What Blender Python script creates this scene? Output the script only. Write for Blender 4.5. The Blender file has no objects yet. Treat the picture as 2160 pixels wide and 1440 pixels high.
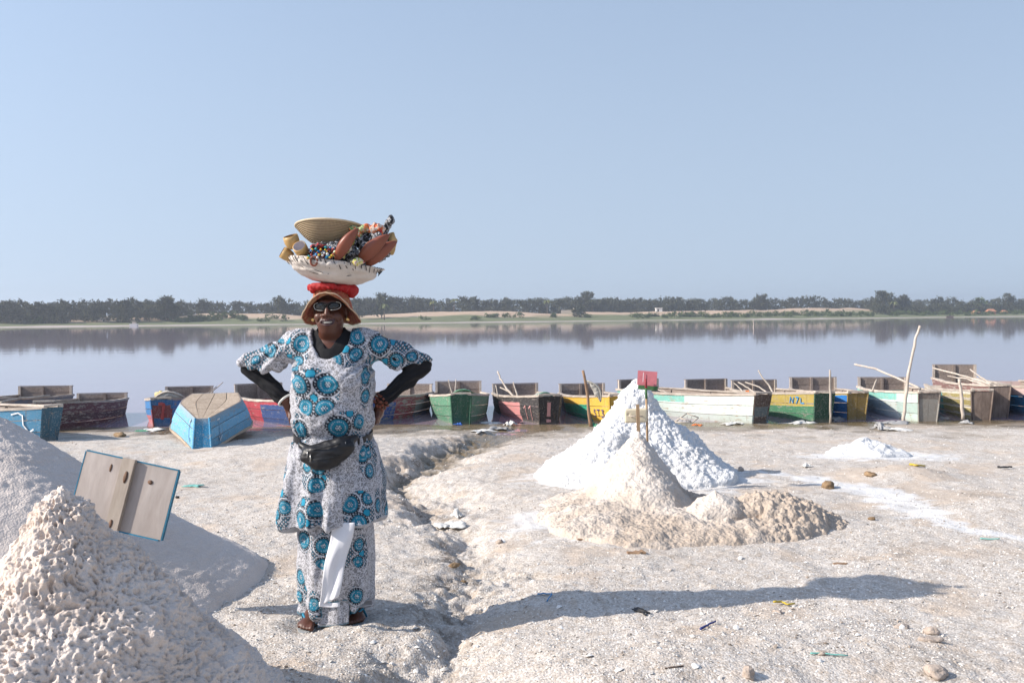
import bpy, math, random
import numpy as np
from mathutils import Matrix, Vector

# ------------------------------------------------------------------ scene, camera, light
SC = bpy.context.scene
COL = SC.collection
random.seed(7)
RNG = np.random.default_rng(11)

CAM_Z = 1.52
cam_data = bpy.data.cameras.new('camera')
cam_data.sensor_width = 36.0
cam_data.lens = 35.0
cam_data.clip_start = 0.05
cam_data.clip_end = 9000.0
cam = bpy.data.objects.new('camera', cam_data)
COL.objects.link(cam)
cam.matrix_world = (Matrix.Translation((0, 0, CAM_Z)) @ Matrix.Rotation(math.radians(90 - 1.5), 4, 'X')
                    @ Matrix.Rotation(math.radians(-0.45), 4, 'Z'))
SC.camera = cam

SUN_EL = math.radians(32.5)
SUN_DIR = Vector((-0.978, -0.208, 0)).normalized() * math.cos(SUN_EL) + Vector((0, 0, math.sin(SUN_EL)))
SKY_K, SKY_B, SKY_SAT, SKY_SUN = 0.75, 0.22, 0.92, 0.18
world = bpy.data.worlds.new('World')
SC.world = world
world.use_nodes = True
wn = world.node_tree
wn.nodes.clear()
sky = wn.nodes.new('ShaderNodeTexSky')
sky.sky_type = 'NISHITA'
sky.sun_disc = False
sky.sun_elevation = SUN_EL
sky.sun_rotation = math.atan2(SUN_DIR.x, SUN_DIR.y)
sky.altitude = 0.0
sky.air_density = 1.0
sky.dust_density = 0.6
sky.ozone_density = 1.0
# hazy tropical sky: the low sky is filled by haze, and it is paler towards the sun
def _wn(t, **k):
    n_ = wn.nodes.new(t)
    for a_, v_ in k.items():
        setattr(n_, a_, v_)
    return n_
tc = _wn('ShaderNodeTexCoord')
sx = _wn('ShaderNodeSeparateXYZ'); wn.links.new(tc.outputs['Generated'], sx.inputs[0])
zl = _wn('ShaderNodeMath', operation='MAXIMUM'); wn.links.new(sx.outputs[2], zl.inputs[0]); zl.inputs[1].default_value = 0.0
za = _wn('ShaderNodeMath', operation='MULTIPLY_ADD'); wn.links.new(zl.outputs[0], za.inputs[0]); za.inputs[1].default_value = SKY_K; za.inputs[2].default_value = SKY_B
cx_ = _wn('ShaderNodeCombineXYZ')
wn.links.new(sx.outputs[0], cx_.inputs[0]); wn.links.new(sx.outputs[1], cx_.inputs[1]); wn.links.new(za.outputs[0], cx_.inputs[2])
nm = _wn('ShaderNodeVectorMath', operation='NORMALIZE'); wn.links.new(cx_.outputs[0], nm.inputs[0])
wn.links.new(nm.outputs[0], sky.inputs[0])
hs = _wn('ShaderNodeHueSaturation'); hs.inputs['Saturation'].default_value = SKY_SAT
wn.links.new(sky.outputs[0], hs.inputs['Color'])
dt = _wn('ShaderNodeVectorMath', operation='DOT_PRODUCT'); wn.links.new(tc.outputs['Generated'], dt.inputs[0])
dt.inputs[1].default_value = SUN_DIR
mr = _wn('ShaderNodeMapRange'); wn.links.new(dt.outputs['Value'], mr.inputs[0])
mr.inputs[1].default_value = -1.0; mr.inputs[2].default_value = 1.0; mr.inputs[3].default_value = 1 - SKY_SUN; mr.inputs[4].default_value = 1 + SKY_SUN
veil = _wn('ShaderNodeMix', data_type='RGBA'); vz = _wn('ShaderNodeMath', operation='SUBTRACT'); vz.inputs[0].default_value = 1.0; wn.links.new(zl.outputs[0], vz.inputs[1])
vp = _wn('ShaderNodeMath', operation='POWER'); wn.links.new(vz.outputs[0], vp.inputs[0]); vp.inputs[1].default_value = 2.0
vf = _wn('ShaderNodeMath', operation='MULTIPLY'); wn.links.new(vp.outputs[0], vf.inputs[0]); vf.inputs[1].default_value = 0.72
wn.links.new(vf.outputs[0], veil.inputs[0]); veil.inputs[7].default_value = (2.52, 2.88, 3.28, 1)
wn.links.new(hs.outputs[0], veil.inputs[6])
vm = _wn('ShaderNodeVectorMath', operation='SCALE'); wn.links.new(veil.outputs[2], vm.inputs[0]); wn.links.new(mr.outputs[0], vm.inputs['Scale'])
bg = wn.nodes.new('ShaderNodeBackground')
bg.inputs['Strength'].default_value = 0.15
wo = wn.nodes.new('ShaderNodeOutputWorld')
wn.links.new(vm.outputs[0], bg.inputs[0])
wn.links.new(bg.outputs[0], wo.inputs[0])

sun_data = bpy.data.lights.new('sun', 'SUN')
sun_data.energy = 4.1
sun_data.angle = math.radians(0.53)
sun_data.color = (1.0, 0.925, 0.83)
sun = bpy.data.objects.new('sun', sun_data)
COL.objects.link(sun)
sun.rotation_euler = SUN_DIR.to_track_quat('Z', 'Y').to_euler()

SC.view_settings.view_transform = 'Standard'
SC.view_settings.look = 'None'
SC.view_settings.exposure = 0.62
SC.view_settings.gamma = 1.0
SC.view_settings.use_curve_mapping = False
SC.render.engine = 'CYCLES'
SC.cycles.use_denoising = True
SC.cycles.max_bounces = 8
SC.cycles.transparent_max_bounces = 12

# ------------------------------------------------------------------ numpy noise
def _hashi(ix, iy, iz, seed):
    n = ix.astype(np.uint32) * np.uint32(374761393) + iy.astype(np.uint32) * np.uint32(668265263) + iz.astype(np.uint32) * np.uint32(2147483647) + np.uint32((seed * 974634777) & 0xFFFFFFFF)
    n = (n ^ (n >> np.uint32(13))) * np.uint32(1274126177)
    n = (n ^ (n >> np.uint32(16))) * np.uint32(2246822519)
    return n ^ (n >> np.uint32(15))

def _hash(ix, iy, iz, seed):
    return (_hashi(ix, iy, iz, seed) & np.uint32(0xFFFFFF)).astype(np.float32) * np.float32(1 / 0xFFFFFF)

def vnoise(P, seed=0):
    """smooth value noise in -1..1 for points (n,3)"""
    P = np.asarray(P, np.float32)
    i = np.floor(P).astype(np.int32)
    f = P - i
    u = f * f * f * (f * (f * 6 - 15) + 10)
    r = 0
    for dx in (0, 1):
        wx = u[..., 0] if dx else 1 - u[..., 0]
        for dy in (0, 1):
            wy = u[..., 1] if dy else 1 - u[..., 1]
            for dz in (0, 1):
                wz = u[..., 2] if dz else 1 - u[..., 2]
                r = r + wx * wy * wz * _hash(i[..., 0] + dx, i[..., 1] + dy, i[..., 2] + dz, seed)
    return r * 2 - 1

def fbm(P, octaves=4, seed=0, gain=0.5, lac=2.03):
    P = np.asarray(P, np.float32)
    a, s, r = 1.0, 1.0, 0
    for o in range(octaves):
        r = r + a * vnoise(P * s + 17.3 * o, seed + o)
        a *= gain
        s *= lac
    return r

def worley(P, seed=0):
    """distance to nearest feature point, cell size 1"""
    P = np.asarray(P, np.float32)
    i = np.floor(P).astype(np.int32)
    best = np.full(P.shape[:-1], 9.0, np.float32)
    for dx in (-1, 0, 1):
        for dy in (-1, 0, 1):
            for dz in (-1, 0, 1):
                cx, cy, cz = i[..., 0] + dx, i[..., 1] + dy, i[..., 2] + dz
                h = _hashi(cx, cy, cz, seed)
                k = np.float32(1 / 1023.0)
                qx = cx + (h & np.uint32(1023)).astype(np.float32) * k - P[..., 0]
                qy = cy + ((h >> np.uint32(10)) & np.uint32(1023)).astype(np.float32) * k - P[..., 1]
                qz = cz + ((h >> np.uint32(20)) & np.uint32(1023)).astype(np.float32) * k - P[..., 2]
                best = np.minimum(best, qx * qx + qy * qy + qz * qz)
    return np.sqrt(best)

def P3(x, y, z=0.0, s=1.0):
    x = np.asarray(x, np.float32); y = np.asarray(y, np.float32)
    return np.stack([x * s, y * s, np.zeros_like(x) + z], -1)

def sstep(a, b, x):
    t = np.clip((x - a) / (b - a), 0, 1)
    return t * t * (3 - 2 * t)

# ------------------------------------------------------------------ mesh helpers
def mesh_from(name, V, F, uv=None, attrs=None, smooth=True, midx=None):
    V = np.asarray(V, np.float32).reshape(-1, 3)
    me = bpy.data.meshes.new(name)
    if isinstance(F, np.ndarray):
        k = F.shape[1]
        lt = np.full(len(F), k, np.int32)
        idx = F.astype(np.int32).ravel()
    else:
        lt = np.array([len(f) for f in F], np.int32)
        idx = np.array([i for f in F for i in f], np.int32)
    ls = np.zeros(len(lt), np.int32)
    ls[1:] = np.cumsum(lt)[:-1]
    me.vertices.add(len(V)); me.vertices.foreach_set('co', V.ravel())
    me.loops.add(len(idx)); me.loops.foreach_set('vertex_index', idx)
    me.polygons.add(len(lt)); me.polygons.foreach_set('loop_start', ls)
    me.polygons.foreach_set('loop_total', lt)
    me.polygons.foreach_set('use_smooth', np.full(len(lt), bool(smooth)))
    if midx is not None:
        me.polygons.foreach_set('material_index', np.asarray(midx, np.int32))
    if uv is not None:
        l = me.uv_layers.new(name='UVMap')
        l.data.foreach_set('uv', np.asarray(uv, np.float32)[idx].ravel())
    if attrs:
        for an, av in attrs.items():
            av = np.asarray(av, np.float32)
            if av.ndim == 1:
                a = me.attributes.new(an, 'FLOAT', 'POINT'); a.data.foreach_set('value', av)
            else:
                if av.shape[1] == 3:
                    av = np.concatenate([av, np.ones((len(av), 1), np.float32)], 1)
                a = me.attributes.new(an, 'FLOAT_COLOR', 'POINT'); a.data.foreach_set('color', av.ravel())
    me.update(calc_edges=True)
    me.validate()
    return me

def link(name, me, mats=None, parent=None, loc=None, rot=None):
    o = bpy.data.objects.new(name, me)
    COL.objects.link(o)
    if mats is not None and me is not None:
        if not isinstance(mats, (list, tuple)):
            mats = [mats]
        if len(me.materials) == 0:
            for m in mats:
                me.materials.append(m)
    if parent is not None:
        o.parent = parent
    if loc is not None:
        o.location = loc
    if rot is not None:
        o.rotation_euler = rot
    return o

def obj(name, V, F, mats, parent=None, loc=None, rot=None, uv=None, attrs=None, smooth=True, midx=None):
    return link(name, mesh_from(name, V, F, uv, attrs, smooth, midx), mats, parent, loc, rot)

def empty(name, loc=(0, 0, 0), rot=(0, 0, 0)):
    e = bpy.data.objects.new(name, None)
    COL.objects.link(e)
    e.location = loc
    e.rotation_euler = rot
    return e

def tag(o, label, cat, group=None):
    o['label'] = label
    o['category'] = cat
    if group:
        o['group'] = group
    return o

def setting(o, kind='structure', label=None, cat=None):
    o['kind'] = kind
    if label:
        o['label'] = label
    if cat:
        o['category'] = cat
    return o

class MB:
    """collects simple shapes into one mesh"""
    def __init__(s):
        s.V = []; s.F = []; s.n = 0
    def add(s, V, F):
        V = np.asarray(V, np.float32).reshape(-1, 3)
        s.V.append(V)
        for f in (F.tolist() if isinstance(F, np.ndarray) else F):
            s.F.append([i + s.n for i in f])
        s.n += len(V)
    def box(s, c, size, R=None):
        a = np.array([[x, y, z] for x in (-.5, .5) for y in (-.5, .5) for z in (-.5, .5)], np.float32) * np.array(size)
        if R is not None:
            a = a @ np.array(R).T
        s.add(a + np.array(c), [[0, 1, 3, 2], [4, 6, 7, 5], [0, 4, 5, 1], [2, 3, 7, 6], [0, 2, 6, 4], [1, 5, 7, 3]])
    def tube(s, pts, rad, n=8, cap=True):
        V, F = tube(pts, rad, n, cap)
        s.add(V, F)
    def build(s, name, mats, parent=None, loc=None, rot=None, smooth=False):
        return obj(name, np.concatenate(s.V), s.F, mats, parent, loc, rot, smooth=smooth)

def tube(pts, rad, n=8, cap=True):
    pts = np.asarray(pts, np.float64)
    m = len(pts)
    rad = np.broadcast_to(np.asarray(rad, np.float64), (m,))
    T = np.gradient(pts, axis=0)
    T /= np.linalg.norm(T, axis=1)[:, None] + 1e-9
    up = np.array([0, 0, 1.0]) if abs(T[0][2]) < 0.9 else np.array([0, 1.0, 0])
    V = []
    for i in range(m):
        a = np.cross(up, T[i]); a /= np.linalg.norm(a) + 1e-9
        b = np.cross(T[i], a)
        up = b
        for k in range(n):
            t = 2 * math.pi * k / n
            V.append(pts[i] + rad[i] * (math.cos(t) * a + math.sin(t) * b))
    F = []
    for i in range(m - 1):
        for k in range(n):
            k2 = (k + 1) % n
            F.append([i * n + k, i * n + k2, (i + 1) * n + k2, (i + 1) * n + k])
    if cap:
        F.append(list(range(n))[::-1])
        F.append([(m - 1) * n + k for k in range(n)])
    return np.array(V), F

def lathe(profile, n=32, wobble=None, close=False, cap=(True, True)):
    """profile list of (r, z); returns V, F"""
    V = []; F = []
    m = len(profile)
    for i, (r, z) in enumerate(profile):
        for k in range(n):
            t = 2 * math.pi * k / n
            rr = r if wobble is None else r * (1 + wobble(t, z))
            V.append((rr * math.cos(t), rr * math.sin(t), z))
    for i in range(m - 1 if not close else m):
        j = (i + 1) % m
        for k in range(n):
            k2 = (k + 1) % n
            F.append([i * n + k, i * n + k2, j * n + k2, j * n + k])
    if not close:
        if cap[0]:
            F.append([k for k in range(n)][::-1])
        if cap[1]:
            F.append([(m - 1) * n + k for k in range(n)])
    return np.array(V), F

def grid_faces(nr, nc, wrap=False):
    r = np.arange(nr - 1)[:, None]
    c = np.arange(nc if wrap else nc - 1)[None, :]
    c2 = (c + 1) % nc
    return np.stack([r * nc + c, r * nc + c2, (r + 1) * nc + c2, (r + 1) * nc + c], -1).reshape(-1, 4)

# ------------------------------------------------------------------ signed distance modelling
class SDF:
    def __init__(s, xs, ys, zs):
        s.xs, s.ys, s.zs = [np.asarray(a, np.float32) for a in (xs, ys, zs)]
        s.F = np.full((len(xs), len(ys), len(zs)), 0.5, np.float32)
    def region(s, lo, hi):
        out = []
        for a, l, h in ((s.xs, lo[0], hi[0]), (s.ys, lo[1], hi[1]), (s.zs, lo[2], hi[2])):
            i = max(0, int(np.searchsorted(a, l)) - 1); j = min(len(a), int(np.searchsorted(a, h)) + 2)
            out.append(slice(i, j))
        X = s.xs[out[0]][:, None, None]; Y = s.ys[out[1]][None, :, None]; Z = s.zs[out[2]][None, None, :]
        return tuple(out), X, Y, Z
    def _union(s, sl, d, k):
        f = s.F[sl]
        if k <= 0:
            s.F[sl] = np.minimum(f, d)
        else:
            h = np.maximum(k - np.abs(f - d), 0) / k
            s.F[sl] = np.minimum(f, d) - h * h * k * 0.25
    def _cut(s, sl, d, k):
        f = s.F[sl]; d = -d
        h = np.maximum(k - np.abs(f - d), 0) / max(k, 1e-6)
        s.F[sl] = np.maximum(f, d) + h * h * k * 0.25
    def ell(s, c, r, k=0.01, cut=False, R=None):
        m = max(r) + k + 0.02
        sl, X, Y, Z = s.region([c[i] - m for i in range(3)], [c[i] + m for i in range(3)])
        x, y, z = X - c[0], Y - c[1], Z - c[2]
        if R is not None:
            x, y, z = (R[0][0] * x + R[1][0] * y + R[2][0] * z, R[0][1] * x + R[1][1] * y + R[2][1] * z, R[0][2] * x + R[1][2] * y + R[2][2] * z)
        q = np.sqrt((x / r[0]) ** 2 + (y / r[1]) ** 2 + (z / r[2]) ** 2)
        d = (q - 1) * (q / (np.sqrt((x / r[0] ** 2) ** 2 + (y / r[1] ** 2) ** 2 + (z / r[2] ** 2) ** 2) + 1e-6))
        d = np.where(q < 0.3, -min(r) * 0.7, d)
        (s._cut if cut else s._union)(sl, d.astype(np.float32), k)
    def cap(s, a, b, ra, rb, k=0.01, cut=False, mod=None):
        m = max(ra, rb) + k + 0.02
        lo = [min(a[i], b[i]) - m for i in range(3)]; hi = [max(a[i], b[i]) + m for i in range(3)]
        sl, X, Y, Z = s.region(lo, hi)
        d = np.array(b, float) - np.array(a, float); L2 = float(d @ d)
        t = ((X - a[0]) * d[0] + (Y - a[1]) * d[1] + (Z - a[2]) * d[2]) / L2
        t = np.clip(t, 0, 1)
        dist = np.sqrt((X - a[0] - t * d[0]) ** 2 + (Y - a[1] - t * d[1]) ** 2 + (Z - a[2] - t * d[2]) ** 2)
        r = ra + (rb - ra) * t
        if mod is not None:
            r = r + mod(t, X, Y, Z)
        (s._cut if cut else s._union)(sl, (dist - r).astype(np.float32), k)
    def mesh(s):
        F = s.F; xs, ys, zs = s.xs, s.ys, s.zs
        ins = F < 0
        nx, ny, nz = F.shape
        cnt = np.zeros((nx - 1, ny - 1, nz - 1), np.int8)
        for i in (0, 1):
            for j in (0, 1):
                for k in (0, 1):
                    cnt += ins[i:nx - 1 + i, j:ny - 1 + j, k:nz - 1 + k]
        act = (cnt > 0) & (cnt < 8)
        ci, cj, ck = np.nonzero(act)
        idx = np.full(act.shape, -1, np.int32)
        idx[ci, cj, ck] = np.arange(len(ci), dtype=np.int32)
        acc = np.zeros((len(ci), 3), np.float32); num = np.zeros(len(ci), np.float32)
        C = [(i, j, k) for i in (0, 1) for j in (0, 1) for k in (0, 1)]
        val = {c: F[ci + c[0], cj + c[1], ck + c[2]] for c in C}
        for a in C:
            for ax in range(3):
                if a[ax] == 0:
                    b = list(a); b[ax] = 1; b = tuple(b)
                    fa, fb = val[a], val[b]
                    m = (fa < 0) != (fb < 0)
                    t = np.where(m, fa / np.where(m, fa - fb, 1), 0)
                    p = np.tile(np.array(a, np.float32), (len(ci), 1)); p[:, ax] = t
                    acc += p * m[:, None]; num += m
        q = acc / num[:, None]
        V = np.stack([xs[ci] + q[:, 0] * (xs[ci + 1] - xs[ci]), ys[cj] + q[:, 1] * (ys[cj + 1] - ys[cj]), zs[ck] + q[:, 2] * (zs[ck + 1] - zs[ck])], 1)
        faces = []
        # edges along x
        def emit(e, da, db, flip):
            i, j, k = np.nonzero(e)
            return i, j, k
        for ax in range(3):
            if ax == 0:
                a, b = ins[:-1, 1:-1, 1:-1], ins[1:, 1:-1, 1:-1]
                i, j, k = np.nonzero(a != b); s0 = a[i, j, k]
                q4 = [idx[i, j, k], idx[i, j + 1, k], idx[i, j + 1, k + 1], idx[i, j, k + 1]]
            elif ax == 1:
                a, b = ins[1:-1, :-1, 1:-1], ins[1:-1, 1:, 1:-1]
                i, j, k = np.nonzero(a != b); s0 = a[i, j, k]
                q4 = [idx[i, j, k], idx[i, j, k + 1], idx[i + 1, j, k + 1], idx[i + 1, j, k]]
            else:
                a, b = ins[1:-1, 1:-1, :-1], ins[1:-1, 1:-1, 1:]
                i, j, k = np.nonzero(a != b); s0 = a[i, j, k]
                q4 = [idx[i, j, k], idx[i + 1, j, k], idx[i + 1, j + 1, k], idx[i, j + 1, k]]
            q4 = np.stack(q4, 1)
            q4[~s0] = q4[~s0][:, ::-1]
            faces.append(q4)
        Fq = np.concatenate(faces)
        Fq = Fq[(Fq >= 0).all(1)]
        return V, Fq

def smooth_mesh(V, F, it=2, lam=0.5):
    n = len(V)
    E = np.concatenate([F[:, [0, 1]], F[:, [1, 2]], F[:, [2, 3]], F[:, [3, 0]]]) if F.shape[1] == 4 else np.concatenate([F[:, [0, 1]], F[:, [1, 2]], F[:, [2, 0]]])
    for _ in range(it):
        acc = np.zeros_like(V); cnt = np.zeros(n, np.float32)
        for a, b in ((0, 1), (1, 0)):
            for c in range(3):
                acc[:, c] += np.bincount(E[:, a], V[E[:, b], c], n)
            cnt += np.bincount(E[:, a], minlength=n)
        V = V + lam * (acc / np.maximum(cnt, 1)[:, None] - V)
    return V.astype(np.float32)

# ------------------------------------------------------------------ materials
def mat(name):
    m = bpy.data.materials.new(name)
    m.use_nodes = True
    nt = m.node_tree
    return m, nt, nt.nodes['Principled BSDF']

class N:
    """tiny node builder"""
    def __init__(s, nt):
        s.nt = nt
    def new(s, t, **kw):
        n = s.nt.nodes.new(t)
        for k, v in kw.items():
            setattr(n, k, v)
        return n
    def put(s, sock, v):
        if hasattr(v, 'is_linked') or hasattr(v, 'links'):
            s.nt.links.new(v, sock)
        else:
            if isinstance(v, (tuple, list)) and len(v) == 3 and sock.type == 'RGBA':
                v = (*v, 1.0)
            sock.default_value = v
    def math(s, op, a, b=None, c=None, clamp=False):
        n = s.new('ShaderNodeMath', operation=op)
        n.use_clamp = clamp
        s.put(n.inputs[0], a)
        if b is not None: s.put(n.inputs[1], b)
        if c is not None: s.put(n.inputs[2], c)
        return n.outputs[0]
    def mix(s, f, a, b, blend='MIX'):
        n = s.new('ShaderNodeMix', data_type='RGBA', blend_type=blend)
        s.put(n.inputs[0], f); s.put(n.inputs[6], a); s.put(n.inputs[7], b)
        return n.outputs[2]
    def coord(s, which='Object'):
        n = s.new('ShaderNodeTexCoord')
        return n.outputs[which]
    def pos(s):
        return s.new('ShaderNodeNewGeometry').outputs['Position']
    def scale(s, v, sc):
        n = s.new('ShaderNodeVectorMath', operation='MULTIPLY')
        s.put(n.inputs[0], v); n.inputs[1].default_value = sc
        return n.outputs[0]
    def noise(s, v, scale=5, detail=4, rough=0.55, dist=0.0):
        n = s.new('ShaderNodeTexNoise')
        s.put(n.inputs['Vector'], v)
        n.inputs['Scale'].default_value = scale; n.inputs['Detail'].default_value = detail
        n.inputs['Roughness'].default_value = rough; n.inputs['Distortion'].default_value = dist
        return n.outputs['Fac']
    def vor(s, v, scale=5, feature='F1', out='Distance', rand=1.0):
        n = s.new('ShaderNodeTexVoronoi', feature=feature)
        s.put(n.inputs['Vector'], v)
        n.inputs['Scale'].default_value = scale
        n.inputs['Randomness'].default_value = rand
        return n.outputs[out]
    def ramp(s, f, stops, mode='LINEAR'):
        n = s.new('ShaderNodeValToRGB')
        n.color_ramp.interpolation = mode
        el = n.color_ramp.elements
        while len(el) < len(stops):
            el.new(0.5)
        for e, (p, c) in zip(el, stops):
            e.position = p
            if not isinstance(c, (tuple, list)): c = (c, c, c)
            e.color = (*c, 1)
        s.put(n.inputs[0], f)
        return n.outputs[0]
    def rng(s, v, a, b, c=0.0, d=1.0):
        n = s.new('ShaderNodeMapRange')
        s.put(n.inputs[0], v)
        for i, x in enumerate((a, b, c, d)):
            n.inputs[1 + i].default_value = x
        return n.outputs[0]
    def bump(s, h, strength=0.5, dist=0.01, normal=None):
        n = s.new('ShaderNodeBump')
        n.inputs['Strength'].default_value = strength; n.inputs['Distance'].default_value = dist
        s.put(n.inputs['Height'], h)
        if normal is not None: s.put(n.inputs['Normal'], normal)
        return n.outputs[0]
    def attr(s, name, out='Fac'):
        n = s.new('ShaderNodeAttribute')
        n.attribute_name = name
        return n.outputs[out]
    def sep(s, v):
        n = s.new('ShaderNodeSeparateXYZ'); s.put(n.inputs[0], v)
        return n.outputs
    def rand(s):
        return s.new('ShaderNodeObjectInfo').outputs['Random']

def simple_mat(name, col, rough=0.7, var=0.25, scale=20, bump=0.2, bdist=0.003, metallic=0.0, stretch=(1, 1, 1), spec=0.3):
    m, nt, b = mat(name)
    n = N(nt)
    v = n.scale(n.coord('Object'), stretch)
    f = n.noise(v, scale, 5, 0.6)
    c = n.mix(f, tuple(x * (1 - var) for x in col), tuple(min(1, x * (1 + var)) for x in col))
    r = n.rand()
    c = n.mix(1.0, c, n.ramp(r, [(0, 1 - var * 0.4), (1, 1.0)]), 'MULTIPLY')
    n.put(b.inputs['Base Color'], c)
    b.inputs['Roughness'].default_value = rough
    b.inputs['Metallic'].default_value = metallic
    b.inputs['Specular IOR Level'].default_value = spec
    if bump:
        n.put(b.inputs['Normal'], n.bump(n.noise(v, scale * 2.5, 4, 0.6), bump, bdist))
    return m

def wood_mat(name, light, dark, along=(1, 1, 1), scale=9, rough=0.85):
    m, nt, b = mat(name)
    n = N(nt)
    co = n.coord('Object')
    v = n.scale(co, along)
    grain = n.noise(v, scale, 6, 0.65, 0.4)
    blot = n.noise(co, 3.0, 3, 0.5)
    c = n.mix(n.ramp(grain, [(0.3, 0.0), (0.72, 1.0)]), dark, light)
    c = n.mix(n.ramp(blot, [(0.45, 0.0), (0.75, 0.55)]), c, tuple(x * 0.72 for x in dark))
    c = n.mix(1.0, c, n.ramp(n.rand(), [(0, 0.78), (1, 1.08)]), 'MULTIPLY')
    n.put(b.inputs['Base Color'], c)
    b.inputs['Roughness'].default_value = rough
    b.inputs['Specular IOR Level'].default_value = 0.2
    n.put(b.inputs['Normal'], n.bump(grain, 0.5, 0.004))
    return m

def axis_steps(segments):
    out = []
    for a, b, n in segments:
        out.append(np.linspace(a, b, n, endpoint=False))
    out.append(np.array([segments[-1][1]]))
    return np.concatenate(out)


# ------------------------------------------------------------------ terrain heights
WATER_Z = -0.43
_BY = np.array([-80, 3, 5.6, 7.0, 9.0, 11.0, 13.0, 15.0, 16.5, 17.4, 18.0, 19.0, 22.0, 40.0, 300.0])
_BZ = np.array([0.25, 0.0, 0.0, -0.03, -0.10, -0.17, -0.245, -0.32, -0.385, -0.41, -0.44, -0.52, -0.9, -2.0, -6.0])
GULLY = np.array([(-0.30, 3.2), (-0.36, 4.2), (-0.36, 4.9), (-0.30, 5.6), (-0.34, 6.2), (-0.50, 7.3), (-0.72, 8.4), (-1.16, 9.9), (-1.26, 10.8), (-1.0, 12.6), (-0.6, 14.8), (-0.15, 16.6)])
GULLY_D = np.array([0.10, 0.12, 0.14, 0.09, 0.12, 0.17, 0.20, 0.27, 0.29, 0.24, 0.16, 0.05])
GULLY2 = np.array([(-5.2, 11.6), (-4.6, 12.1), (-4.0, 12.7), (-3.4, 13.6), (-2.9, 14.2)])
GULLY2_D = np.array([0.03, 0.07, 0.08, 0.07, 0.02])

def _path(X, Y, path, dep):
    """signed side distance (right positive) and depth at the nearest point of a path"""
    best = np.full(X.shape, 1e9, np.float32); sd = np.zeros_like(best); dd = np.zeros_like(best)
    for i in range(len(path) - 1):
        a, b = path[i], path[i + 1]
        d = b - a; L2 = d @ d
        t = np.clip(((X - a[0]) * d[0] + (Y - a[1]) * d[1]) / L2, 0, 1)
        qx, qy = X - a[0] - t * d[0], Y - a[1] - t * d[1]
        r = np.sqrt(qx * qx + qy * qy)
        s = np.where(qx * d[1] - qy * d[0] > 0, 1, -1)
        m = r < best
        best = np.where(m, r, best); sd = np.where(m, s * r, sd); dd = np.where(m, dep[i] + (dep[i + 1] - dep[i]) * t, dd)
    return sd, dd

def gz(X, Y, fine=True):
    X = np.asarray(X, np.float32); Y = np.asarray(Y, np.float32)
    z = np.interp(Y, _BY, _BZ).astype(np.float32)
    near = sstep(19.5, 15.5, Y)
    wob = vnoise(P3(X, Y, 3.1, 1.9), 5) * 0.14 + vnoise(P3(X, Y, 1.1, 5.0), 6) * 0.07 + vnoise(P3(X, Y, 2.1, 13.0), 7) * 0.03
    s, d = _path(X + wob, Y, GULLY, GULLY_D)
    wl, wr = 0.10 + 0.009 * Y, 0.22 + 0.026 * Y
    gl = np.exp(-np.where(s < 0, (s / wl) ** 2, (s / wr) ** 2))
    z = z - 0.74 * d * gl
    if fine:
        z = z + 0.05 * np.exp(-(s / (2.0 * wl)) ** 2) * fbm(P3(X, Y, 0.6, 6.5), 4, 47) * sstep(17, 14, Y)
    z = z + 0.035 * np.exp(-((s + 0.75) / 0.6) ** 2) * sstep(16, 13, Y) * sstep(5.2, 6.2, Y)
    s2, d2 = _path(X + wob * 0.6, Y, GULLY2, GULLY2_D)
    z = z - d2 * np.exp(-(s2 / 0.22) ** 2)
    # low mounds
    for (mx, my, rx, ry, h) in ((-3.0, 12.3, 1.0, 0.9, 0.17), (-2.2, 13.6, 0.9, 0.7, 0.13), (0.45, 4.15, 0.55, 0.40, 0.085), (1.5, 4.35, 0.9, 0.45, 0.05),
                                (3.95, 9.9, 0.42, 0.42, 0.12), (4.0, 7.9, 0.6, 0.5, 0.07), (-1.6, 8.2, 0.7, 0.6, 0.06), (-0.95, 4.92, 0.45, 0.6, 0.02), (-1.1, 3.9, 0.6, 0.4, 0.03)):
        z = z + h * np.exp(-((X - mx) / rx) ** 2 - ((Y - my) / ry) ** 2)
    z = z + near * (fbm(P3(X, Y, 0.7, 0.9), 3, 21) * 0.022)
    if fine:
        k = 0.75 * np.where(Y > 2, 1, 0.3) * near * sstep(30, 14, np.abs(X))
        f1 = fbm(P3(X, Y, 0.3, 5.2), 3, 33)
        z = z + k * (f1 * 0.012 + np.maximum(fbm(P3(X, Y, 0.9, 15.0), 3, 41), 0) * 0.009)
        rough = sstep(-0.2, 0.5, vnoise(P3(X, Y, 0.5, 1.3), 77))
        z = z + k * rough * 0.010 * (0.7 - worley(P3(X, Y, 0.0, 22.0), 3))
    # level, firm footing under the two feet
    for fx, fy in ((-1.0, 4.85), (-0.79, 4.97)):
        w = np.exp(-(((X - fx) / 0.10) ** 2 + ((Y - fy) / 0.16) ** 2) ** 2)
        z = z * (1 - w) + (-0.002) * w
    return z

def gz1(x, y):
    return float(gz(np.array([x]), np.array([y]))[0])

gx = axis_steps([(-700, -120, 5), (-120, -30, 8), (-30, -13, 16), (-13, -6, 70), (-6, -2.4, 110), (-2.4, 2.6, 330), (2.6, 6, 120), (6, 13, 80), (13, 30, 16), (30, 120, 8), (120, 700, 5)])
gy = axis_steps([(-300, -20, 6), (-20, 2, 14), (2, 3.6, 30), (3.6, 6.2, 190), (6.2, 9, 140), (9, 13, 120), (13, 19, 110), (19, 24, 12), (24, 60, 5)])
GX, GY = np.meshgrid(gx, gy)
GZ = gz(GX, GY)
gV = np.stack([GX, GY, GZ], -1).reshape(-1, 3)
xx, yy = gV[:, 0], gV[:, 1]
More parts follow.
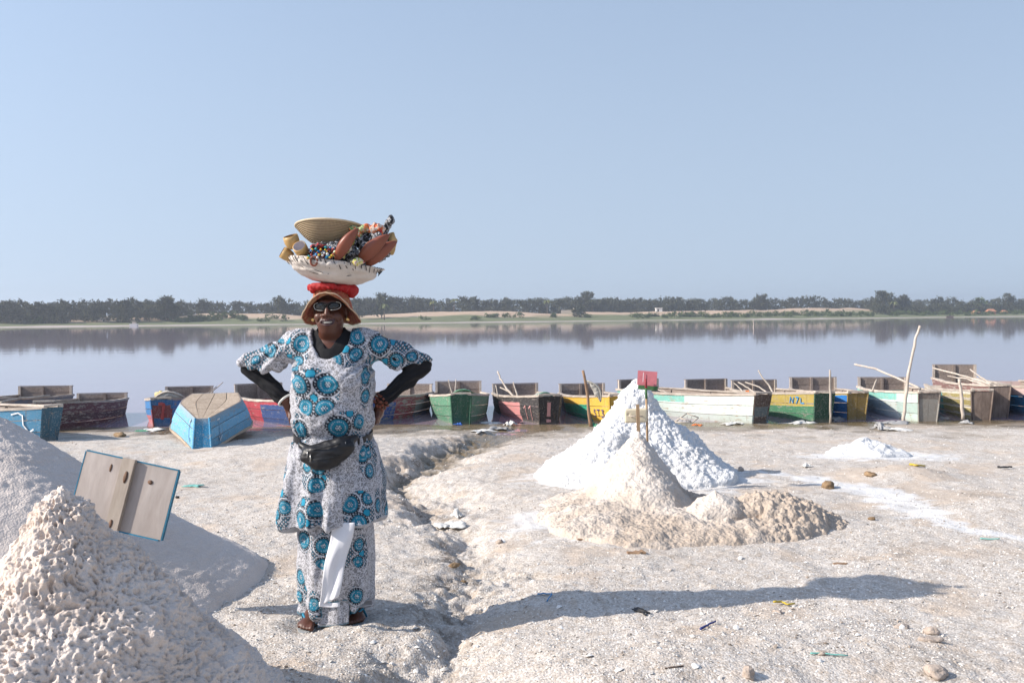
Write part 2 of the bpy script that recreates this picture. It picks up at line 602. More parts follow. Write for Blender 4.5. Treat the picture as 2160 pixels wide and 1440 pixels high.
# stains with a shape of their own: salt crust, ochre salt silt, wet mud
nz1 = fbm(P3(xx, yy, 0.2, 2.2), 4, 51)
nz2 = fbm(P3(xx, yy, 0.2, 7.5), 4, 57)
salt = np.zeros(len(gV), np.float32)
tr = np.array([(2.6, 10.4), (2.95, 9.9), (3.3, 8.8), (3.16, 7.5), (3.3, 6.9), (3.9, 6.4)])
sd, dd = _path(xx, yy, tr, np.array([0.1, 0.25, 0.30, 0.26, 0.12, 0.05]))
salt = np.maximum(salt, sstep(1.0, 0.35, np.abs(sd) / np.maximum(dd, 0.02) + nz2 * 0.45))
salt = np.maximum(salt, sstep(1.15, 0.5, np.sqrt(((xx - 4.35) / 1.05) ** 2 + ((yy - 11.9) / 0.62) ** 2) + nz2 * 0.3))
salt = np.maximum(salt, sstep(1.1, 0.7, np.sqrt(((xx - 1.3) / 1.22) ** 2 + ((yy - 10.0) / 1.15) ** 2) + nz2 * 0.25) * 0.8)
salt = np.maximum(salt, sstep(1.1, 0.6, np.sqrt(((xx - 0.35) / 0.5) ** 2 + ((yy - 7.5) / 0.6) ** 2) + nz2 * 0.4) * 0.8)
ochre = sstep(0.1, 0.7, nz1 + 0.8 * np.exp(-((xx - 3.7) / 1.5) ** 2 - ((yy - 9.0) / 1.9) ** 2) + 0.15 * np.exp(-((xx - 1.0) / 1.3) ** 2 - ((yy - 4.2) / 0.5) ** 2)
              + 0.5 * np.exp(-((xx + 1.7) / 0.8) ** 2 - ((yy - 8.0) / 1.0) ** 2) - 0.2)
hw = gV[:, 2] - WATER_Z
wet = sstep(0.125, 0.03, hw + nz1 * 0.030 + nz2 * 0.012) * (yy > 8)
wet = np.maximum(wet, 0.8 * sstep(0.055, 0.015, np.abs(np.interp(yy, [12, 14.8, 16.6, 17.5], [9, 0.0, 0.0, 9]) + (hw - 0.03) + nz2 * 0.02)))
sg_, dg_ = _path(xx, yy, GULLY, GULLY_D)
dark = np.exp(-((sg_ + 0.06) / (0.16 + 0.012 * yy)) ** 2) * sstep(-0.15, 0.5, nz2 + 0.5 * nz1) * (yy > 3.5) * (yy < 15)
dark = np.maximum(dark, 0.35 * sstep(0.65, 1.0, fbm(P3(xx, yy, 4.2, 1.7), 4, 63)))
attrs = {'salt': salt, 'ochre': ochre, 'wet': wet, 'dark': dark}

m_ground, nt, b = mat('crushed_shell_ground')
n = N(nt)
p = n.pos()
big = n.noise(p, 0.8, 4, 0.6)
mid = n.noise(p, 6.0, 5, 0.65)
cellc = n.vor(p, 95.0, 'F1', 'Color')
celld = n.vor(p, 95.0, 'F1', 'Distance')
cell2 = n.vor(p, 24.0, 'F1', 'Color')
cs = n.sep(cellc)[0]
c2 = n.sep(cell2)[1]
c = n.mix(n.ramp(mid, [(0.32, 0.0), (0.68, 1.0)]), (0.465, 0.402, 0.340), (0.585, 0.525, 0.465))
c = n.mix(n.ramp(big, [(0.35, 0.0), (0.7, 0.5)]), c, (0.49, 0.44, 0.39))
c = n.mix(n.math('MULTIPLY', n.ramp(cs, [(0.0, 0.0), (0.62, 0.0), (0.66, 1.0)]), 0.42), c, (0.76, 0.725, 0.68))
c = n.mix(n.math('MULTIPLY', n.ramp(cs, [(0.0, 1.0), (0.17, 1.0), (0.22, 0.0)]), 0.36), c, (0.28, 0.235, 0.195))
c = n.mix(n.math('MULTIPLY', n.ramp(c2, [(0.0, 0.0), (0.8, 0.0), (0.84, 1.0)]), 0.30), c, (0.36, 0.27, 0.19))
c = n.mix(n.math('MULTIPLY', n.attr('ochre'), 0.55), c, n.mix(mid, (0.44, 0.335, 0.24), (0.60, 0.485, 0.385)))
c = n.mix(n.math('MULTIPLY', n.attr('salt'), 0.75), c, n.mix(mid, (0.66, 0.66, 0.66), (0.80, 0.80, 0.79)))
c = n.mix(n.math('MULTIPLY', n.attr('dark'), n.ramp(n.noise(p, 34, 3, 0.7), [(0.40, 0.15), (0.56, 0.85)])), c, (0.17, 0.135, 0.105))
wetf = n.attr('wet')
wc = n.mix(n.noise(p, 1.3, 4, 0.6), (0.125, 0.098, 0.050), (0.235, 0.170, 0.110))
c = n.mix(wetf, c, wc)
n.put(b.inputs['Base Color'], c)
n.put(b.inputs['Roughness'], n.rng(wetf, 0.3, 1.0, 0.92, 0.22))
b.inputs['Specular IOR Level'].default_value = 0.25
bh = n.math('ADD', n.math('MULTIPLY', celld, -0.9), n.math('ADD', n.math('MULTIPLY', n.noise(p, 130, 3, 0.7), 0.6), n.math('MULTIPLY', n.noise(p, 28, 4, 0.65), 1.5)))
bn = n.new('ShaderNodeBump')
bn.inputs['Distance'].default_value = 0.012
n.put(bn.inputs['Strength'], n.rng(wetf, 0.2, 1.0, 0.42, 0.08))
n.put(bn.inputs['Height'], bh)
n.put(b.inputs['Normal'], bn.outputs[0])
setting(obj('ground', gV, grid_faces(len(gy), len(gx)), m_ground, attrs=attrs))

# ------------------------------------------------------------------ lake water
m_water, nt, b = mat('lake_water')
n = N(nt)
p = n.pos()
bl = n.noise(p, 0.035, 3, 0.5)
n.put(b.inputs['Base Color'], n.mix(bl, (0.325, 0.235, 0.275), (0.275, 0.220, 0.270)))
b.inputs['Roughness'].default_value = 0.035
b.inputs['IOR'].default_value = 1.34
b.inputs['Specular IOR Level'].default_value = 0.5
w1 = n.noise(n.scale(p, (0.5, 1.6, 1)), 2.2, 3, 0.55)
w2 = n.noise(n.scale(p, (0.10, 0.55, 1)), 0.8, 3, 0.5)
n.put(b.inputs['Normal'], n.bump(n.math('ADD', n.math('MULTIPLY', w1, 0.25), w2), 0.16, 0.022))
wx = axis_steps([(-900, -200, 6), (-200, 250, 12), (250, 900, 6)])
wy = axis_steps([(16.0, 60, 6), (60, 700, 10)])
WX, WY = np.meshgrid(wx, wy)
setting(obj('lake_water', np.stack([WX, WY, np.full_like(WX, WATER_Z)], -1).reshape(-1, 3), grid_faces(len(wy), len(wx)), m_water))

# ------------------------------------------------------------------ far bank
def shore_y(X):
    return 292 + 0.42 * X + 3.0 * np.sin(X * 0.045) + 1.2 * np.sin(X * 0.13 + 1)

def pix_x(px, Y):
    return (px - 1080) / 2100.0 * Y

def bank_at(px, d):
    """world x, y for picture column px, d metres beyond the far shoreline"""
    Y = 300.0
    for _ in range(12):
        Y = float(shore_y(pix_x(px, Y))) + d
    return pix_x(px, Y), Y

DUNES = []
for (px, d, rx, ry, h) in ((490, 46, 17, 16, 2.3), (600, 40, 12, 12, 1.5), (420, 38, 9, 10, 1.0), (900, 55, 20, 18, 1.9), (1010, 50, 22, 16, 1.7), (1120, 46, 18, 14, 1.3), (1260, 52, 14, 14, 2.0),
                           (1420, 60, 26, 14, 1.9), (1610, 48, 18, 14, 1.9), (1700, 62, 22, 18, 3.2), (1790, 64, 16, 16, 2.6), (1560, 40, 12, 10, 1.2), (150, 36, 20, 14, 0.9), (300, 34, 18, 12, 0.8)):
    x, y = bank_at(px, d)
    DUNES.append((x, y, rx, ry, h))

def bank_z(X, Y):
    X = np.asarray(X, np.float32); Y = np.asarray(Y, np.float32)
    d = Y - shore_y(X)
    z = np.interp(d, [-60, -6, 0, 5, 14, 40, 80, 200, 1500], [-4, -0.9, -0.43, -0.27, 0.05, 0.85, 1.7, 2.6, 4.0]).astype(np.float32)
    for (x, y, rx, ry, h) in DUNES:
        z = z + 0.62 * h * np.exp(-((X - x) / rx) ** 2 - ((Y - y) / ry) ** 2)
    z = z + fbm(P3(X, Y, 0.4, 0.09), 3, 91) * 0.28 * sstep(4, 25, d)
    return z

bx = axis_steps([(-900, -260, 8), (-260, -150, 20), (-150, 240, 300), (240, 380, 20), (380, 900, 8)])
bd = axis_steps([(-40, -4, 4), (-4, 12, 20), (12, 90, 70), (90, 200, 16), (200, 700, 5)])
BX, BD = np.meshgrid(bx, bd)
BY = shore_y(BX) + BD
bV = np.stack([BX, BY, bank_z(BX, BY)], -1).reshape(-1, 3)
dfl = BD.reshape(-1)
nb = fbm(P3(bV[:, 0], bV[:, 1], 0.5, 0.06), 3, 95)
dune = np.zeros(len(bV), np.float32)
for (x, y, rx, ry, h) in DUNES:
    dune = np.maximum(dune, min(1.0, h / 1.4) * np.exp(-((bV[:, 0] - x) / rx) ** 2 - ((bV[:, 1] - y) / ry) ** 2))
sandf = np.clip(sstep(0.25, 0.6, dune + nb * 0.22) + sstep(34, 60, dfl + nb * 10) * 0.55, 0, 1)
mudf = sstep(6.5, 2.0, dfl + nb * 3.5)
m_bank, nt, b = mat('far_bank_earth')
n = N(nt)
p = n.pos()
g = n.noise(p, 0.22, 5, 0.65)
c = n.mix(g, (0.078, 0.098, 0.034), (0.20, 0.20, 0.085))
c = n.mix(n.attr('sand'), c, n.mix(g, (0.40, 0.265, 0.165), (0.56, 0.42, 0.30)))
c = n.mix(n.attr('mud'), c, (0.44, 0.37, 0.33))
n.put(b.inputs['Base Color'], c)
b.inputs['Roughness'].default_value = 0.95
n.put(b.inputs['Normal'], n.bump(n.noise(p, 0.9, 4, 0.6), 0.5, 0.3))
setting(obj('far_bank', bV, grid_faces(len(bd), len(bx)), m_bank, attrs={'sand': sandf, 'mud': mudf}))

# ------------------------------------------------------------------ trees of the far bank
def leaf_mat(name, a, bcol):
    m, nt, b = mat(name)
    n = N(nt)
    r = n.attr('shade')
    c = n.mix(r, a, bcol)
    n.put(b.inputs['Base Color'], c)
    b.inputs['Roughness'].default_value = 0.75
    b.inputs['Specular IOR Level'].default_value = 0.15
    return m
m_leaf = leaf_mat('casuarina_foliage', (0.034, 0.036, 0.018), (0.098, 0.100, 0.052))
m_leaf2 = leaf_mat('broad_foliage', (0.050, 0.080, 0.024), (0.135, 0.165, 0.060))
m_palm = leaf_mat('palm_foliage', (0.10, 0.13, 0.04), (0.24, 0.24, 0.09))
m_bark = simple_mat('bark', (0.16, 0.12, 0.09), 0.9, 0.3, 3, 0.4, 0.02)

def crown_tris(rng, h, w, base=0.22, nclump=46, per=15, tuft=0.95):
    """leaf tufts of a feathery crown: base fraction of the height is bare"""
    nlobe = int(rng.integers(4, 7))
    lobes = np.stack([rng.normal(0, 0.20, nlobe) * w, rng.normal(0, 0.20, nlobe) * w, h * (base + (1 - base) * (np.arange(nlobe) + 0.45) / nlobe)], 1)
    L_ = lobes[rng.integers(0, nlobe, nclump)]
    u = (L_[:, 2] / h - base) / (1 - base)
    rad = w * 0.5 * (1.0 - 0.62 * u ** 1.6) * (0.55 + 0.45 * np.minimum(1, u * 3 + 0.35))
    a = rng.uniform(0, 2 * math.pi, nclump); r = rad * np.sqrt(rng.uniform(0, 1, nclump))
    C = np.stack([L_[:, 0] * (1 - u * 0.6) + r * np.cos(a), L_[:, 1] * (1 - u * 0.6) + r * np.sin(a), np.clip(L_[:, 2] + rng.normal(0, 0.085, nclump) * h, h * base * 0.8, h * 0.98)], 1)
    sh = np.repeat(rng.uniform(0, 1, nclump), per)
    C = np.repeat(C, per, 0); a = np.repeat(a, per); m = len(C)
    d = rng.normal(0, 1, (m, 3)); d[:, 2] = np.abs(d[:, 2]) * 0.9 + 0.25
    d += 0.5 * np.stack([np.cos(a), np.sin(a), 0 * a], 1)
    d /= np.linalg.norm(d, axis=1)[:, None]
    e = np.cross(d, rng.normal(0, 1, (m, 3))); e /= np.linalg.norm(e, axis=1)[:, None] + 1e-6
    p0 = C + rng.normal(0, 0.42, (m, 3)) * tuft
    W = (tuft * rng.uniform(0.16, 0.34, m))[:, None]; LL = (tuft * rng.uniform(0.5, 1.1, m))[:, None]
    T = np.stack([p0 - e * W, p0 + e * W, p0 + d * LL], 1).reshape(-1, 3)
    S = np.repeat(np.clip(sh * 0.6 + rng.uniform(0, 0.4, m), 0, 1), 3)
    return T.astype(np.float32), S.astype(np.float32)

def trunk_mesh(rng, h, w):
    mb = MB()
    mb.tube([(0, 0, -0.3), (rng.normal(0, .1), rng.normal(0, .1), h * 0.35), (rng.normal(0, .2), rng.normal(0, .2), h * 0.85)], [0.16, 0.11, 0.03], 6)
    for k in range(4):
        a = rng.uniform(0, 6.28); z0 = h * rng.uniform(0.18, 0.5)
        mb.tube([(0, 0, z0), (math.cos(a) * w * .2, math.sin(a) * w * .2, z0 + h * .14), (math.cos(a) * w * .34, math.sin(a) * w * .34, z0 + h * .26)], [0.07, 0.05, 0.015], 5)
    return mb

TREES = []
def tree(px, d, h, w, label, name='casuarina_tree', m=None, base=0.2, seed=0, nclump=60, tuft=0.85):
    rng = np.random.default_rng(500 + seed)
    h *= 0.78; w *= 0.9
    x, y = bank_at(px, d)
    t = empty(name, (x, y, float(bank_z(x, y)) - 0.05))
    tag(t, label, 'tree', 'trees standing out on the far shore')
    T, S = crown_tris(rng, h, w, base, nclump, 15, tuft)
    obj('crown', T, np.arange(len(T)).reshape(-1, 3), m or m_leaf, t, attrs={'shade': S}, smooth=False)
    trunk_mesh(rng, h, w).build('trunk', m_bark, t, smooth=True)
    TREES.append(px)
    return t

tree(350, 22, 8.0, 7.0, 'broad dark tree with two crowns at the edge of the pale dune', seed=1, nclump=90)
tree(268, 20, 6.8, 6.2, 'rounded grey-green tree among the wood on the far shore, well left of the dune', seed=2, nclump=75)
tree(205, 22, 6.4, 5.4, 'tree with a thin pointed top above the wood on the left far shore', seed=3)
tree(90, 22, 6.6, 6.0, 'bushy tree in the far wood above the blue boat with painted letters', seed=4)
tree(8, 20, 6.6, 5.6, 'tree cut by the left edge of the photo on the far shore', seed=5)
tree(430, 66, 7.2, 6.0, 'small round tree behind the left end of the pale dune', seed=6)
tree(590, 62, 7.8, 9.0, 'wide rounded tree behind the dune just left of the woman\'s hat', seed=7, nclump=90)
tree(806, 40, 9.6, 6.6, 'tallest tree beside the woman\'s hat, pointed crown on the far shore', seed=8, nclump=90)
tree(755, 40, 7.8, 4.4, 'narrow tree touching the brim of the orange hat', seed=9)
tree(1238, 80, 10.4, 9.5, 'tall broad tree above the salt heap with the red and green sign', seed=10, nclump=100)
tree(1222, 30, 4.2, 4.4, 'low dark tree beside the small sandy wall', seed=11, base=0.05, nclump=50)
tree(1606, 82, 8.6, 8.0, 'rounded tree above the thin stake standing in the lake', seed=12, nclump=80)
tree(1862, 44, 10.2, 9.0, 'tall dark tree where the right wood begins beside the orange dune', seed=13, nclump=110)
tree(1905, 44, 9.0, 6.4, 'second tall tree of the right wood, next to its dark first tree', seed=14, nclump=70)
tree(1978, 46, 8.2, 5.8, 'tree with an upright tuft above the tall leaning pole', seed=15)
tree(2068, 46, 8.0, 6.2, 'light tree standing behind the orange huts', seed=16, m=m_leaf2)
tree(2132, 48, 10.0, 7.6, 'tall tree above the huts near the right edge', seed=17, nclump=90)

# the rest of the wood reads as one mass
rng = np.random.default_rng(77)
T_all, S_all = [], []
def mass_tree(px, d, h, w):
    x, y = bank_at(px, d)
    h *= 0.84; w *= 1.02
    T, S = crown_tris(rng, h, w, 0.04, int(20 + 3.2 * w), 12, 0.80)
    T_all.append(T + np.array([x, y, float(bank_z(x, y)) - 0.1], np.float32)); S_all.append(S)
for px in range(-330, 390, 10):
    mass_tree(px + rng.uniform(-5, 5), rng.uniform(20, 42), rng.uniform(4.0, 6.2), rng.uniform(4.0, 6.5))
    if rng.uniform() < 0.5:
        mass_tree(px + rng.uniform(-5, 5), rng.uniform(48, 70), rng.uniform(5.0, 6.8), rng.uniform(4.5, 6.5))
for px in list(range(-1500, -330, 16)) + list(range(2500, 3400, 16)):
    mass_tree(px + rng.uniform(-5, 5), rng.uniform(24, 60), rng.uniform(4.6, 6.8), rng.uniform(5.0, 7.5))
for px in range(385, 700, 11):
    mass_tree(px + rng.uniform(-5, 5), rng.uniform(66, 90), rng.uniform(4.6, 6.2), rng.uniform(5.0, 7.5))
for px in range(700, 1860, 9):
    mass_tree(px + rng.uniform(-5, 5), rng.uniform(78, 98), rng.uniform(5.2, 7.4), rng.uniform(5.0, 8.0))
    if 1190 < px < 1480 or px < 900 or rng.uniform() < 0.35:
        mass_tree(px + rng.uniform(-5, 5), rng.uniform(84, 110), rng.uniform(6.0, 7.8), rng.uniform(5.0, 8.0))
for px in range(1845, 2500, 10):
    mass_tree(px + rng.uniform(-5, 5), rng.uniform(42, 64), rng.uniform(5.2, 7.6), rng.uniform(5.0, 7.0))
    mass_tree(px + rng.uniform(-5, 5), rng.uniform(30, 44), rng.uniform(2.6, 4.6), rng.uniform(4.0, 6.0))
T_all = np.concatenate(T_all); S_all = np.concatenate(S_all)
o = obj('treeline', T_all, np.arange(len(T_all)).reshape(-1, 3), m_leaf, attrs={'shade': S_all}, smooth=False)
setting(o, 'stuff', 'grey-green casuarina wood running along the whole far shore', 'wood')

# low scrub on the bank in front of the dunes
T_all, S_all = [], []
def scrub(px, d, h, w, m=1):
    x, y = bank_at(px, d)
    T, S = crown_tris(rng, h, w, 0.0, 20, 12, 0.55)
    T_all.append(T + np.array([x, y, float(bank_z(x, y)) - 0.05], np.float32)); S_all.append(S)
for px in list(range(380, 520, 9)) + list(range(1540, 1840, 9)) + list(range(1340, 1470, 12)) + list(range(1000, 1120, 24)) + list(range(60, 100, 10)) + list(range(1440, 1540, 11)) + list(range(1880, 2160, 13)) + [560, 575, 600, 890, 1170, 1240]:
    scrub(px + rng.uniform(-4, 4), rng.uniform(18, 30), rng.uniform(0.9, 1.9), rng.uniform(2.0, 4.0))
T_all = np.concatenate(T_all); S_all = np.concatenate(S_all)
o = obj('shore_scrub', T_all, np.arange(len(T_all)).reshape(-1, 3), m_leaf2, attrs={'shade': S_all}, smooth=False)
setting(o, 'stuff', 'low green scrub on the far bank in front of the dunes', 'scrub')

# coconut palms among the wood
def palm(px, d, h, label, seed):
    rng = np.random.default_rng(seed)
    x, y = bank_at(px, d)
    t = tag(empty('palm_tree', (x, y, float(bank_z(x, y)) - 0.05)), label, 'palm tree', 'palms on the far shore')
    lean = rng.normal(0, 0.3)
    mb = MB(); mb.tube([(0, 0, 0), (lean * .4, 0, h * .5), (lean, 0, h)], [0.17, 0.13, 0.11], 7)
    mb.build('trunk', m_bark, t, smooth=True)
    T = []; S = []
    for k in range(15):
        a = k * 2.4 + rng.uniform(-.3, .3); L = rng.uniform(1.3, 1.9); up = rng.uniform(0.1, 1.1)
        prev = None
        for j in range(7):
            u = j / 6
            c = np.array([lean + math.cos(a) * L * u, math.sin(a) * L * u, h + up * u - 1.5 * u * u])
            wv = np.array([-math.sin(a), math.cos(a), -0.6]) * (0.30 * math.sin(math.pi * min(1, u * .9 + .1)) + .02)
            if prev is not None:
                p0, w0 = prev
                T += [p0 - w0, c - wv, c]; T += [p0 - w0, c, p0]; T += [p0, c, p0 + w0 * np.array([1, 1, -1])]; T += [c, c + wv * np.array([1, 1, -1]), p0 + w0 * np.array([1, 1, -1])]
                S += [rng.uniform(0, 1)] * 12
            prev = (c, wv)
    obj('crown', np.array(T), np.arange(len(T)).reshape(-1, 3), m_palm, t, attrs={'shade': np.array(S)}, smooth=False)
palm(811, 30, 4.6, 'pale palm in front of the tall pointed tree', 1)
palm(915, 68, 4.2, 'palm with drooping fronds over the sand, second right of the hat', 2)
palm(957, 70, 4.8, 'palm near the middle of the far shore between hat and salt heap', 3)
palm(1155, 70, 5.0, 'palm left of the small sandy wall', 4)
palm(1250, 78, 5.2, 'palm in front of the broad tree above the salt heap', 5)
palm(1885, 34, 4.6, 'palm at the foot of the right wood', 6)

# small constructions on the far shore
m_plaster = simple_mat('pale_plaster', (0.52, 0.45, 0.38), 0.9, 0.15, 2)
m_white_plaster = simple_mat('white_plaster', (0.74, 0.73, 0.70), 0.9, 0.1, 2)
m_orange = simple_mat('orange_thatch', (0.46, 0.21, 0.12), 0.9, 0.25, 2)
m_dark = simple_mat('dark_opening', (0.03, 0.028, 0.025), 0.9, 0.1, 5)
x, y = bank_at(1211, 44)
t = tag(empty('sand_wall', (x, y, float(bank_z(x, y)))), 'small pale sandy wall beside the low dark tree on the far shore', 'wall')
mb = MB(); mb.box((0, 0, 0.7), (0.5, 5, 2.4)); mb.build('wall_body', m_plaster, t)
mb = MB(); mb.box((-2.2, 1, 0.5), (4.4, 0.4, 1.6)); mb.build('side_wall', m_plaster, t)
x, y = bank_at(1390, 62)
t = tag(empty('white_hut', (x, y, float(bank_z(x, y)) - 0.2)), 'tiny white hut under the far trees right of the salt heap', 'hut')
mb = MB(); mb.box((0, 0, 0.75), (2.4, 2, 1.5)); mb.build('wall', m_white_plaster, t)
mb = MB(); mb.box((0, 0, 1.58), (2.8, 2.4, 0.16)); mb.build('roof', m_white_plaster, t)
mb = MB(); mb.box((-0.4, -1.01, 0.6), (0.5, 0.05, 1.2)); mb.build('door', m_dark, t)
for k, (px, w, hh, lb) in enumerate(((2058, 2.6, 1.5, 'leftmost of the three orange huts on the far shore'), (2090, 3.6, 1.9, 'widest of the three orange huts, in the middle'), (2118, 2.4, 1.4, 'rightmost of the three orange huts under the tall tree'))):
    x, y = bank_at(px, 26)
    t = tag(empty('thatched_hut', (x, y, float(bank_z(x, y)) - 0.1)), lb, 'hut', 'orange huts on the far shore')
    mb = MB(); mb.box((0, 0, hh * .3), (w * .85, 2.2, hh * .6)); mb.build('wall', m_orange, t)
    V = [(-w / 2, -1.4, hh * .6), (w / 2, -1.4, hh * .6), (w / 2, 1.4, hh * .6), (-w / 2, 1.4, hh * .6), (-w * .3, 0, hh * 1.15), (w * .3, 0, hh * 1.15)]
    obj('roof', V, [[0, 1, 5, 4], [2, 3, 4, 5], [1, 2, 5], [3, 0, 4], [3, 2, 1, 0]], m_orange, t, smooth=False)
    mb = MB(); mb.box((0.2, -1.12, hh * .28), (0.6, 0.06, hh * .5)); mb.build('door', m_dark, t)
x, y = bank_at(283, -1.0)
t = tag(empty('moored_skiff', (x, y, WATER_Z)), 'tiny grey-white skiff at the far waterline on the left', 'boat')
mb = MB(); mb.add([(-1.1, -.4, .55), (1.1, -.4, .55), (1.1, .4, .55), (-1.1, .4, .55), (-.8, -.3, -.05), (.8, -.3, -.05), (.8, .3, -.05), (-.8, .3, -.05)], [[0, 1, 5, 4][::-1], [1, 2, 6, 5][::-1], [2, 3, 7, 6][::-1], [3, 0, 4, 7][::-1], [4, 5, 6, 7]])
mb.build('hull', m_white_plaster, t)
mb = MB(); mb.box((0.1, 0, .75), (.9, .6, .55)); mb.build('cabin', m_plaster, t)
x, y = bank_at(2004, -1.5)
t = tag(empty('moored_skiff', (x, y, WATER_Z)), 'tiny dark skiff at the far waterline on the right', 'boat')
mb = MB(); mb.add([(-1.5, -.4, .5), (1.5, -.4, .6), (1.5, .4, .6), (-1.5, .4, .5), (-1.1, -.3, -.05), (1.0, -.3, -.05), (1.0, .3, -.05), (-1.1, .3, -.05)], [[0, 1, 5, 4][::-1], [1, 2, 6, 5][::-1], [2, 3, 7, 6][::-1], [3, 0, 4, 7][::-1], [4, 5, 6, 7]])
mb.build('hull', m_bark, t)
mb = MB(); mb.tube([(0, 0, 0.3), (0, 0, 1.2)], [.2, .14], 6); mb.build('cargo', m_dark, t)

# ------------------------------------------------------------------ haze over the lake
m_haze = bpy.data.materials.new('haze_air')
m_haze.use_nodes = True
hn = m_haze.node_tree
hn.nodes.clear()
ho = hn.nodes.new('ShaderNodeOutputMaterial')
hv = hn.nodes.new('ShaderNodeVolumePrincipled')
hv.inputs['Color'].default_value = (0.86, 0.91, 1.0, 1)
hv.inputs['Density'].default_value = 0.0007
hv.inputs['Anisotropy'].default_value = 0.35
hn.links.new(hv.outputs[0], ho.inputs['Volume'])
mb = MB()
mb.box((0, 500, 6.5), (1900, 1800, 27.0))
hz = mb.build('haze', m_haze)
setting(hz, 'stuff', 'pale haze lying over the lake and the far shore', 'haze')

# ------------------------------------------------------------------ salt heaps
def salt_mat(name, lo, hi, dirt, sscale=40, dirt_amt=0.5, bump=0.6):
    m, nt, b = mat(name)
    n = N(nt)
    p = n.pos()
    a = n.noise(p, 3.0, 5, 0.65)
    f = n.noise(p, sscale, 4, 0.7)
    c = n.mix(f, lo, hi)
    c = n.mix(n.math('MULTIPLY', n.ramp(a, [(0.48, 0), (0.75, 1)]), dirt_amt), c, dirt)
    c = n.mix(n.math('MULTIPLY', n.attr('silt'), 0.85), c, n.mix(f, dirt, lo))
    n.put(b.inputs['Base Color'], c)
    b.inputs['Roughness'].default_value = 0.85
    b.inputs['Specular IOR Level'].default_value = 0.25
    b.inputs['Subsurface Weight'].default_value = 0.0
    h = n.math('ADD', n.math('MULTIPLY', n.vor(p, sscale * 1.6, 'SMOOTH_F1'), 1.0), n.math('MULTIPLY', n.noise(p, sscale * 3, 3, 0.7), 0.6))
    n.put(b.inputs['Normal'], n.bump(h, bump, 0.012))
    return m
m_salt_white = salt_mat('white_salt', (0.60, 0.60, 0.605), (0.80, 0.795, 0.785), (0.56, 0.52, 0.47), 42, 0.3, 0.9)
m_salt_crust = salt_mat('crusted_salt', (0.66, 0.555, 0.48), (0.82, 0.715, 0.63), (0.58, 0.46, 0.37), 60, 0.5, 0.6)
m_salt_beige = salt_mat('weathered_salt', (0.52, 0.445, 0.375), (0.74, 0.67, 0.60), (0.40, 0.295, 0.205), 34, 0.6, 0.9)
m_salt_grey = salt_mat('grey_salt', (0.60, 0.52, 0.46), (0.74, 0.655, 0.59), (0.50, 0.41, 0.345), 60, 0.4, 0.5)

def heap(name, cx, cy, R, prof, material, nr, na, warp=0.1, disp=None, silt=None, ell=(1, 1), seed=0, rpow=1.0, skirt=0.05):
    """cone of loose salt: prof(u) gives height for radius fraction u"""
    u = np.linspace(0.0, 1.0, nr) ** rpow
    a = np.linspace(0, 2 * math.pi, na, endpoint=False)
    U, A = np.meshgrid(u, a, indexing='ij')
    rr = R * (1 + warp * fbm(P3(np.cos(A) * 1.2, np.sin(A) * 1.2, seed * 3.1), 3, 200 + seed) * sstep(0, 0.35, U))
    X = cx + U * rr * np.cos(A) * ell[0]; Y = cy + U * rr * np.sin(A) * ell[1]
    base = gz(X, Y, False)
    Z = base + prof(U, A, X, Y) - skirt * sstep(0.93, 1.0, U)
    V = np.stack([X, Y, Z], -1)
    dU = np.gradient(V, axis=0); dA = np.roll(V, -1, 1) - np.roll(V, 1, 1)
    Nn = np.cross(dU, dA); Nn /= np.linalg.norm(Nn, axis=-1, keepdims=True) + 1e-9
    Nn[0] = (0, 0, 1)
    if disp is not None:
        d = disp(V, U) * sstep(1.0, 0.93, U)
        d[0] = d[0].mean()
        V = V + Nn * d[..., None]
    s = silt(V, U) if silt is not None else np.zeros(U.shape)
    Vf = V.reshape(-1, 3)
    return obj(name, Vf, grid_faces(nr, na, True), material, attrs={'silt': s.reshape(-1)})

# near crusted heap, pitted like sponge
def d_front(V, U):
    q = V + 0.05 * np.stack([fbm(V * 7, 2, 1), fbm(V * 7, 2, 2), fbm(V * 7, 2, 3)], -1)
    w1 = worley(q * 25, 5); w2 = worley(q * 52, 9)
    lump = fbm(V * 4.0, 4, 12)
    rough = sstep(-0.55, 0.25, vnoise(V * 2.6, 44))
    ridge = 1 - np.abs(fbm(V * 9.0, 3, 25))
    return lump * 0.026 - 0.020 * (0.05 + 0.95 * rough) * sstep(0.34, 0.08, w1) - 0.012 * (0.35 + 0.65 * rough) * sstep(0.40, 0.12, w2) + 0.007 * ridge + 0.009 * fbm(V * 20, 3, 15) + 0.008 * fbm(V * 60, 2, 18)
o = heap('salt_heap', -1.60, 3.50, 0.82, lambda u, a, x, y: 0.965 * (np.maximum(0, 1 - u) ** 1.08 - 0.03 * np.exp(-(u / 0.06) ** 2)) , m_salt_crust, 330, 640, 0.10, d_front, lambda V, U: 0.75 * sstep(0.0, 0.7, fbm(V * 5, 4, 27)), seed=1)
tag(o, 'big pitted pinkish salt heap filling the near left corner', 'salt heap', 'salt heaps on the shore')

def d_grain(amp, s=16):
    def f(V, U):
        return amp * (fbm(V * 3.5, 3, 61) * 0.9 + fbm(V * s, 3, 65) * 0.5 + 0.6 * (0.45 - worley(V * s * 0.8, 8)))
    return f
o = heap('salt_heap', -3.08, 5.50, 1.66, lambda u, a, x, y: 1.17 * (np.maximum(0, 1 - np.sqrt(u * u + 0.006) * 0.98) ** 1.16), m_salt_grey, 170, 320, 0.05, d_grain(0.009, 34), None, seed=2)
tag(o, 'smooth grey salt heap behind the pitted one, with a wooden board stuck in it', 'salt heap', 'salt heaps on the shore')

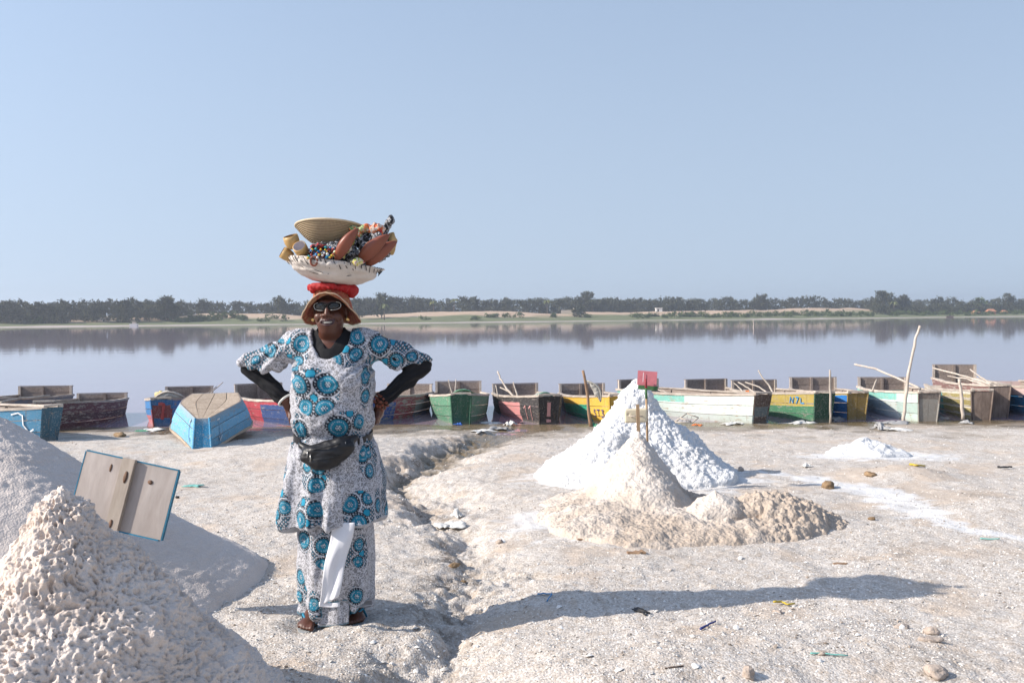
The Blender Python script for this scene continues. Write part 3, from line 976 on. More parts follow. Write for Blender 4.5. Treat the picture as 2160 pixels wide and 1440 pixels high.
def p_white(u, a, x, y):
    h = 0.90 * np.maximum(0, 1 - u) ** 1.10
    h = h + 0.13 * np.exp(-(u / 0.16) ** 4)
    return h
def d_white(V, U):
    return 0.040 * fbm(V * 3.3, 3, 71) + 0.016 * (0.5 - worley(V * 9.0, 6)) + 0.022 * (0.5 - worley(V * 22, 7)) + 0.012 * fbm(V * 36, 2, 73)
o = heap('salt_heap', 1.27, 10.15, 1.12, p_white, m_salt_white, 180, 400, 0.10, d_white, lambda V, U: 0.3 * sstep(0.1, 0.6, fbm(V * 2.5, 3, 75)), seed=3)
tag(o, 'tall pure white salt heap with a red and green sign on it', 'salt heap', 'salt heaps on the shore')

# weathered beige salt slumped in front of the white heap
lx = np.linspace(0.0, 2.95, 420); ly = np.linspace(6.35, 9.3, 380)
LX, LY = np.meshgrid(lx, ly)
wq = 0.10 * fbm(P3(LX, LY, 0.3, 3.0), 3, 81)
def blob(cx, cy, rx, ry, p=2.0):
    q = np.sqrt(((LX - cx) / rx) ** 2 + ((LY - cy) / ry) ** 2) + wq
    return np.maximum(0, 1 - q ** p)
edge = np.maximum.reduce([blob(1.05, 7.75, 0.86, 1.22, 2), blob(1.25, 7.30, 0.78, 0.70, 2), blob(1.70, 7.28, 0.62, 0.60, 2), blob(0.72, 7.45, 0.52, 0.78, 2)])
right = blob(2.02, 7.42, 0.50, 0.46, 2)
H = 0.034 * np.minimum(1, edge * 9) + 0.12 * edge ** 0.85 + 0.095 * np.minimum(1, right * 1.3)
peak = np.maximum(0, 1 - np.sqrt(((LX - 1.03) / 0.46) ** 2 + ((LY - 8.15) / 0.85) ** 2))
ridge_l = np.maximum(0, 1 - np.sqrt(((LX - 0.85) / 0.50) ** 2 + ((LY - 8.0) / 1.1) ** 2))
hollow = np.exp(-((LX - 1.50) / 0.26) ** 2 - ((LY - 7.95) / 0.34) ** 2)
hump = np.maximum(0, 1 - np.sqrt(((LX - 1.47) / 0.20) ** 2 + ((LY - 7.22) / 0.30) ** 2))
H = H + (0.46 * peak ** 0.95 + 0.07 * ridge_l + 0.15 * hump ** 0.8 - 0.09 * hollow) * (np.minimum(1, (edge + right) * 3))
crack_y = 7.02 + 0.12 * (LX - 1.3) + 0.05 * np.sin(LX * 7)
H = H - 0.085 * np.exp(-((LY - crack_y) / 0.026) ** 2) * sstep(1.36, 1.44, LX) * sstep(1.86, 1.72, LX) * np.minimum(1, edge * 2)
lip = sstep(1.38, 1.46, LX + 0.35 * (LY - 6.9)) * sstep(7.1, 6.8, LY)
body = sstep(0.0, 0.10, np.maximum(edge, right))
V = np.stack([LX, LY, gz(LX, LY, False) - 0.022 + H], -1)
gran = sstep(1.50, 1.78, LX + 0.25 * (LY - 7.2)) + 0.8 * hollow
rf = fbm(V * 5, 3, 85) * 0.018 + fbm(V * 16, 3, 86) * 0.010 + np.clip(gran, 0, 1) * (0.045 * (0.5 - worley(V * 18, 4)) + 0.02 * (0.5 - worley(V * 40, 2))) + 0.012 * (0.5 - worley(V * 26, 14)) - 0.03 * lip * sstep(0.4, 0.0, edge)
V[..., 2] += rf * body
keep = (np.maximum(edge, right) > 0.0)
silt = np.clip(0.15 + 1.0 * np.clip(gran, 0, 1) + 0.6 * sstep(0.0, 0.5, fbm(V * 2.2, 3, 88)) - 1.6 * peak - 0.6 * hump + 0.45 * sstep(7.3, 6.8, LY), 0, 1)
F = grid_faces(len(ly), len(lx))
kf = keep.reshape(-1)
F = F[kf[F].any(1)]
used = np.unique(F); remap = np.zeros(len(kf), np.int32); remap[used] = np.arange(len(used))
o = obj('salt_heap', V.reshape(-1, 3)[used], remap[F], m_salt_beige, attrs={'silt': silt.reshape(-1)[used]})
tag(o, 'low weathered beige salt heap slumped in front of the white one', 'salt heap', 'salt heaps on the shore')

o = heap('salt_heap', 4.30, 12.05, 0.44, lambda u, a, x, y: 0.19 * np.maximum(0, 1 - u) ** 0.8, m_salt_white, 50, 110, 0.2, lambda V, U: 0.03 * fbm(V * 9, 3, 90) + 0.02 * (0.5 - worley(V * 22, 3)), None, ell=(1.25, 0.9), seed=5, skirt=0.02)
tag(o, 'small white salt mound on the open ground at the right', 'salt heap', 'salt heaps on the shore')

# ------------------------------------------------------------------ shells and grit on the ground
def shell_proto(n=7):
    """domed bivalve half"""
    V = [(0, 0, 0.42)]
    for r, z in ((0.55, 0.30), (1.0, 0.0)):
        for k in range(n):
            t = 2 * math.pi * k / n
            V.append((r * math.cos(t) * 0.5, r * math.sin(t) * 0.38, z * 0.8 - 0.08))
    F = [[0, 1 + k, 1 + (k + 1) % n] for k in range(n)]
    for k in range(n):
        a, b_, c_, d_ = 1 + k, 1 + (k + 1) % n, 1 + n + (k + 1) % n, 1 + n + k
        F += [[a, d_, c_], [a, c_, b_]]
    return np.array(V, np.float32) * np.array([1, 1, 0.55]), np.array(F, np.int32)

m_shell, nt, b = mat('bleached_shell')
n = N(nt)
c = n.ramp(n.attr('tone'), [(0.0, (0.26, 0.20, 0.15)), (0.07, (0.40, 0.335, 0.275)), (0.20, (0.54, 0.485, 0.43)), (0.7, (0.66, 0.615, 0.555)), (1.0, (0.82, 0.80, 0.765))])
n.put(b.inputs['Base Color'], c)
b.inputs['Roughness'].default_value = 0.6

def scatter(count, ylo, yhi, size, seed, keepfn=None, sq=(1.0, 1.0, 1.0)):
    r = np.random.default_rng(seed)
    Y = ylo * (yhi / ylo) ** r.uniform(0, 1, count)
    X = r.uniform(-0.60, 0.60, count) * Y
    if keepfn is not None:
        k = keepfn(X, Y, r); X, Y = X[k], Y[k]
    m = len(X)
    S = size[0] * (size[1] / size[0]) ** (r.uniform(0, 1, m) ** 1.8)
    Z = gz(X, Y)
    V0, F0 = shell_proto(6)
    a = r.uniform(0, 6.283, m); tx, ty = r.normal(0, 0.45, m), r.normal(0, 0.45, m)
    fl = np.where(r.uniform(0, 1, m) < 0.3, -1, 1)
    v = V0[None] * S[:, None, None] * np.stack([r.uniform(.7, 1.3, m), r.uniform(.7, 1.3, m), r.uniform(.7, 1.5, m)], -1)[:, None, :]
    x = v[..., 0] * np.cos(a)[:, None] - v[..., 1] * np.sin(a)[:, None]
    y = v[..., 0] * np.sin(a)[:, None] + v[..., 1] * np.cos(a)[:, None]
    z = v[..., 2] + x * tx[:, None] + y * ty[:, None]
    P = np.stack([x + X[:, None], y + Y[:, None], z + Z[:, None] + 0.03 * S[:, None]], -1).reshape(-1, 3)
    F = (F0[None] + (np.arange(m) * len(V0))[:, None, None]).reshape(-1, 3)
    T = np.repeat(r.uniform(0, 1, m), len(V0))
    return P, F, T

def shelly(X, Y, r):
    d = sstep(-0.4, 0.5, fbm(P3(X, Y, 0.1, 0.8), 3, 301) + np.where(Y < 6.5, 0.25, 0) + np.where(np.abs(X + 0.35) < 1.2, 0.2, 0))
    return r.uniform(0, 1, len(X)) < 0.22 + 0.78 * d
parts = [scatter(60000, 3.6, 8.5, (0.005, 0.016), 1, shelly), scatter(4600, 3.6, 8.0, (0.013, 0.028), 2, shelly), scatter(8000, 8.0, 16.5, (0.010, 0.026), 3)]
P = []; F = []; T = []; k = 0
for p_, f_, t_ in parts:
    P.append(p_); F.append(f_ + k); T.append(t_); k += len(p_)
o = obj('crushed_shells', np.concatenate(P), np.concatenate(F), m_shell, attrs={'tone': np.concatenate(T)}, smooth=False)
setting(o, 'stuff', 'small bleached broken shells strewn over the whole shore', 'shells')

# larger single shells
V0, F0 = shell_proto(11)
r = np.random.default_rng(5)
big_me = []
for k in range(4):
    me = mesh_from('shell', V0 * np.array([1, r.uniform(.75, 1.1), r.uniform(.9, 1.4)]), F0, attrs={'tone': np.full(len(V0), (0.95, 0.85, 0.7, 0.4)[k])})
    me.materials.append(m_shell)
    big_me.append(me)
spots = []
for (px, py) in ((1002, 1370), (880, 1385), (800, 1400), (1085, 1288), (1175, 1285), (1300, 1420), (1480, 1300), (915, 1270), (1060, 1145), (780, 1360), (735, 1385), (640, 1380), (1550, 1330), (1810, 1345),
                 (1620, 1255), (1380, 1360), (1180, 1330), (1240, 1390), (930, 1420), (1350, 1190), (1700, 1190), (1560, 1180), (490, 1290), (600, 1225), (480, 1240), (1120, 1230), (1010, 1265), (870, 1330), (1460, 1405), (1730, 1400)):
    Yg = 1.52 * 2100 / (py - 665 + (px - 1080) * 0.00785)
    for _ in range(6):
        Xg = (px - 1080) / 2100 * Yg
        Yg = (1.52 - gz1(Xg, Yg)) * 2100 / (py - 665 + (px - 1080) * 0.00785)
    spots.append((Xg, Yg))
for k, (x, y) in enumerate(spots):
    o = link('shell', big_me[k % 4])
    s = r.uniform(0.028, 0.046)
    o.scale = (s, s, s)
    o.location = (x, y, gz1(x, y) + 0.004)
    o.rotation_euler = (r.normal(0, .25), r.normal(0, .25), r.uniform(0, 6.28))
    tag(o, 'larger rounded shell lying among the crushed shells', 'shell', 'larger shells on the shore')

# ------------------------------------------------------------------ wooden boats
m_wood_grey = wood_mat('weathered_grey_wood', (0.40, 0.335, 0.29), (0.185, 0.14, 0.115), (1.2, 6, 9), 5)
m_wood_pale = wood_mat('bleached_wood', (0.66, 0.58, 0.50), (0.40, 0.33, 0.27), (1.5, 7, 7), 5)
m_wood_tan = wood_mat('tan_plank_wood', (0.60, 0.49, 0.375), (0.40, 0.30, 0.215), (1.2, 7, 7), 4)
m_wood_brown = wood_mat('dark_brown_wood', (0.16, 0.11, 0.08), (0.06, 0.04, 0.03), (3, 3, 3), 6)

m_bow_taupe = wood_mat('taupe_bow_wood', (0.30, 0.235, 0.20), (0.15, 0.11, 0.09), (6, 6, 1.2), 3)

def paint_mat(name, base, rules, wear=0.45, under=(0.42, 0.36, 0.31), chip=(0.62, 0.60, 0.56), chip_amt=0.3):
    wear = wear + 0.28; chip_amt = min(0.75, chip_amt + 0.20)
    fade = lambda c_: tuple(0.96 * x + 0.04 * (0.30 * c_[0] + 0.55 * c_[1] + 0.15 * c_[2]) + 0.006 for x in c_)
    base = fade(base); rules = [(fade(rc), cd) for rc, cd in rules]
    """boat paint: rules are (colour, axis, lo, hi) on u = stern-to-bow 0..1 (bow face 1.2) and v = keel-to-rail 0..1"""
    m, nt, b = mat(name)
    n = N(nt)
    uv = n.new('ShaderNodeUVMap').outputs[0]
    sp = n.sep(uv)
    p = n.coord('Object')
    wob = n.math('MULTIPLY', n.math('SUBTRACT', n.noise(p, 3.5, 3, 0.6), 0.5), 0.06)
    c = (*base, 1)
    tone = n.noise(n.scale(p, (2, 5, 9)), 2.0, 5, 0.65)
    col = n.mix(tone, tuple(x * 0.78 for x in base), tuple(min(1, x * 1.15) for x in base))
    for (rc, conds) in rules:
        f = None
        for (ax, lo, hi) in conds:
            a = n.math('ADD', sp[0 if ax == 'u' else 1], wob)
            g = n.math('MULTIPLY', n.math('GREATER_THAN', a, lo), n.math('LESS_THAN', a, hi))
            f = g if f is None else n.math('MULTIPLY', f, g)
        col = n.mix(f, col, n.mix(tone, tuple(x * 0.78 for x in rc), tuple(min(1, x * 1.15) for x in rc)))
    # flaking: bare wood in streaks along the planks, chalky chips
    s1 = n.noise(n.scale(p, (1.0, 3.2, 6.0)), 4.5, 6, 0.7)
    s2 = n.noise(n.scale(p, (2.0, 5, 10.0)), 9.0, 5, 0.7)
    col = n.mix(n.math('MULTIPLY', n.ramp(s2, [(0.56, 0), (0.64, 1)]), chip_amt), col, chip)
    col = n.mix(n.ramp(s1, [(0.70 - 0.25 * wear, 0), (0.76 - 0.25 * wear, 0.9)]), col, n.mix(s2, tuple(x * 0.6 for x in under), under))
    # rust and dirt runs down the planks
    run = n.noise(n.scale(p, (9.0, 9.0, 0.8)), 2.2, 4, 0.6)
    col = n.mix(n.math('MULTIPLY', n.ramp(run, [(0.60, 0), (0.70, 1)]), 0.45), col, (0.20, 0.13, 0.08))
    # salt and mud line at the keel
    col = n.mix(n.math('MULTIPLY', n.rng(sp[1], 0.22, 0.0), 0.55), col, (0.36, 0.31, 0.26))
    col = n.mix(1.0, col, n.ramp(n.rand(), [(0, 0.82), (1, 1.08)]), 'MULTIPLY')
    n.put(b.inputs['Base Color'], col)
    n.put(b.inputs['Roughness'], n.rng(s1, 0.3, 0.7, 0.5, 0.8))
    b.inputs['Specular IOR Level'].default_value = 0.3
    n.put(b.inputs['Normal'], n.bump(n.math('ADD', s1, s2), 0.35, 0.005))
    return m

class Boat:
    def __init__(s, label, stern, bow, zs, zb, L=None, beam=1.15, ws=1.0, wb=0.34, depth=0.50, mats=None, flare=0.80, strakes=3, board=0.25, full=0.36, lin=False, flip=False, rail=None, bow_mat=None, seed=0, group='wooden boats along the shore'):
        """stern and bow: plan points of the two ends, zs / zb: keel height there"""
        s.rng = np.random.default_rng(900 + seed)
        d = np.array(bow, float) - np.array(stern, float)
        s.L = L = float(np.linalg.norm(d)) if L is None else L
        s.beam, s.ws, s.wb, s.depth, s.flare = beam, ws, wb, depth, flare
        mid = (np.array(stern) + np.array(bow)) / 2
        s.root = empty('wooden_boat', (mid[0], mid[1], (zs + zb) / 2))
        yaw = math.atan2(d[1], d[0]); pitch = -math.atan2(zb - zs, L)
        M = Matrix.Rotation(yaw, 4, 'Z') @ Matrix.Rotation(pitch, 4, 'Y')
        if flip:
            M = M @ Matrix.Rotation(math.pi, 4, 'X')
        s.root.rotation_euler = M.to_euler()
        tag(s.root, label, 'boat', group)
        s.p = np.polyfit([0, 0.22, 0.5, 0.78, 1.0], [ws / 2, beam * 0.497, beam * 0.495, beam * full, wb / 2], 4)
        s.paint = mats; s.lin = lin
        s.rail_m = rail or m_wood_pale
        paint, wood = mats, m_wood_grey
        T = np.linspace(0, 1, 15)
        pieces = np.linspace(0, 1, strakes + 1)
        for side in (1, -1):
            for k in range(strakes):
                a, b_ = pieces[k] + (0.012 if k else 0), pieces[k + 1] - 0.006
                off = s.rng.uniform(0, 0.007) + 0.004 * (k % 2)
                ring = []
                for t in T:
                    ring.append([s.pt(t, a, side, off), s.pt(t, b_, side, off), s.pt(t, b_, side, off - 0.024), s.pt(t, a, side, off - 0.024)])
                V = np.array(ring).reshape(-1, 3)
                F = []; mi = []
                for i in range(len(T) - 1):
                    for j in range(4):
                        q = [i * 4 + j, i * 4 + (j + 1) % 4, (i + 1) * 4 + (j + 1) % 4, (i + 1) * 4 + j]
                        F.append(q if side > 0 else q[::-1]); mi.append(0 if j == 0 else 1)
                e = len(T) * 4 - 4
                F += [[0, 3, 2, 1] if side > 0 else [0, 1, 2, 3], [e, e + 1, e + 2, e + 3] if side > 0 else [e, e + 3, e + 2, e + 1]]; mi += [0, 0]
                uv = np.array([[t, v] for t in T for v in (a, b_, b_, a)])
                obj('strake', V, F, [paint, wood], s.root, uv=uv, smooth=False, midx=mi)
            # rail along the top edge
            ring = []
            for t in np.linspace(-0.01, 1.005, 15):
                p0 = s.pt(t, 1.0, side, 0.018); p1 = s.pt(t, 1.0, side, -0.048)
                ring.append([p0 + (0, 0, -0.012), p0 + (0, 0, 0.026), p1 + (0, 0, 0.026), p1 + (0, 0, -0.002)])
            V = np.array(ring).reshape(-1, 3)
            V += s.rng.normal(0, 0.003, V.shape)
            F = []
            for i in range(14):
                for j in range(4):
                    q = [i * 4 + j, i * 4 + (j + 1) % 4, (i + 1) * 4 + (j + 1) % 4, (i + 1) * 4 + j]
                    F.append(q if side > 0 else q[::-1])
            F += [[0, 3, 2, 1], [56, 57, 58, 59]]
            obj('gunwale', V, F, s.rail_m, s.root, smooth=False)
        # flat bottom, of planks laid lengthwise
        nb = 4
        for k in range(nb):
            fa, fb = -1 + 2 * k / nb + 0.012, -1 + 2 * (k + 1) / nb - 0.012
            top = []; bot = []
            for t in np.linspace(0.005, 0.995, 9):
                q = s.pt(t, 0.0, 1, -0.004)
                for f, arr in ((fa, top), (fb, top)):
                    arr.append((q[0], q[1] * f, q[2]))
            V = np.array(top + [(x, y, z + 0.022) for x, y, z in top])
            m9 = 18; F = []
            for i in range(8):
                a = 2 * i
                F += [[a, a + 1, a + 3, a + 2], [m9 + a, m9 + a + 2, m9 + a + 3, m9 + a + 1], [a, a + 2, m9 + a + 2, m9 + a], [a + 1, m9 + a + 1, m9 + a + 3, a + 3]]
            F += [[0, m9, m9 + 1, 1], [16, 17, m9 + 17, m9 + 16]]
            obj('bottom_plank', V, F, s.bottom_mat(flip), s.root, smooth=False)
        s.panel('bow_board', 1.0, bow_mat or paint, 2, 1.2)
        s.panel('transom_plank', 0.0, paint, 1, 0.0)
        # corner posts of the bow face
        for side in (1, -1):
            a, b_ = s.pt(1.0, 0.0, side, 0.012), s.pt(1.0, 1.0, side, 0.012)
            Vp, Fp = tube([a + (0.010, 0, -0.01), b_ + (0.010, 0, 0.0)], 0.016, 4)
            obj('corner_post', Vp, Fp, bow_mat or paint, s.root, uv=np.array([[1.2, 0.4 if i < 4 else 1.0] for i in range(8)]), smooth=False)
        a, b_ = s.pt(1.0, 1.0, 1, 0.01), s.pt(1.0, 1.0, -1, 0.01)
        mb = MB(); mb.box((a[0] - 0.01, 0, a[2] + 0.032), (0.085, a[1] - b_[1], 0.028)); mb.build('bow_cap', s.rail_m, s.root)
        for t in (0.28, 0.62):
            q = s.pt(t, 0.86, 1, -0.03)
            mb = MB(); mb.box((q[0], 0, q[2]), (0.20, 2 * q[1], 0.028)); mb.build('thwart', m_wood_grey, s.root)
        for t in (0.12, 0.45, 0.78):
            for side in (1, -1):
                a, b_ = s.pt(t, 0.05, side, -0.040), s.pt(t, 0.97, side, -0.040)
                mb = MB(); mb.tube([a, b_], 0.016, 4); mb.build('rib', m_wood_grey, s.root)
        if board > 0:
            # tall stern board above the rails: two planks and three battens
            q = s.pt(0.0, 1.0, 1, 0.0)
            hw = q[1] * 0.985; z0 = q[2] - 0.06
            for k in range(2):
                h = board / 2
                mb = MB()
                mb.box((q[0] + 0.015 + 0.006 * k, 0, z0 + h * (k + 0.5)), (0.026, 2 * hw * s.rng.uniform(0.985, 1.0), h + (0.012 if k == 0 else -0.001)))
                mb.build('stern_plank', m_wood_grey, s.root)
            for f in (-0.95, s.rng.uniform(-0.12, 0.12), 0.95):
                mb = MB(); mb.box((q[0] + 0.05, hw * f, z0 + board * 0.5 - 0.02), (0.042, 0.05, board * s.rng.uniform(1.0, 1.06) + 0.06)); mb.build('batten', s.rail_m if abs(f) > .5 else m_wood_grey, s.root)
            mb = MB(); mb.box((q[0] + 0.015, 0, z0 + board + 0.012), (0.045, 2 * hw * 1.01, 0.018)); mb.build('stern_cap', m_wood_grey, s.root)
    def bottom_mat(s, flip):
        return m_wood_tan if flip else m_wood_grey
    def pt(s, t, v, side, off=0.0):
        ht = float(np.polyval(s.p, t)) if not s.lin else float(np.interp(t, [0, 0.30, 0.42, 1.0], [s.ws / 2, s.beam / 2, s.beam * 0.49, s.wb / 2])); hb = ht * s.flare
        rake = 0.13 * v * max(0, (t - 0.5) * 2) ** 3 - 0.06 * v * max(0, (0.5 - t) * 2) ** 3
        zt = s.depth * (0.92 + 0.12 * max(0, t - 0.3) ** 2 * 2)
        y = hb + (ht - hb) * v + 0.025 * math.sin(math.pi * v) * (1 if 0.02 < t < 0.98 else 0.4)
        return np.array([(t - 0.5) * s.L + rake, side * (y + off), v * zt])
    def panel(s, name, t, m, n, u):
        """the flat end face, in n boards side by side"""
        for k in range(n):
            fa, fb = -1 + 2 * k / n + 0.01, -1 + 2 * (k + 1) / n - 0.01
            V = []
            sg = 1 if t > 0.5 else -1
            for dx in (0.010 * sg, -0.016 * sg):
                for v in (0.0, 0.5, 1.0):
                    q = s.pt(t, v, 1, 0.0)
                    for f in (fa, fb):
                        V.append((q[0] + dx, q[1] * f, q[2]))
            F = [[0, 1, 3, 2], [2, 3, 5, 4], [6, 8, 9, 7], [8, 10, 11, 9], [0, 6, 7, 1], [4, 5, 11, 10], [0, 2, 8, 6], [2, 4, 10, 8], [1, 7, 9, 3], [3, 9, 11, 5]]
            if sg < 0: F = [f[::-1] for f in F]
            uv = np.array([[u, v] for _ in (0, 1) for v in (0, .5, 1) for f in (0, 1)])
            obj(name, V, F, m, s.root, uv=uv, smooth=False)
    def stroke(s, lines, side, material, width=0.02, where='side', off=0.016):
        """hand-painted strokes on the hull: lists of (u, v) points"""
        mb = MB()
        for ln in lines:
            ln = np.array(ln, float)
            P = []
            for (a, b_), (c_, d_) in zip(ln[:-1], ln[1:]):
                for k in range(5):
                    P.append((a + (c_ - a) * k / 5, b_ + (d_ - b_) * k / 5))
            P.append(tuple(ln[-1]))
            if where == 'side':
                Q = np.array([s.pt(u, v, side, off) for u, v in P])
            else:
                Q = np.array([s.pt(1.0, v, 1, 0.0) * (1, u, 1) + (off + 0.004, 0, 0) for u, v in P])
            T = np.gradient(Q, axis=0); T /= np.linalg.norm(T, axis=1)[:, None] + 1e-9
            nrm = np.array([0, side, 0.0]) if where == 'side' else np.array([1.0, 0, 0])
            W = np.cross(T, nrm); W /= np.linalg.norm(W, axis=1)[:, None] + 1e-9
            w = width * 0.5 * s.rng.uniform(0.8, 1.2, (len(Q), 1))
            V = np.concatenate([Q - W * w, Q + W * w, Q - W * w - nrm * 0.003, Q + W * w - nrm * 0.003])
            m = len(Q); F = []
            for i in range(m - 1):
                F += [[i, i + 1, m + i + 1, m + i], [2 * m + i, 3 * m + i, 3 * m + i + 1, 2 * m + i + 1]]
            mb.add(V, F)
        return mb.build('painted_mark', material, s.root)

def flat_mat(name, col, rough=0.7):
    return simple_mat(name, col, rough, 0.15, 12, 0.1)
k_white = flat_mat('mark_white', (0.72, 0.74, 0.76)); k_black = flat_mat('mark_black', (0.03, 0.03, 0.035)); k_pink = flat_mat('mark_pink', (0.62, 0.32, 0.30))
k_blue = flat_mat('mark_blue', (0.05, 0.26, 0.52)); k_yellow = flat_mat('mark_yellow', (0.52, 0.40, 0.06)); k_darkblue = flat_mat('mark_dark_blue', (0.04, 0.05, 0.20)); k_red = flat_mat('mark_red', (0.42, 0.08, 0.08))
BLUE = (0.055, 0.22, 0.40); SKYB = (0.075, 0.30, 0.50); DBLUE = (0.02, 0.055, 0.17); RED = (0.36, 0.035, 0.05); MAROON = (0.115, 0.030, 0.035); GREEN = (0.055, 0.20, 0.10)
DGREEN = (0.018, 0.075, 0.045); PINK = (0.56, 0.22, 0.21); CHAR = (0.035, 0.030, 0.030); YEL = (0.70, 0.42, 0.04); GREENB = (0.01, 0.33, 0.19); MINT = (0.60, 0.68, 0.63); TEAL = (0.20, 0.50, 0.42)
OLIVE = (0.46, 0.34, 0.07); VBLUE = (0.01, 0.17, 0.52)
WZ = WATER_Z

def bt(label, px_s, Ys, px_b, Yb, **kw):
    S = (pix_x(px_s, Ys), Ys); Bw = (pix_x(px_b, Yb), Yb)
    zs = kw.pop('zs', WZ - 0.10) - 0.055; zb = kw.pop('zb', WZ - 0.02) - 0.05
    return Boat(label, S, Bw, zs, zb, **kw)

# 1 near blue boat on the left, cut by the frame
B1 = bt('blue boat with white letters on its side, cut by the left edge', -170, 16.8, 97, 15.0, zs=-0.36, zb=-0.30, depth=0.52, seed=1, board=0.0, L=None, wb=0.30,
        mats=paint_mat('paint_blue_letters', (0.075, 0.27, 0.44), [((0.03, 0.10, 0.15), [('u', 1.1, 2)])], 0.15, chip_amt=0.25))
B1.stroke([[(0.875, 0.86), (0.905, 0.90), (0.925, 0.82), (0.93, 0.55), (0.955, 0.33), (0.975, 0.42)]], -1, k_white, 0.025)
B1.stroke([[(0.70, 0.62), (0.705, 0.30), (0.745, 0.30)], [(0.76, 0.60), (0.76, 0.28)], [(0.76, 0.45), (0.79, 0.45)], [(0.79, 0.60), (0.79, 0.28)], [(0.81, 0.34), (0.815, 0.54), (0.835, 0.54), (0.84, 0.34), (0.82, 0.30), (0.81, 0.34)], [(0.85, 0.60), (0.885, 0.60)], [(0.868, 0.60), (0.87, 0.26), (0.885, 0.24)]], -1, k_white, 0.030)
# 2 grey boat behind it
B2 = bt('grey-blue boat behind the blue lettered one, showing its long stern board', 92, 21.4, -60, 18.2, seed=2, zb=WZ + 0.03, mats=paint_mat('paint_grey_blue', (0.17, 0.20, 0.24), [], 0.6), beam=1.25, ws=1.15)
# 3 maroon
B3 = bt('dark maroon boat with flaking paint, at the water beside the blue lettered boat', 212, 20.3, 95, 17.0, seed=3, zs=WZ - 0.12, zb=WZ + 0.03, board=0.17, depth=0.52,
        mats=paint_mat('paint_maroon', MAROON, [((0.07, 0.03, 0.03), [('v', 0.4, 0.62)])], 0.4, chip=(0.40, 0.34, 0.32), chip_amt=0.45))
# 4 blue and red bow with net
B4 = bt('small blue and red boat with net and yellow canister, behind the overturned boat', 397, 21.2, 340, 17.9, seed=4, zs=WZ - 0.12, zb=WZ + 0.02, depth=0.50,
        mats=paint_mat('paint_blue_red', (0.04, 0.22, 0.52), [((0.55, 0.18, 0.20), [('v', 0.0, 0.45), ('u', 0.0, 0.97)])], 0.2), bow_mat=paint_mat('paint_blue_bow', (0.03, 0.15, 0.36), [((0.25, 0.05, 0.06), [('v', 0.35, 0.8)])], 0.2))
B4.stroke([[(-0.3, 0.85), (0.25, 0.85), (0.0, 0.3)]], 1, k_red, 0.05, 'bow')
# 5 overturned pale blue
zg = gz1(-4.2, 13.6)
B5 = Boat('overturned sky blue boat with tan bottom upward on the shore', (pix_x(452, 16.9), 16.9), (pix_x(424, 13.75), 13.75), zg + 0.50, zg + 0.385, beam=1.24, ws=1.02, wb=0.22, depth=0.42, flare=0.74, lin=True, flip=True, seed=5, board=0.0,
          mats=paint_mat('paint_sky_blue', (0.12, 0.37, 0.56), [((0.02, 0.24, 0.44), [('u', 1.1, 2)])], 0.25, chip_amt=0.55), rail=m_wood_tan)
B5.stroke([[(0.90, 0.14), (0.905, 0.35), (0.912, 0.62), (0.922, 0.82)], [(0.89, 0.22), (0.90, 0.10), (0.915, 0.18)], [(0.905, 0.70), (0.922, 0.84), (0.932, 0.70)]], 1, k_white, 0.022)
B5.stroke([[(0.86, 0.16), (0.90, 0.16)], [(0.88, 0.16), (0.885, 0.50), (0.89, 0.80)], [(0.865, 0.70), (0.892, 0.84), (0.91, 0.66)]], -1, k_white, 0.022)
# 6 red and dark blue, behind the woman's arm
B6 = bt('red boat with a dark blue round patch, left of the woman', 545, 20.6, 655, 17.45, seed=6, zs=WZ - 0.08, zb=WZ + 0.02, board=0.30,
        mats=paint_mat('paint_red_blue', RED, [(DBLUE, [('u', 0.60, 0.97), ('v', 0.12, 0.86)]), ((0.25, 0.02, 0.04), [('v', -1, 0.12)])], 0.1, chip_amt=0.08))
B6.stroke([[(0.33, 0.82), (0.355, 0.86), (0.37, 0.74), (0.355, 0.64), (0.335, 0.68), (0.33, 0.82)], [(0.40, 0.84), (0.435, 0.84), (0.415, 0.70), (0.44, 0.66), (0.43, 0.54), (0.40, 0.54)]], 1, k_darkblue, 0.024)
# 7 red, white and blue patchy, right of the woman
B7 = bt('patchy red, white and blue boat right of the woman', 862, 20.7, 745, 17.9, seed=7, zs=WZ - 0.06, zb=WZ + 0.02, board=0.22, depth=0.52,
        mats=paint_mat('paint_patchy', (0.30, 0.31, 0.34), [((0.33, 0.04, 0.06), [('u', 0.42, 0.70)]), ((0.03, 0.08, 0.30), [('u', 0.70, 2)]), ((0.26, 0.05, 0.06), [('v', 0.80, 0.93)]), ((0.05, 0.10, 0.26), [('v', 0.12, 0.30), ('u', 0, 0.42)])], 0.5, chip_amt=0.5))
B7.stroke([[(0.60, 0.62), (0.57, 0.66), (0.555, 0.60)], [(0.60, 0.38), (0.59, 0.30), (0.565, 0.32), (0.56, 0.42)], [(0.55, 0.36), (0.535, 0.30), (0.515, 0.42)]], -1, k_white, 0.024)
# 8 green
B8 = bt('green boat facing the camera with a green net over its rail', 966, 21.2, 971, 17.85, seed=8, zs=WZ - 0.16, zb=WZ + 0.0, depth=0.56, beam=1.16, board=0.30,
        mats=paint_mat('paint_green', (0.075, 0.22, 0.125), [], 0.25, chip_amt=0.35), bow_mat=paint_mat('paint_dark_green', (0.02, 0.10, 0.055), [], 0.12, chip_amt=0.1))
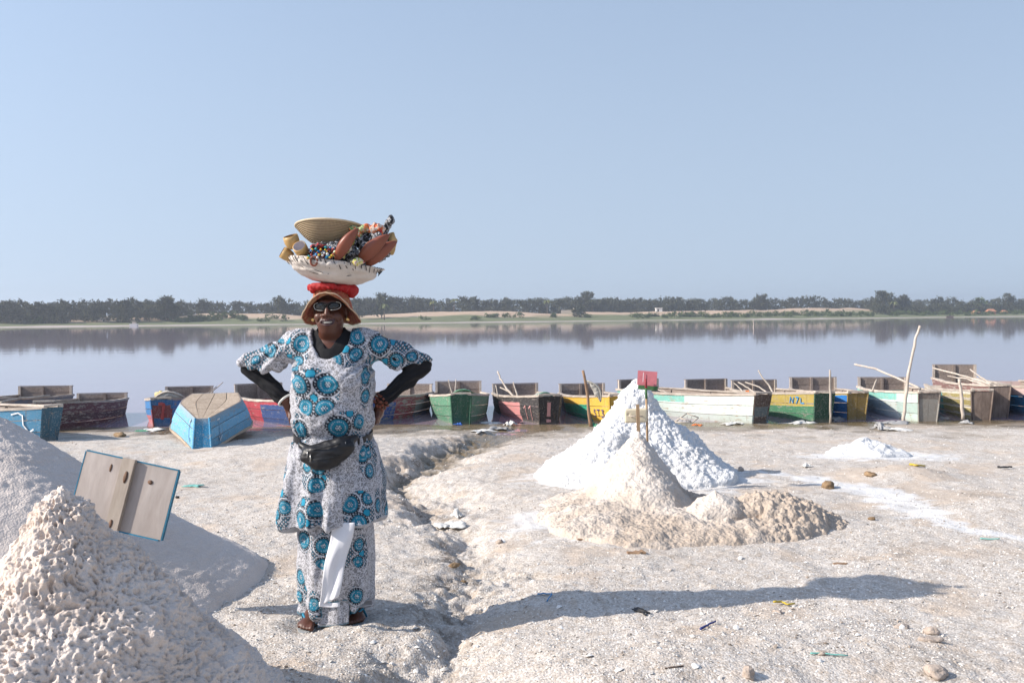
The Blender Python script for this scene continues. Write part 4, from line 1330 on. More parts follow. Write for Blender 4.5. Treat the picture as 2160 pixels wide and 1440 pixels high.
# 9 pink and charcoal, number 11
B9 = bt('pink and charcoal boat marked 11 on its side', 1087, 21.2, 1155, 17.8, seed=9, zs=WZ - 0.14, zb=WZ + 0.0, depth=0.53, wb=0.36,
        mats=paint_mat('paint_pink', PINK, [(CHAR, [('v', 0.80, 2)]), (CHAR, [('u', 0.80, 2)]), (CHAR, [('u', -1, 0.40)])], 0.15, chip_amt=0.12), bow_mat=paint_mat('paint_charcoal', CHAR, [], 0.1, chip_amt=0.1))
for du in (0.0, 0.055):
    B9.stroke([[(0.855 + du, 0.60), (0.872 + du, 0.70), (0.885 + du, 0.22)]], -1, k_pink, 0.028)
B9.stroke([[(0.0, 0.80), (0.0, 0.34)]], 1, k_pink, 0.07, 'bow')
B9.stroke([[(-0.25, 0.20), (0.28, 0.20)]], 1, k_pink, 0.05, 'bow')
# 10 yellow and green, ST3
B10 = bt('yellow and green boat marked ST3, beside the white salt heap', 1228, 21.0, 1305, 17.7, seed=10, zs=WZ - 0.14, zb=WZ + 0.0, depth=0.53, wb=0.38,
         mats=paint_mat('paint_yellow_green', YEL, [(GREENB, [('v', -1, 0.72), ('u', 0.30, 0.80)]), (CHAR, [('u', -1, 0.30)])], 0.08, chip_amt=0.12), bow_mat=paint_mat('paint_yellow', YEL, [], 0.08, chip_amt=0.1))
B10.stroke([[(0.87, 0.52), (0.855, 0.56), (0.85, 0.48), (0.868, 0.42), (0.862, 0.32), (0.848, 0.34)], [(0.885, 0.55), (0.915, 0.55)], [(0.90, 0.55), (0.902, 0.32)], [(0.93, 0.54), (0.955, 0.54), (0.94, 0.45), (0.957, 0.40), (0.945, 0.30), (0.93, 0.33)]], -1, k_darkblue, 0.02)
# 11 mint long boat with its stern behind the salt heap
B11 = bt('long mint green boat with chalky worn paint, right of the white salt heap', 1348, 20.9, 1600, 17.45, seed=11, zs=WZ - 0.06, zb=WZ + 0.02, depth=0.54,
         mats=paint_mat('paint_mint', MINT, [(TEAL, [('v', 0.72, 2), ('u', -1, 0.62)]), ((0.52, 0.42, 0.34), [('v', -1, 0.06)])], 0.2, under=(0.50, 0.36, 0.25), chip=(0.66, 0.68, 0.64), chip_amt=0.6), bow_mat=paint_mat('paint_brown', (0.10, 0.065, 0.05), [((0.12, 0.16, 0.17), [('v', 0.3, 0.62)])], 0.3))
# 12 boat hidden behind it
B12 = bt('boat hidden behind the mint green one, only its wide stern board showing', 1490, 21.9, 1600, 19.3, seed=12, zs=WZ - 0.10, zb=WZ - 0.08, mats=paint_mat('paint_pale', (0.46, 0.47, 0.46), [], 0.4), beam=0.95, ws=1.0, wb=0.3, depth=0.5)
# 13 yellow over green, N7L
B13 = bt('boat painted yellow over green with blue letters', 1592, 21.0, 1734, 17.65, seed=13, zs=WZ - 0.10, zb=WZ + 0.02, depth=0.54,
         mats=paint_mat('paint_olive_green', GREEN, [(OLIVE, [('v', 0.58, 2)])], 0.2, chip_amt=0.25), bow_mat=paint_mat('paint_deep_green', DGREEN, [], 0.15))
B13.stroke([[(0.835, 0.68), (0.84, 0.88), (0.86, 0.68), (0.865, 0.88)], [(0.88, 0.88), (0.90, 0.88), (0.885, 0.66)], [(0.915, 0.86), (0.918, 0.68), (0.94, 0.68)]], -1, k_blue, 0.024)
B13.stroke([[(0.50, 0.36), (0.515, 0.46), (0.53, 0.40), (0.51, 0.24), (0.54, 0.24)], [(0.57, 0.40), (0.585, 0.44), (0.60, 0.34), (0.585, 0.24), (0.57, 0.30), (0.60, 0.34), (0.62, 0.44)]], -1, k_blue, 0.024)
# 14 bright blue 7
B14 = bt('bright blue boat marked with a yellow 7', 1716, 21.2, 1806, 18.1, seed=14, zs=WZ - 0.10, zb=WZ + 0.0, depth=0.52, board=0.30,
         mats=paint_mat('paint_bright_blue', VBLUE, [(OLIVE, [('v', 0.93, 2)])], 0.06, chip_amt=0.08), bow_mat=paint_mat('paint_ochre', (0.26, 0.17, 0.04), [], 0.2))
B14.stroke([[(0.72, 0.80), (0.80, 0.82), (0.77, 0.50), (0.765, 0.22)], [(0.73, 0.36), (0.82, 0.38)]], -1, k_yellow, 0.026)
# 15 second mint
B15 = bt('pale mint boat behind the tall leaning pole', 1862, 20.9, 1957, 17.55, seed=15, zs=WZ - 0.06, zb=WZ + 0.02, depth=0.54,
         mats=paint_mat('paint_pale_mint', (0.63, 0.69, 0.64), [(TEAL, [('v', 0.74, 2)]), ((0.46, 0.60, 0.54), [('u', 0.82, 2)])], 0.15, under=(0.52, 0.38, 0.26), chip_amt=0.6), bow_mat=paint_mat('paint_taupe', (0.17, 0.14, 0.12), [((0.30, 0.28, 0.25), [('v', 0.1, 0.8)])], 0.3))
# 16 striped teal and ochre
B16 = bt('boat with rows of teal and ochre patches between pale plank seams', 2000, 21.2, 2070, 17.85, seed=16, zs=WZ - 0.06, zb=WZ + 0.02, beam=0.95, ws=0.9, depth=0.54, board=0.0, strakes=4,
          mats=paint_mat('paint_teal_ochre', (0.34, 0.27, 0.09), [((0.05, 0.30, 0.28), [('u', 0.2, 0.62)]), ((0.62, 0.56, 0.47), [('v', 0.44, 0.53)]), ((0.62, 0.56, 0.47), [('v', 0.20, 0.28)]), ((0.62, 0.56, 0.47), [('v', 0.70, 0.78)]), ((0.62, 0.56, 0.47), [('v', 0.90, 2)])], 0.3, under=(0.55, 0.46, 0.36)), bow_mat=m_bow_taupe)
# 17 maroon-brown with big stern board
B17 = bt('brown boat with the highest stern board, between the patched boat and the blue one', 2014, 22.2, 2107, 18.35, seed=17, zs=WZ - 0.02, zb=WZ + 0.03, beam=0.92, ws=0.92, depth=0.58, board=0.36,
          mats=paint_mat('paint_brown_red', (0.20, 0.10, 0.085), [], 0.4), bow_mat=m_bow_taupe)
# 18 blue at the right edge
B18 = bt('blue boat with a pale pink top plank, cut by the right edge', 2105, 21.6, 2235, 17.9, seed=18, zs=WZ - 0.02, zb=WZ + 0.04, depth=0.56, board=0.0,
          mats=paint_mat('paint_blue_pink', (0.01, 0.20, 0.42), [((0.62, 0.46, 0.42), [('v', 0.72, 2)])], 0.08, chip_amt=0.1))

# ------------------------------------------------------------------ the woman
PXM = 0.002343            # metres per photo pixel at her distance
PER = empty('person', (-0.890, 4.92, 0.0))
tag(PER, 'woman in teal and grey printed dress and orange hat, hands on hips, basket on head', 'person')

def lx_(px): return (px - 700) * PXM
def lz_(py): return (1312 - py) * PXM

def vnormals(V, F):
    a, b_, c_, d_ = V[F[:, 0]], V[F[:, 1]], V[F[:, 2]], V[F[:, 3]]
    fn = np.cross(c_ - a, d_ - b_)
    Nn = np.zeros_like(V)
    for k in range(4):
        for j in range(3):
            Nn[:, j] += np.bincount(F[:, k], fn[:, j], len(V))
    return Nn / (np.linalg.norm(Nn, axis=1)[:, None] + 1e-12)

ELB = {-1: (-0.412, 0.075, 1.272), 1: (0.425, 0.075, 1.272)}
SHO = {-1: (-0.172, 0.015, 1.385), 1: (0.178, 0.015, 1.385)}
WRI = {-1: (-0.236, 0.030, 1.106), 1: (0.238, 0.030, 1.098)}
FOOT = {-1: (-0.117, -0.05, 0.012), 1: (0.104, 0.04, 0.012)}

# ---- body: one continuous skin surface
xs = axis_steps([(-0.50, -0.27, 40), (-0.27, -0.10, 48), (-0.10, 0.10, 88), (0.10, 0.27, 48), (0.27, 0.50, 40)])
ys = axis_steps([(-0.24, -0.13, 34), (-0.13, 0.14, 110), (0.14, 0.26, 26)])
zs = axis_steps([(-0.02, 0.11, 44), (0.11, 0.98, 80), (0.98, 1.16, 48), (1.16, 1.41, 40), (1.41, 1.68, 112)])
S = SDF(xs, ys, zs)
# trunk and legs (under the clothes)
S.ell((0, 0.02, 0.95), (0.155, 0.125, 0.14), 0.05)
S.ell((0, 0.01, 1.15), (0.145, 0.115, 0.17), 0.06)
S.ell((0, 0.01, 1.30), (0.150, 0.105, 0.12), 0.06)
S.cap((-0.15, 0.015, 1.375), (0.155, 0.015, 1.375), 0.05, 0.05, 0.05)
for s in (-1, 1):
    f = FOOT[s]
    S.cap((0.08 * s, 0.02, 0.88), (0.095 * s, f[1] + 0.045, 0.48), 0.085, 0.058, 0.05)
    S.cap((0.095 * s, f[1] + 0.045, 0.48), (f[0] - 0.004 * s, f[1] + 0.06, 0.085), 0.056, 0.034, 0.02)
    # foot: heel, arch, ball, toes
    hx, hy = f[0], f[1]
    S.ell((hx - 0.004 * s, hy + 0.075, 0.038), (0.031, 0.038, 0.034), 0.02)
    S.cap((hx - 0.003 * s, hy + 0.055, 0.062), (hx + 0.004 * s, hy - 0.055, 0.030), 0.034, 0.026, 0.02)
    S.ell((hx + 0.004 * s, hy - 0.06, 0.028), (0.044, 0.04, 0.018), 0.02)
    for k in range(5):
        tx = hx + s * (-0.030 + 0.0165 * k)
        ty = hy - 0.115 + (0.0, 0.002, 0.010, 0.020, 0.033)[k]
        r = (0.0130, 0.0095, 0.0090, 0.0085, 0.0080)[k]
        S.cap((hx + s * (-0.022 + 0.012 * k), hy - 0.070, 0.029), (tx, ty, 0.022), r * 1.05, r, 0.006)
    # arm
    S.cap(SHO[s], ELB[s], 0.052, 0.040, 0.03)
    S.cap(ELB[s], WRI[s], 0.039, 0.0265, 0.01)
    # hand on the hip: palm flat at the side, fingers to the back, thumb down at the front
    w = np.array(WRI[s]); palm = np.array((0.217 * s, 0.062, 1.040)); kn = np.array((0.206 * s, 0.105, 1.012))
    S.cap(w, palm, 0.026, 0.027, 0.015)
    S.cap(palm + (0, -0.018, -0.010), kn + (0, -0.010, -0.022), 0.020, 0.014, 0.015)
    S.cap(palm + (0, 0.012, 0.012), kn + (0, 0.012, 0.020), 0.020, 0.014, 0.015)
    for k in range(4):
        o_ = (k - 1.5)
        base = kn + np.array((0, 0.004 * o_, 0.0165 * o_))
        Lf = (0.064, 0.074, 0.070, 0.054)[k]
        mid_ = base + np.array((-0.022 * s, 0.75 * Lf * 0.55, -0.30 * Lf * 0.55))
        tip = mid_ + np.array((-0.050 * s, 0.35 * Lf * 0.5, -0.30 * Lf * 0.5))
        S.cap(base, mid_, 0.0098, 0.0088, 0.004)
        S.cap(mid_, tip, 0.0088, 0.0072, 0.003)
    t0 = palm + np.array((0.0, -0.022, 0.008)); t1 = t0 + np.array((-0.002 * s, -0.022, -0.030)); t2 = t1 + np.array((-0.004 * s, -0.004, -0.026))
    S.cap(t0, t1, 0.0125, 0.0105, 0.008); S.cap(t1, t2, 0.0105, 0.0085, 0.004)
# neck and head
S.cap((0, 0.025, 1.36), (-0.003, 0.012, 1.48), 0.062, 0.052, 0.02)
HX = -0.004
S.ell((HX, 0.018, 1.575), (0.075, 0.090, 0.086), 0.02)
S.ell((HX, -0.028, 1.505), (0.068, 0.066, 0.068), 0.03)
S.ell((HX, -0.058, 1.454), (0.042, 0.036, 0.026), 0.030)
S.ell((HX, -0.022, 1.432), (0.050, 0.044, 0.026), 0.030)
for s in (-1, 1):
    S.ell((HX + 0.043 * s, -0.066, 1.520), (0.027, 0.025, 0.023), 0.020)
    S.ell((HX + 0.030 * s, -0.098, 1.570), (0.022, 0.016, 0.013), 0.016, cut=True)
    S.ell((HX + 0.030 * s, -0.078, 1.569), (0.016, 0.014, 0.011), 0.004)
    S.ell((HX + 0.078 * s, 0.010, 1.545), (0.009, 0.020, 0.031), 0.008)
    S.ell((HX + 0.079 * s, 0.002, 1.516), (0.008, 0.010, 0.011), 0.008)
S.cap((HX - 0.034, -0.078, 1.590), (HX + 0.034, -0.078, 1.590), 0.012, 0.012, 0.016)
S.cap((HX, -0.088, 1.578), (HX, -0.108, 1.532), 0.0085, 0.0135, 0.014)
for s in (-1, 1):
    S.ell((HX + 0.018 * s, -0.096, 1.527), (0.0125, 0.014, 0.0100), 0.008)
    S.ell((HX + 0.009 * s, -0.107, 1.519), (0.0048, 0.006, 0.004), 0.003, cut=True)
# open smile
S.ell((HX, -0.080, 1.489), (0.044, 0.024, 0.028), 0.020)
S.ell((HX, -0.106, 1.4915), (0.0325, 0.030, 0.0085), 0.004, cut=True)
for k in range(8):
    a0, a1 = -1 + k / 4, -1 + (k + 1) / 4
    up = lambda a: (HX + 0.037 * a, -0.104 + 0.028 * a * a, 1.5015 + 0.0035 * a * a)
    lo = lambda a: (HX + 0.036 * a, -0.101 + 0.027 * a * a, 1.4790 + 0.0215 * a * a)
    S.cap(up(a0), up(a1), 0.0040, 0.0040, 0.003)
    S.cap(lo(a0), lo(a1), 0.0052, 0.0052, 0.003)
for s in (-1, 1):
    S.cap((HX + 0.030 * s, -0.100, 1.520), (HX + 0.047 * s, -0.082, 1.494), 0.0030, 0.0030, 0.006, cut=True)
V, F = S.mesh()
V = smooth_mesh(V, F, 2, 0.45)
dx_ = (V[:, 0] - HX) / 0.037
lipd = np.minimum(np.abs(V[:, 2] - 1.5015 - 0.0035 * dx_ ** 2), np.abs(V[:, 2] - 1.4790 - 0.0215 * dx_ ** 2))
lips = sstep(0.0060, 0.0040, lipd) * (V[:, 1] < -0.068) * (np.abs(dx_) < 0.98)
inside = (V[:, 1] < -0.05) & (np.abs(dx_) < 0.95) & (V[:, 2] < 1.5015 + 0.0035 * dx_ ** 2) & (V[:, 2] > 1.4790 + 0.0215 * dx_ ** 2)
lips = np.maximum(lips, inside * 1.0)
pale = (V[:, 2] < 0.016) * 1.0
m_skin, nt, b = mat('dark_brown_skin')
n = N(nt)
p = n.coord('Object')
c = n.mix(n.noise(p, 14, 4, 0.6), (0.070, 0.0235, 0.0130), (0.112, 0.039, 0.021))
c = n.mix(n.attr('lips'), c, (0.055, 0.024, 0.026))
n.put(b.inputs['Base Color'], c)
b.inputs['Roughness'].default_value = 0.42
b.inputs['Specular IOR Level'].default_value = 0.45
b.inputs['Subsurface Weight'].default_value = 0.08
b.inputs['Subsurface Radius'].default_value = (0.012, 0.004, 0.002)
n.put(b.inputs['Normal'], n.bump(n.noise(p, 160, 3, 0.6), 0.12, 0.002))
obj('body', V, F, m_skin, PER, attrs={'lips': lips})
# teeth and nails
m_teeth = simple_mat('teeth_enamel', (0.60, 0.57, 0.51), 0.3, 0.04, 60, 0, spec=0.5)
for k in range(8):
    a = (k - 3.5) / 3.5
    V, F = lathe([(0.0026, 0), (0.0041, 0.002), (0.0043, 0.008), (0.0034, 0.0115)], 8)
    V = V * (1, 0.6, 1) + (HX + 0.0275 * a, -0.1000 + 0.017 * a * a, 1.4880 + 0.004 * a * a)
    obj('tooth', V, F, m_teeth, PER)

# ---- printed cloth
TEALC = np.array((0.007, 0.165, 0.255)); TEAL2 = np.array((0.006, 0.095, 0.150)); INK = np.array((0.012, 0.014, 0.020)); WHI = np.array((0.56, 0.565, 0.60))
DISCS = [  # photo px, py, radius of each printed medallion
    (653, 801, 22), (703, 801, 21), (660, 849, 20), (699, 849, 20), (643, 719, 20), (634, 760, 18), (572, 733, 16), (597, 706, 14), (549, 724, 11), (757, 705, 18), (715, 752, 16), (756, 741, 14), (803, 721, 20), (836, 756, 16),
    (772, 786, 19), (774, 828, 15), (722, 891, 23), (761, 880, 17), (645, 895, 19), (768, 947, 19), (795, 946, 13), (782, 983, 15), (655, 966, 17), (683, 973, 14), (679, 1008, 18), (641, 1079, 19), (678, 1057, 18), (745, 1048, 20),
    (779, 1036, 15), (762, 1087, 20), (607, 1057, 15), (594, 1074, 12), (821, 1056, 16), (611, 935, 12), (624, 985, 12), (642, 1128, 19), (687, 1136, 17), (715, 1126, 16), (633, 1209, 17), (630, 1252, 13), (665, 1258, 15), (751, 1245, 16),
    (683, 1176, 15), (753, 1173, 13), (757, 1138, 14), (775, 1135, 12), (690, 945, 12), (540, 752, 10), (700, 1200, 14), (868, 748, 12)]
CLUSTERS = [(677, 817, 49, 49), (634, 737, 27, 47), (571, 722, 34, 27), (740, 725, 36, 40), (816, 735, 38, 44), (773, 806, 20, 46), (739, 889, 44, 34), (642, 893, 25, 36), (781, 960, 30, 42), (671, 985, 36, 38), (656, 1066, 36, 36), (763, 1064, 36, 44), (602, 1060, 20, 46), (822, 1056, 20, 36),
    (640, 1126, 30, 28), (707, 1146, 46, 46), (632, 1228, 18, 44), (664, 1260, 18, 30), (751, 1245, 19, 23), (758, 1152, 22, 36), (612, 940, 16, 40), (868, 748, 20, 22), (541, 750, 26, 12)]
STARS = [(677, 829), (676, 779), (612, 712), (616, 747), (735, 730), (826, 716), (812, 757), (743, 921), (743, 860), (628, 873), (783, 916), (690, 993), (649, 1042), (766, 1019), (604, 1030), (776, 1066), (697, 1100), (646, 1104), (698, 1156), (760, 1157), (641, 1232), (776, 1100), (660, 1083), (590, 1090)]

def tor_a(z):
    return np.interp(z, [0.0, 0.40, 0.50, 0.60, 0.72, 0.85, 0.94, 1.0, 1.1, 1.2, 1.27, 1.33, 1.40, 1.5], [0.165, 0.175, 0.300, 0.285, 0.252, 0.216, 0.192, 0.200, 0.203, 0.205, 0.203, 0.192, 0.15, 0.10])
def tor_b(z):
    return np.interp(z, [0.40, 0.50, 0.60, 0.72, 0.85, 0.94, 1.0, 1.1, 1.2, 1.27, 1.33, 1.40, 1.5], [0.16, 0.205, 0.20, 0.19, 0.175, 0.165, 0.172, 0.168, 0.160, 0.150, 0.135, 0.11, 0.08])
def tor_cx(z):
    return np.interp(z, [0.5, 0.72, 0.94, 1.2, 1.4], [0.012, 0.004, 0.0, 0.003, 0.004])
def tor_cy(z):
    return np.interp(z, [0.5, 0.94, 1.12, 1.25, 1.4], [0.02, 0.01, -0.005, 0.0, 0.02])

def unfold(x, y, z):
    a, b_ = tor_a(z), tor_b(z)
    phi = np.arctan2(x / a, -(y - tor_cy(z)) / b_)
    ut = phi * a
    w = np.maximum(sstep(1.27, 1.34, z), sstep(0.20, 0.25, np.abs(x)) * sstep(1.18, 1.24, z))
    return ut * (1 - w) + x * w

def medallions(u, z):
    """colour of the printed medallions and how much they cover"""
    n_ = len(u)
    best = np.full(n_, 9.0, np.float32); du = np.zeros(n_, np.float32); dv = np.zeros(n_, np.float32)
    second = np.full(n_, 9.0, np.float32)
    D = []
    for (px, py, r) in DISCS:
        xc, zc = lx_(px), lz_(py)
        ac = float(tor_a(zc))
        if zc < 1.27 and abs(xc) < ac * 0.99: uc = ac * math.asin(max(-0.98, min(0.98, xc / ac)))
        else: uc = xc
        D.append((uc, zc, r * PXM * 1.14))
    r_ = np.random.default_rng(3)
    for k in range(60):                                  # the unseen back of the cloth
        zc = r_.uniform(0.1, 1.25); uc = r_.choice((-1, 1)) * r_.uniform(0.36, 0.70)
        D.append((uc, zc, r_.uniform(0.035, 0.05)))
    for (uc, zc, r) in D:
        q = np.sqrt((u - uc) ** 2 + (z - zc) ** 2) / r
        m = q < best
        second = np.where(m, best, np.minimum(second, q))
        best = np.where(m, q, best); du = np.where(m, (u - uc) / r, du); dv = np.where(m, (z - zc) / r, dv)
    ang = np.arctan2(dv, du)
    col = np.zeros((n_, 3), np.float32); cov = np.zeros(n_, np.float32)
    def put(mask, c_):
        col[mask] = c_; cov[mask] = 1
    # clusters: round or oval patches of dense print that cut the medallions off at their edge
    inside = np.zeros(n_, bool); rimd = np.full(n_, 9.0, np.float32)
    for (px, py, rx, ry) in CLUSTERS:
        xc, zc = lx_(px), lz_(py); ac = float(tor_a(zc))
        uc = ac * math.asin(max(-0.98, min(0.98, xc / ac))) if zc < 1.27 and abs(xc) < ac * 0.99 else xc
        q = np.sqrt(((u - uc) / (rx * PXM)) ** 2 + ((z - zc) / (ry * PXM)) ** 2)
        rimd = np.minimum(rimd, q)
    inside = (rimd < 1.0) | (np.abs(u) > 0.34)
    border = inside & (best < 2.2)
    put(border, INK * 2)
    lat = np.sin(u * 330) * np.sin(z * 330)
    put(border & (lat > 0.25), WHI * 0.8)
    put(border & (lat < -0.55), TEALC)
    put(border & (best < 1.14) & (best > 1.02), WHI * 0.85)
    best = np.where(inside, best, 9.0)
    put(best < 1.0, INK * 1.2)
    dots = (np.cos(ang * 20) > 0.55) & (best > 0.83) & (best < 0.93)
    put(dots, WHI * 0.75 + TEALC * 0.25)
    put((best < 0.77), TEAL2)
    put((best < 0.70), TEALC)
    put((best < 0.585) & (best > 0.50) & (np.cos(ang * 22) > -0.1), WHI * 0.6 + TEALC * 0.4)
    put((best < 0.48), TEALC * 1.08)
    put((best < 0.30), TEAL2 * 1.1)
    put((best < 0.24) & (best > 0.12) & (np.cos(ang * 6) > 0.0), WHI * 0.9)
    put(best < 0.07, WHI)
    for (px, py) in STARS:
        xc, zc = lx_(px), lz_(py)
        ac = float(tor_a(zc))
        uc = ac * math.asin(max(-0.98, min(0.98, xc / ac))) if zc < 1.27 and abs(xc) < ac * 0.99 else xc
        a_, b_ = np.abs(u - uc), np.abs(z - zc)
        s4 = (a_ + b_) + 0.6 * np.abs(a_ - b_)
        put((s4 < 0.028) & (best > 0.98) & inside, TEALC * 1.45)
        put((s4 >= 0.028) & (s4 < 0.034) & (best > 0.98) & inside, INK)
    return col, cov

m_cloth, nt, b = mat('printed_cotton')
n = N(nt)
uvn = n.new('ShaderNodeUVMap').outputs[0]
wq_ = n.new('ShaderNodeTexNoise'); n.put(wq_.inputs['Vector'], uvn); wq_.inputs['Scale'].default_value = 38; wq_.inputs['Detail'].default_value = 2
off_ = n.new('ShaderNodeVectorMath', operation='SCALE'); n.put(off_.inputs[0], wq_.outputs['Color']); off_.inputs['Scale'].default_value = 0.045
ad_ = n.new('ShaderNodeVectorMath', operation='ADD'); n.put(ad_.inputs[0], uvn); n.put(ad_.inputs[1], off_.outputs[0])
ed = n.vor(ad_.outputs[0], 50, 'DISTANCE_TO_EDGE')
ed2 = n.vor(ad_.outputs[0], 27, 'F1')
lines = n.ramp(ed, [(0.04, 1.0), (0.10, 0.0)])
petal = n.ramp(n.math('PINGPONG', n.math('MULTIPLY', ed2, 3.2), 0.5), [(0.36, 0.0), (0.46, 1.0)])
ln = n.math('MAXIMUM', lines, petal)
gcol = n.mix(n.noise(uvn, 9, 3, 0.5), (0.165, 0.162, 0.170), (0.265, 0.26, 0.272))
c = n.mix(n.math('MULTIPLY', ln, 0.92), gcol, (0.55, 0.545, 0.58))
c = n.mix(n.attr('cover'), c, n.attr('print', 'Color'))
n.put(b.inputs['Base Color'], c)
b.inputs['Roughness'].default_value = 0.75
b.inputs['Specular IOR Level'].default_value = 0.25
b.inputs['Sheen Weight'].default_value = 0.15
n.put(b.inputs['Normal'], n.bump(n.noise(n.coord('Object'), 90, 3, 0.6), 0.15, 0.003))

def torso_field(S, off=0.0):
    X = S.xs[:, None, None]; Y = S.ys[None, :, None]; Z = S.zs[None, None, :]
    a = (tor_a(S.zs) + off)[None, None, :].astype(np.float32); b_ = (tor_b(S.zs) + off)[None, None, :].astype(np.float32)
    x = X - tor_cx(S.zs)[None, None, :].astype(np.float32); y = Y - tor_cy(S.zs)[None, None, :].astype(np.float32)
    q = np.sqrt((x / a) ** 2 + (y / b_) ** 2)
    return (q - 1) * np.minimum(a, b_)

def smax(a, b_, k):
    h = np.maximum(k - np.abs(a - b_), 0) / k
    return np.maximum(a, b_) + h * h * k * 0.25

# ---- tunic
xs = np.arange(-0.50, 0.505, 0.0040); ys = np.arange(-0.26, 0.27, 0.0042); zs = np.arange(0.44, 1.50, 0.0042)
T = SDF(xs, ys, zs)
d = torso_field(T)
Z = T.zs[None, None, :]; X = T.xs[:, None, None]; Y = T.ys[None, :, None]
d = smax(d, Z - 1.415 + 0 * X, 0.05)
T.F = d.astype(np.float32)
for s in (-1, 1):
    T.ell((0.075 * s, -0.112, 1.215), (0.085, 0.075, 0.085), 0.06)           # bust
    T.cap((0.06 * s, 0.02, 1.405), SHO[s], 0.060, 0.066, 0.05)
    e = np.array(ELB[s]); sh = np.array(SHO[s])
    T.cap(sh + (0, 0, 0.0), e + np.array((0.012 * s, -0.005, 0.008)), 0.070, 0.057, 0.03)
    T.cap((sh + e) / 2 + np.array((0.0, 0, -0.035)), e + np.array((-0.035 * s, 0, -0.012)), 0.050, 0.046, 0.03)
T.ell((0.0, -0.085, 1.06), (0.15, 0.105, 0.13), 0.05)                         # belly
# sleeve openings, neckline and hem
X2 = np.abs(X)
cutpl = 1.288 - (0.44 - X2) * 0.27 - Z                      # below the cuff line is removed
side_m = sstep(0.235, 0.262, X2)
T.F = np.where(side_m > 0.5, np.maximum(T.F, cutpl), T.F).astype(np.float32)
neck = (np.sqrt((X / 0.098) ** 2 + ((Z - 1.458) / 0.140) ** 2) - 1) * 0.098
neck = np.maximum(neck, Y - 0.06)
T.F = np.maximum(T.F, -neck).astype(np.float32)
nb_ = (np.sqrt((X / 0.085) ** 2 + ((Y - 0.02) / 0.08) ** 2) - 1) * 0.08
T.F = np.maximum(T.F, -np.maximum(nb_, 1.39 - Z)).astype(np.float32)
hem = np.interp(T.xs, [-0.32, -0.20, -0.10, 0.05, 0.2, 0.33], [0.492, 0.484, 0.505, 0.507, 0.52, 0.556])[:, None, None]
T.F = np.maximum(T.F, hem - Z).astype(np.float32)
V, F = T.mesh()
V = smooth_mesh(V, F, 3, 0.5)
Nn = vnormals(V, F)
V0 = V.copy()
th = np.arctan2(V[:, 0], -V[:, 1])
flare = sstep(1.0, 0.55, V[:, 2])
fold = np.sin(th * 9 + 1.2 * np.sin(V[:, 2] * 5) + 2.2 * vnoise(np.stack([np.sin(th) * 1.5, np.cos(th) * 1.5, V[:, 2] * 1.2], 1), 8))
disp = flare * 0.016 * fold + flare * 0.010 * vnoise(np.stack([np.sin(th) * 7, np.cos(th) * 7, V[:, 2] * 2.5], 1), 14)
# gathered cloth above and below the belt, drag lines from the armpits
belt = np.exp(-((V[:, 2] - (0.945 + 0.02 * np.sin(V[:, 0] * 6))) / 0.035) ** 2)
disp -= 0.014 * belt * (np.abs(V[:, 0]) < 0.24)
gath = np.exp(-((V[:, 2] - 0.95) / 0.11) ** 2) * sstep(0.05, 0.17, np.abs(V[:, 0]))
disp += gath * 0.009 * np.sin(th * 26 + 3 * vnoise(V * 9, 5))
up_ = sstep(1.0, 1.2, V[:, 2])
disp += (1 - flare * 0.5) * 0.009 * fbm(V * (9, 9, 14), 3, 22)
ax_ = np.abs(V[:, 0])
slv = sstep(0.19, 0.26, ax_) * sstep(1.2, 1.26, V[:, 2])
wr = np.sin((ax_ * 0.8 + V[:, 2] * 0.9) * 95 + 4 * vnoise(V * 7, 31))
disp += slv * (0.007 * wr + 0.010 * fbm(V * 12, 2, 36))
drag = np.exp(-(((ax_ - 0.17) / 0.07) ** 2 + ((V[:, 2] - 1.27) / 0.07) ** 2))
disp += drag * 0.008 * np.sin((V[:, 2] * 1.0 - ax_ * 0.9) * 120 + 2 * vnoise(V * 8, 32))
V = (V + Nn * disp[:, None]).astype(np.float32)
u = unfold(V0[:, 0], V0[:, 1], V0[:, 2])
col, cov = medallions(u + 0.25 * disp, V0[:, 2])
trim = (V0[:, 2] - np.interp(V0[:, 0], T.xs, hem[:, 0, 0]) < 0.007)
col[trim] = WHI * 0.7; cov[trim] = 0.7
obj('tunic', V, F, m_cloth, PER, uv=np.stack([u, V0[:, 2]], 1), attrs={'print': col, 'cover': cov})

# ---- wrap skirt
xs = np.arange(-0.24, 0.245, 0.0042); ys = np.arange(-0.22, 0.25, 0.0045); zs = np.arange(0.0, 0.60, 0.0042)
K = SDF(xs, ys, zs)
X = K.xs[:, None, None]; Y = K.ys[None, :, None]; Z = K.zs[None, None, :]
a = np.interp(K.zs, [0.0, 0.12, 0.30, 0.6], [0.168, 0.180, 0.190, 0.185])[None, None, :]
b_ = np.interp(K.zs, [0.0, 0.12, 0.30, 0.6], [0.135, 0.14, 0.150, 0.155])[None, None, :]
d = (np.sqrt(((X - 0.002) / a) ** 2 + ((Y - 0.02) / b_) ** 2) - 1) * np.minimum(a, b_)
hemk = np.interp(K.xs, [-0.20, -0.165, -0.10, -0.066, -0.052, -0.02, 0.03, 0.078, 0.09, 0.105, 0.13, 0.20], [0.075, 0.060, 0.040, 0.032, 0.10, 0.135, 0.142, 0.125, 0.082, 0.072, 0.10, 0.115])[:, None, None]
hemk = np.where(Y < 0.02, hemk, 0.075)
d = np.maximum(d, hemk - Z)
K.F = np.maximum(d, Z - 0.585).astype(np.float32)
V, F = K.mesh()
V = smooth_mesh(V, F, 2, 0.5)
Nn = vnormals(V, F); V0 = V.copy()
th = np.arctan2(V[:, 0], -V[:, 1])
q1 = (V[:, 0] + 0.06) - 0.35 * (V[:, 2] - 0.05)            # diagonal edge of the overlapping wrap
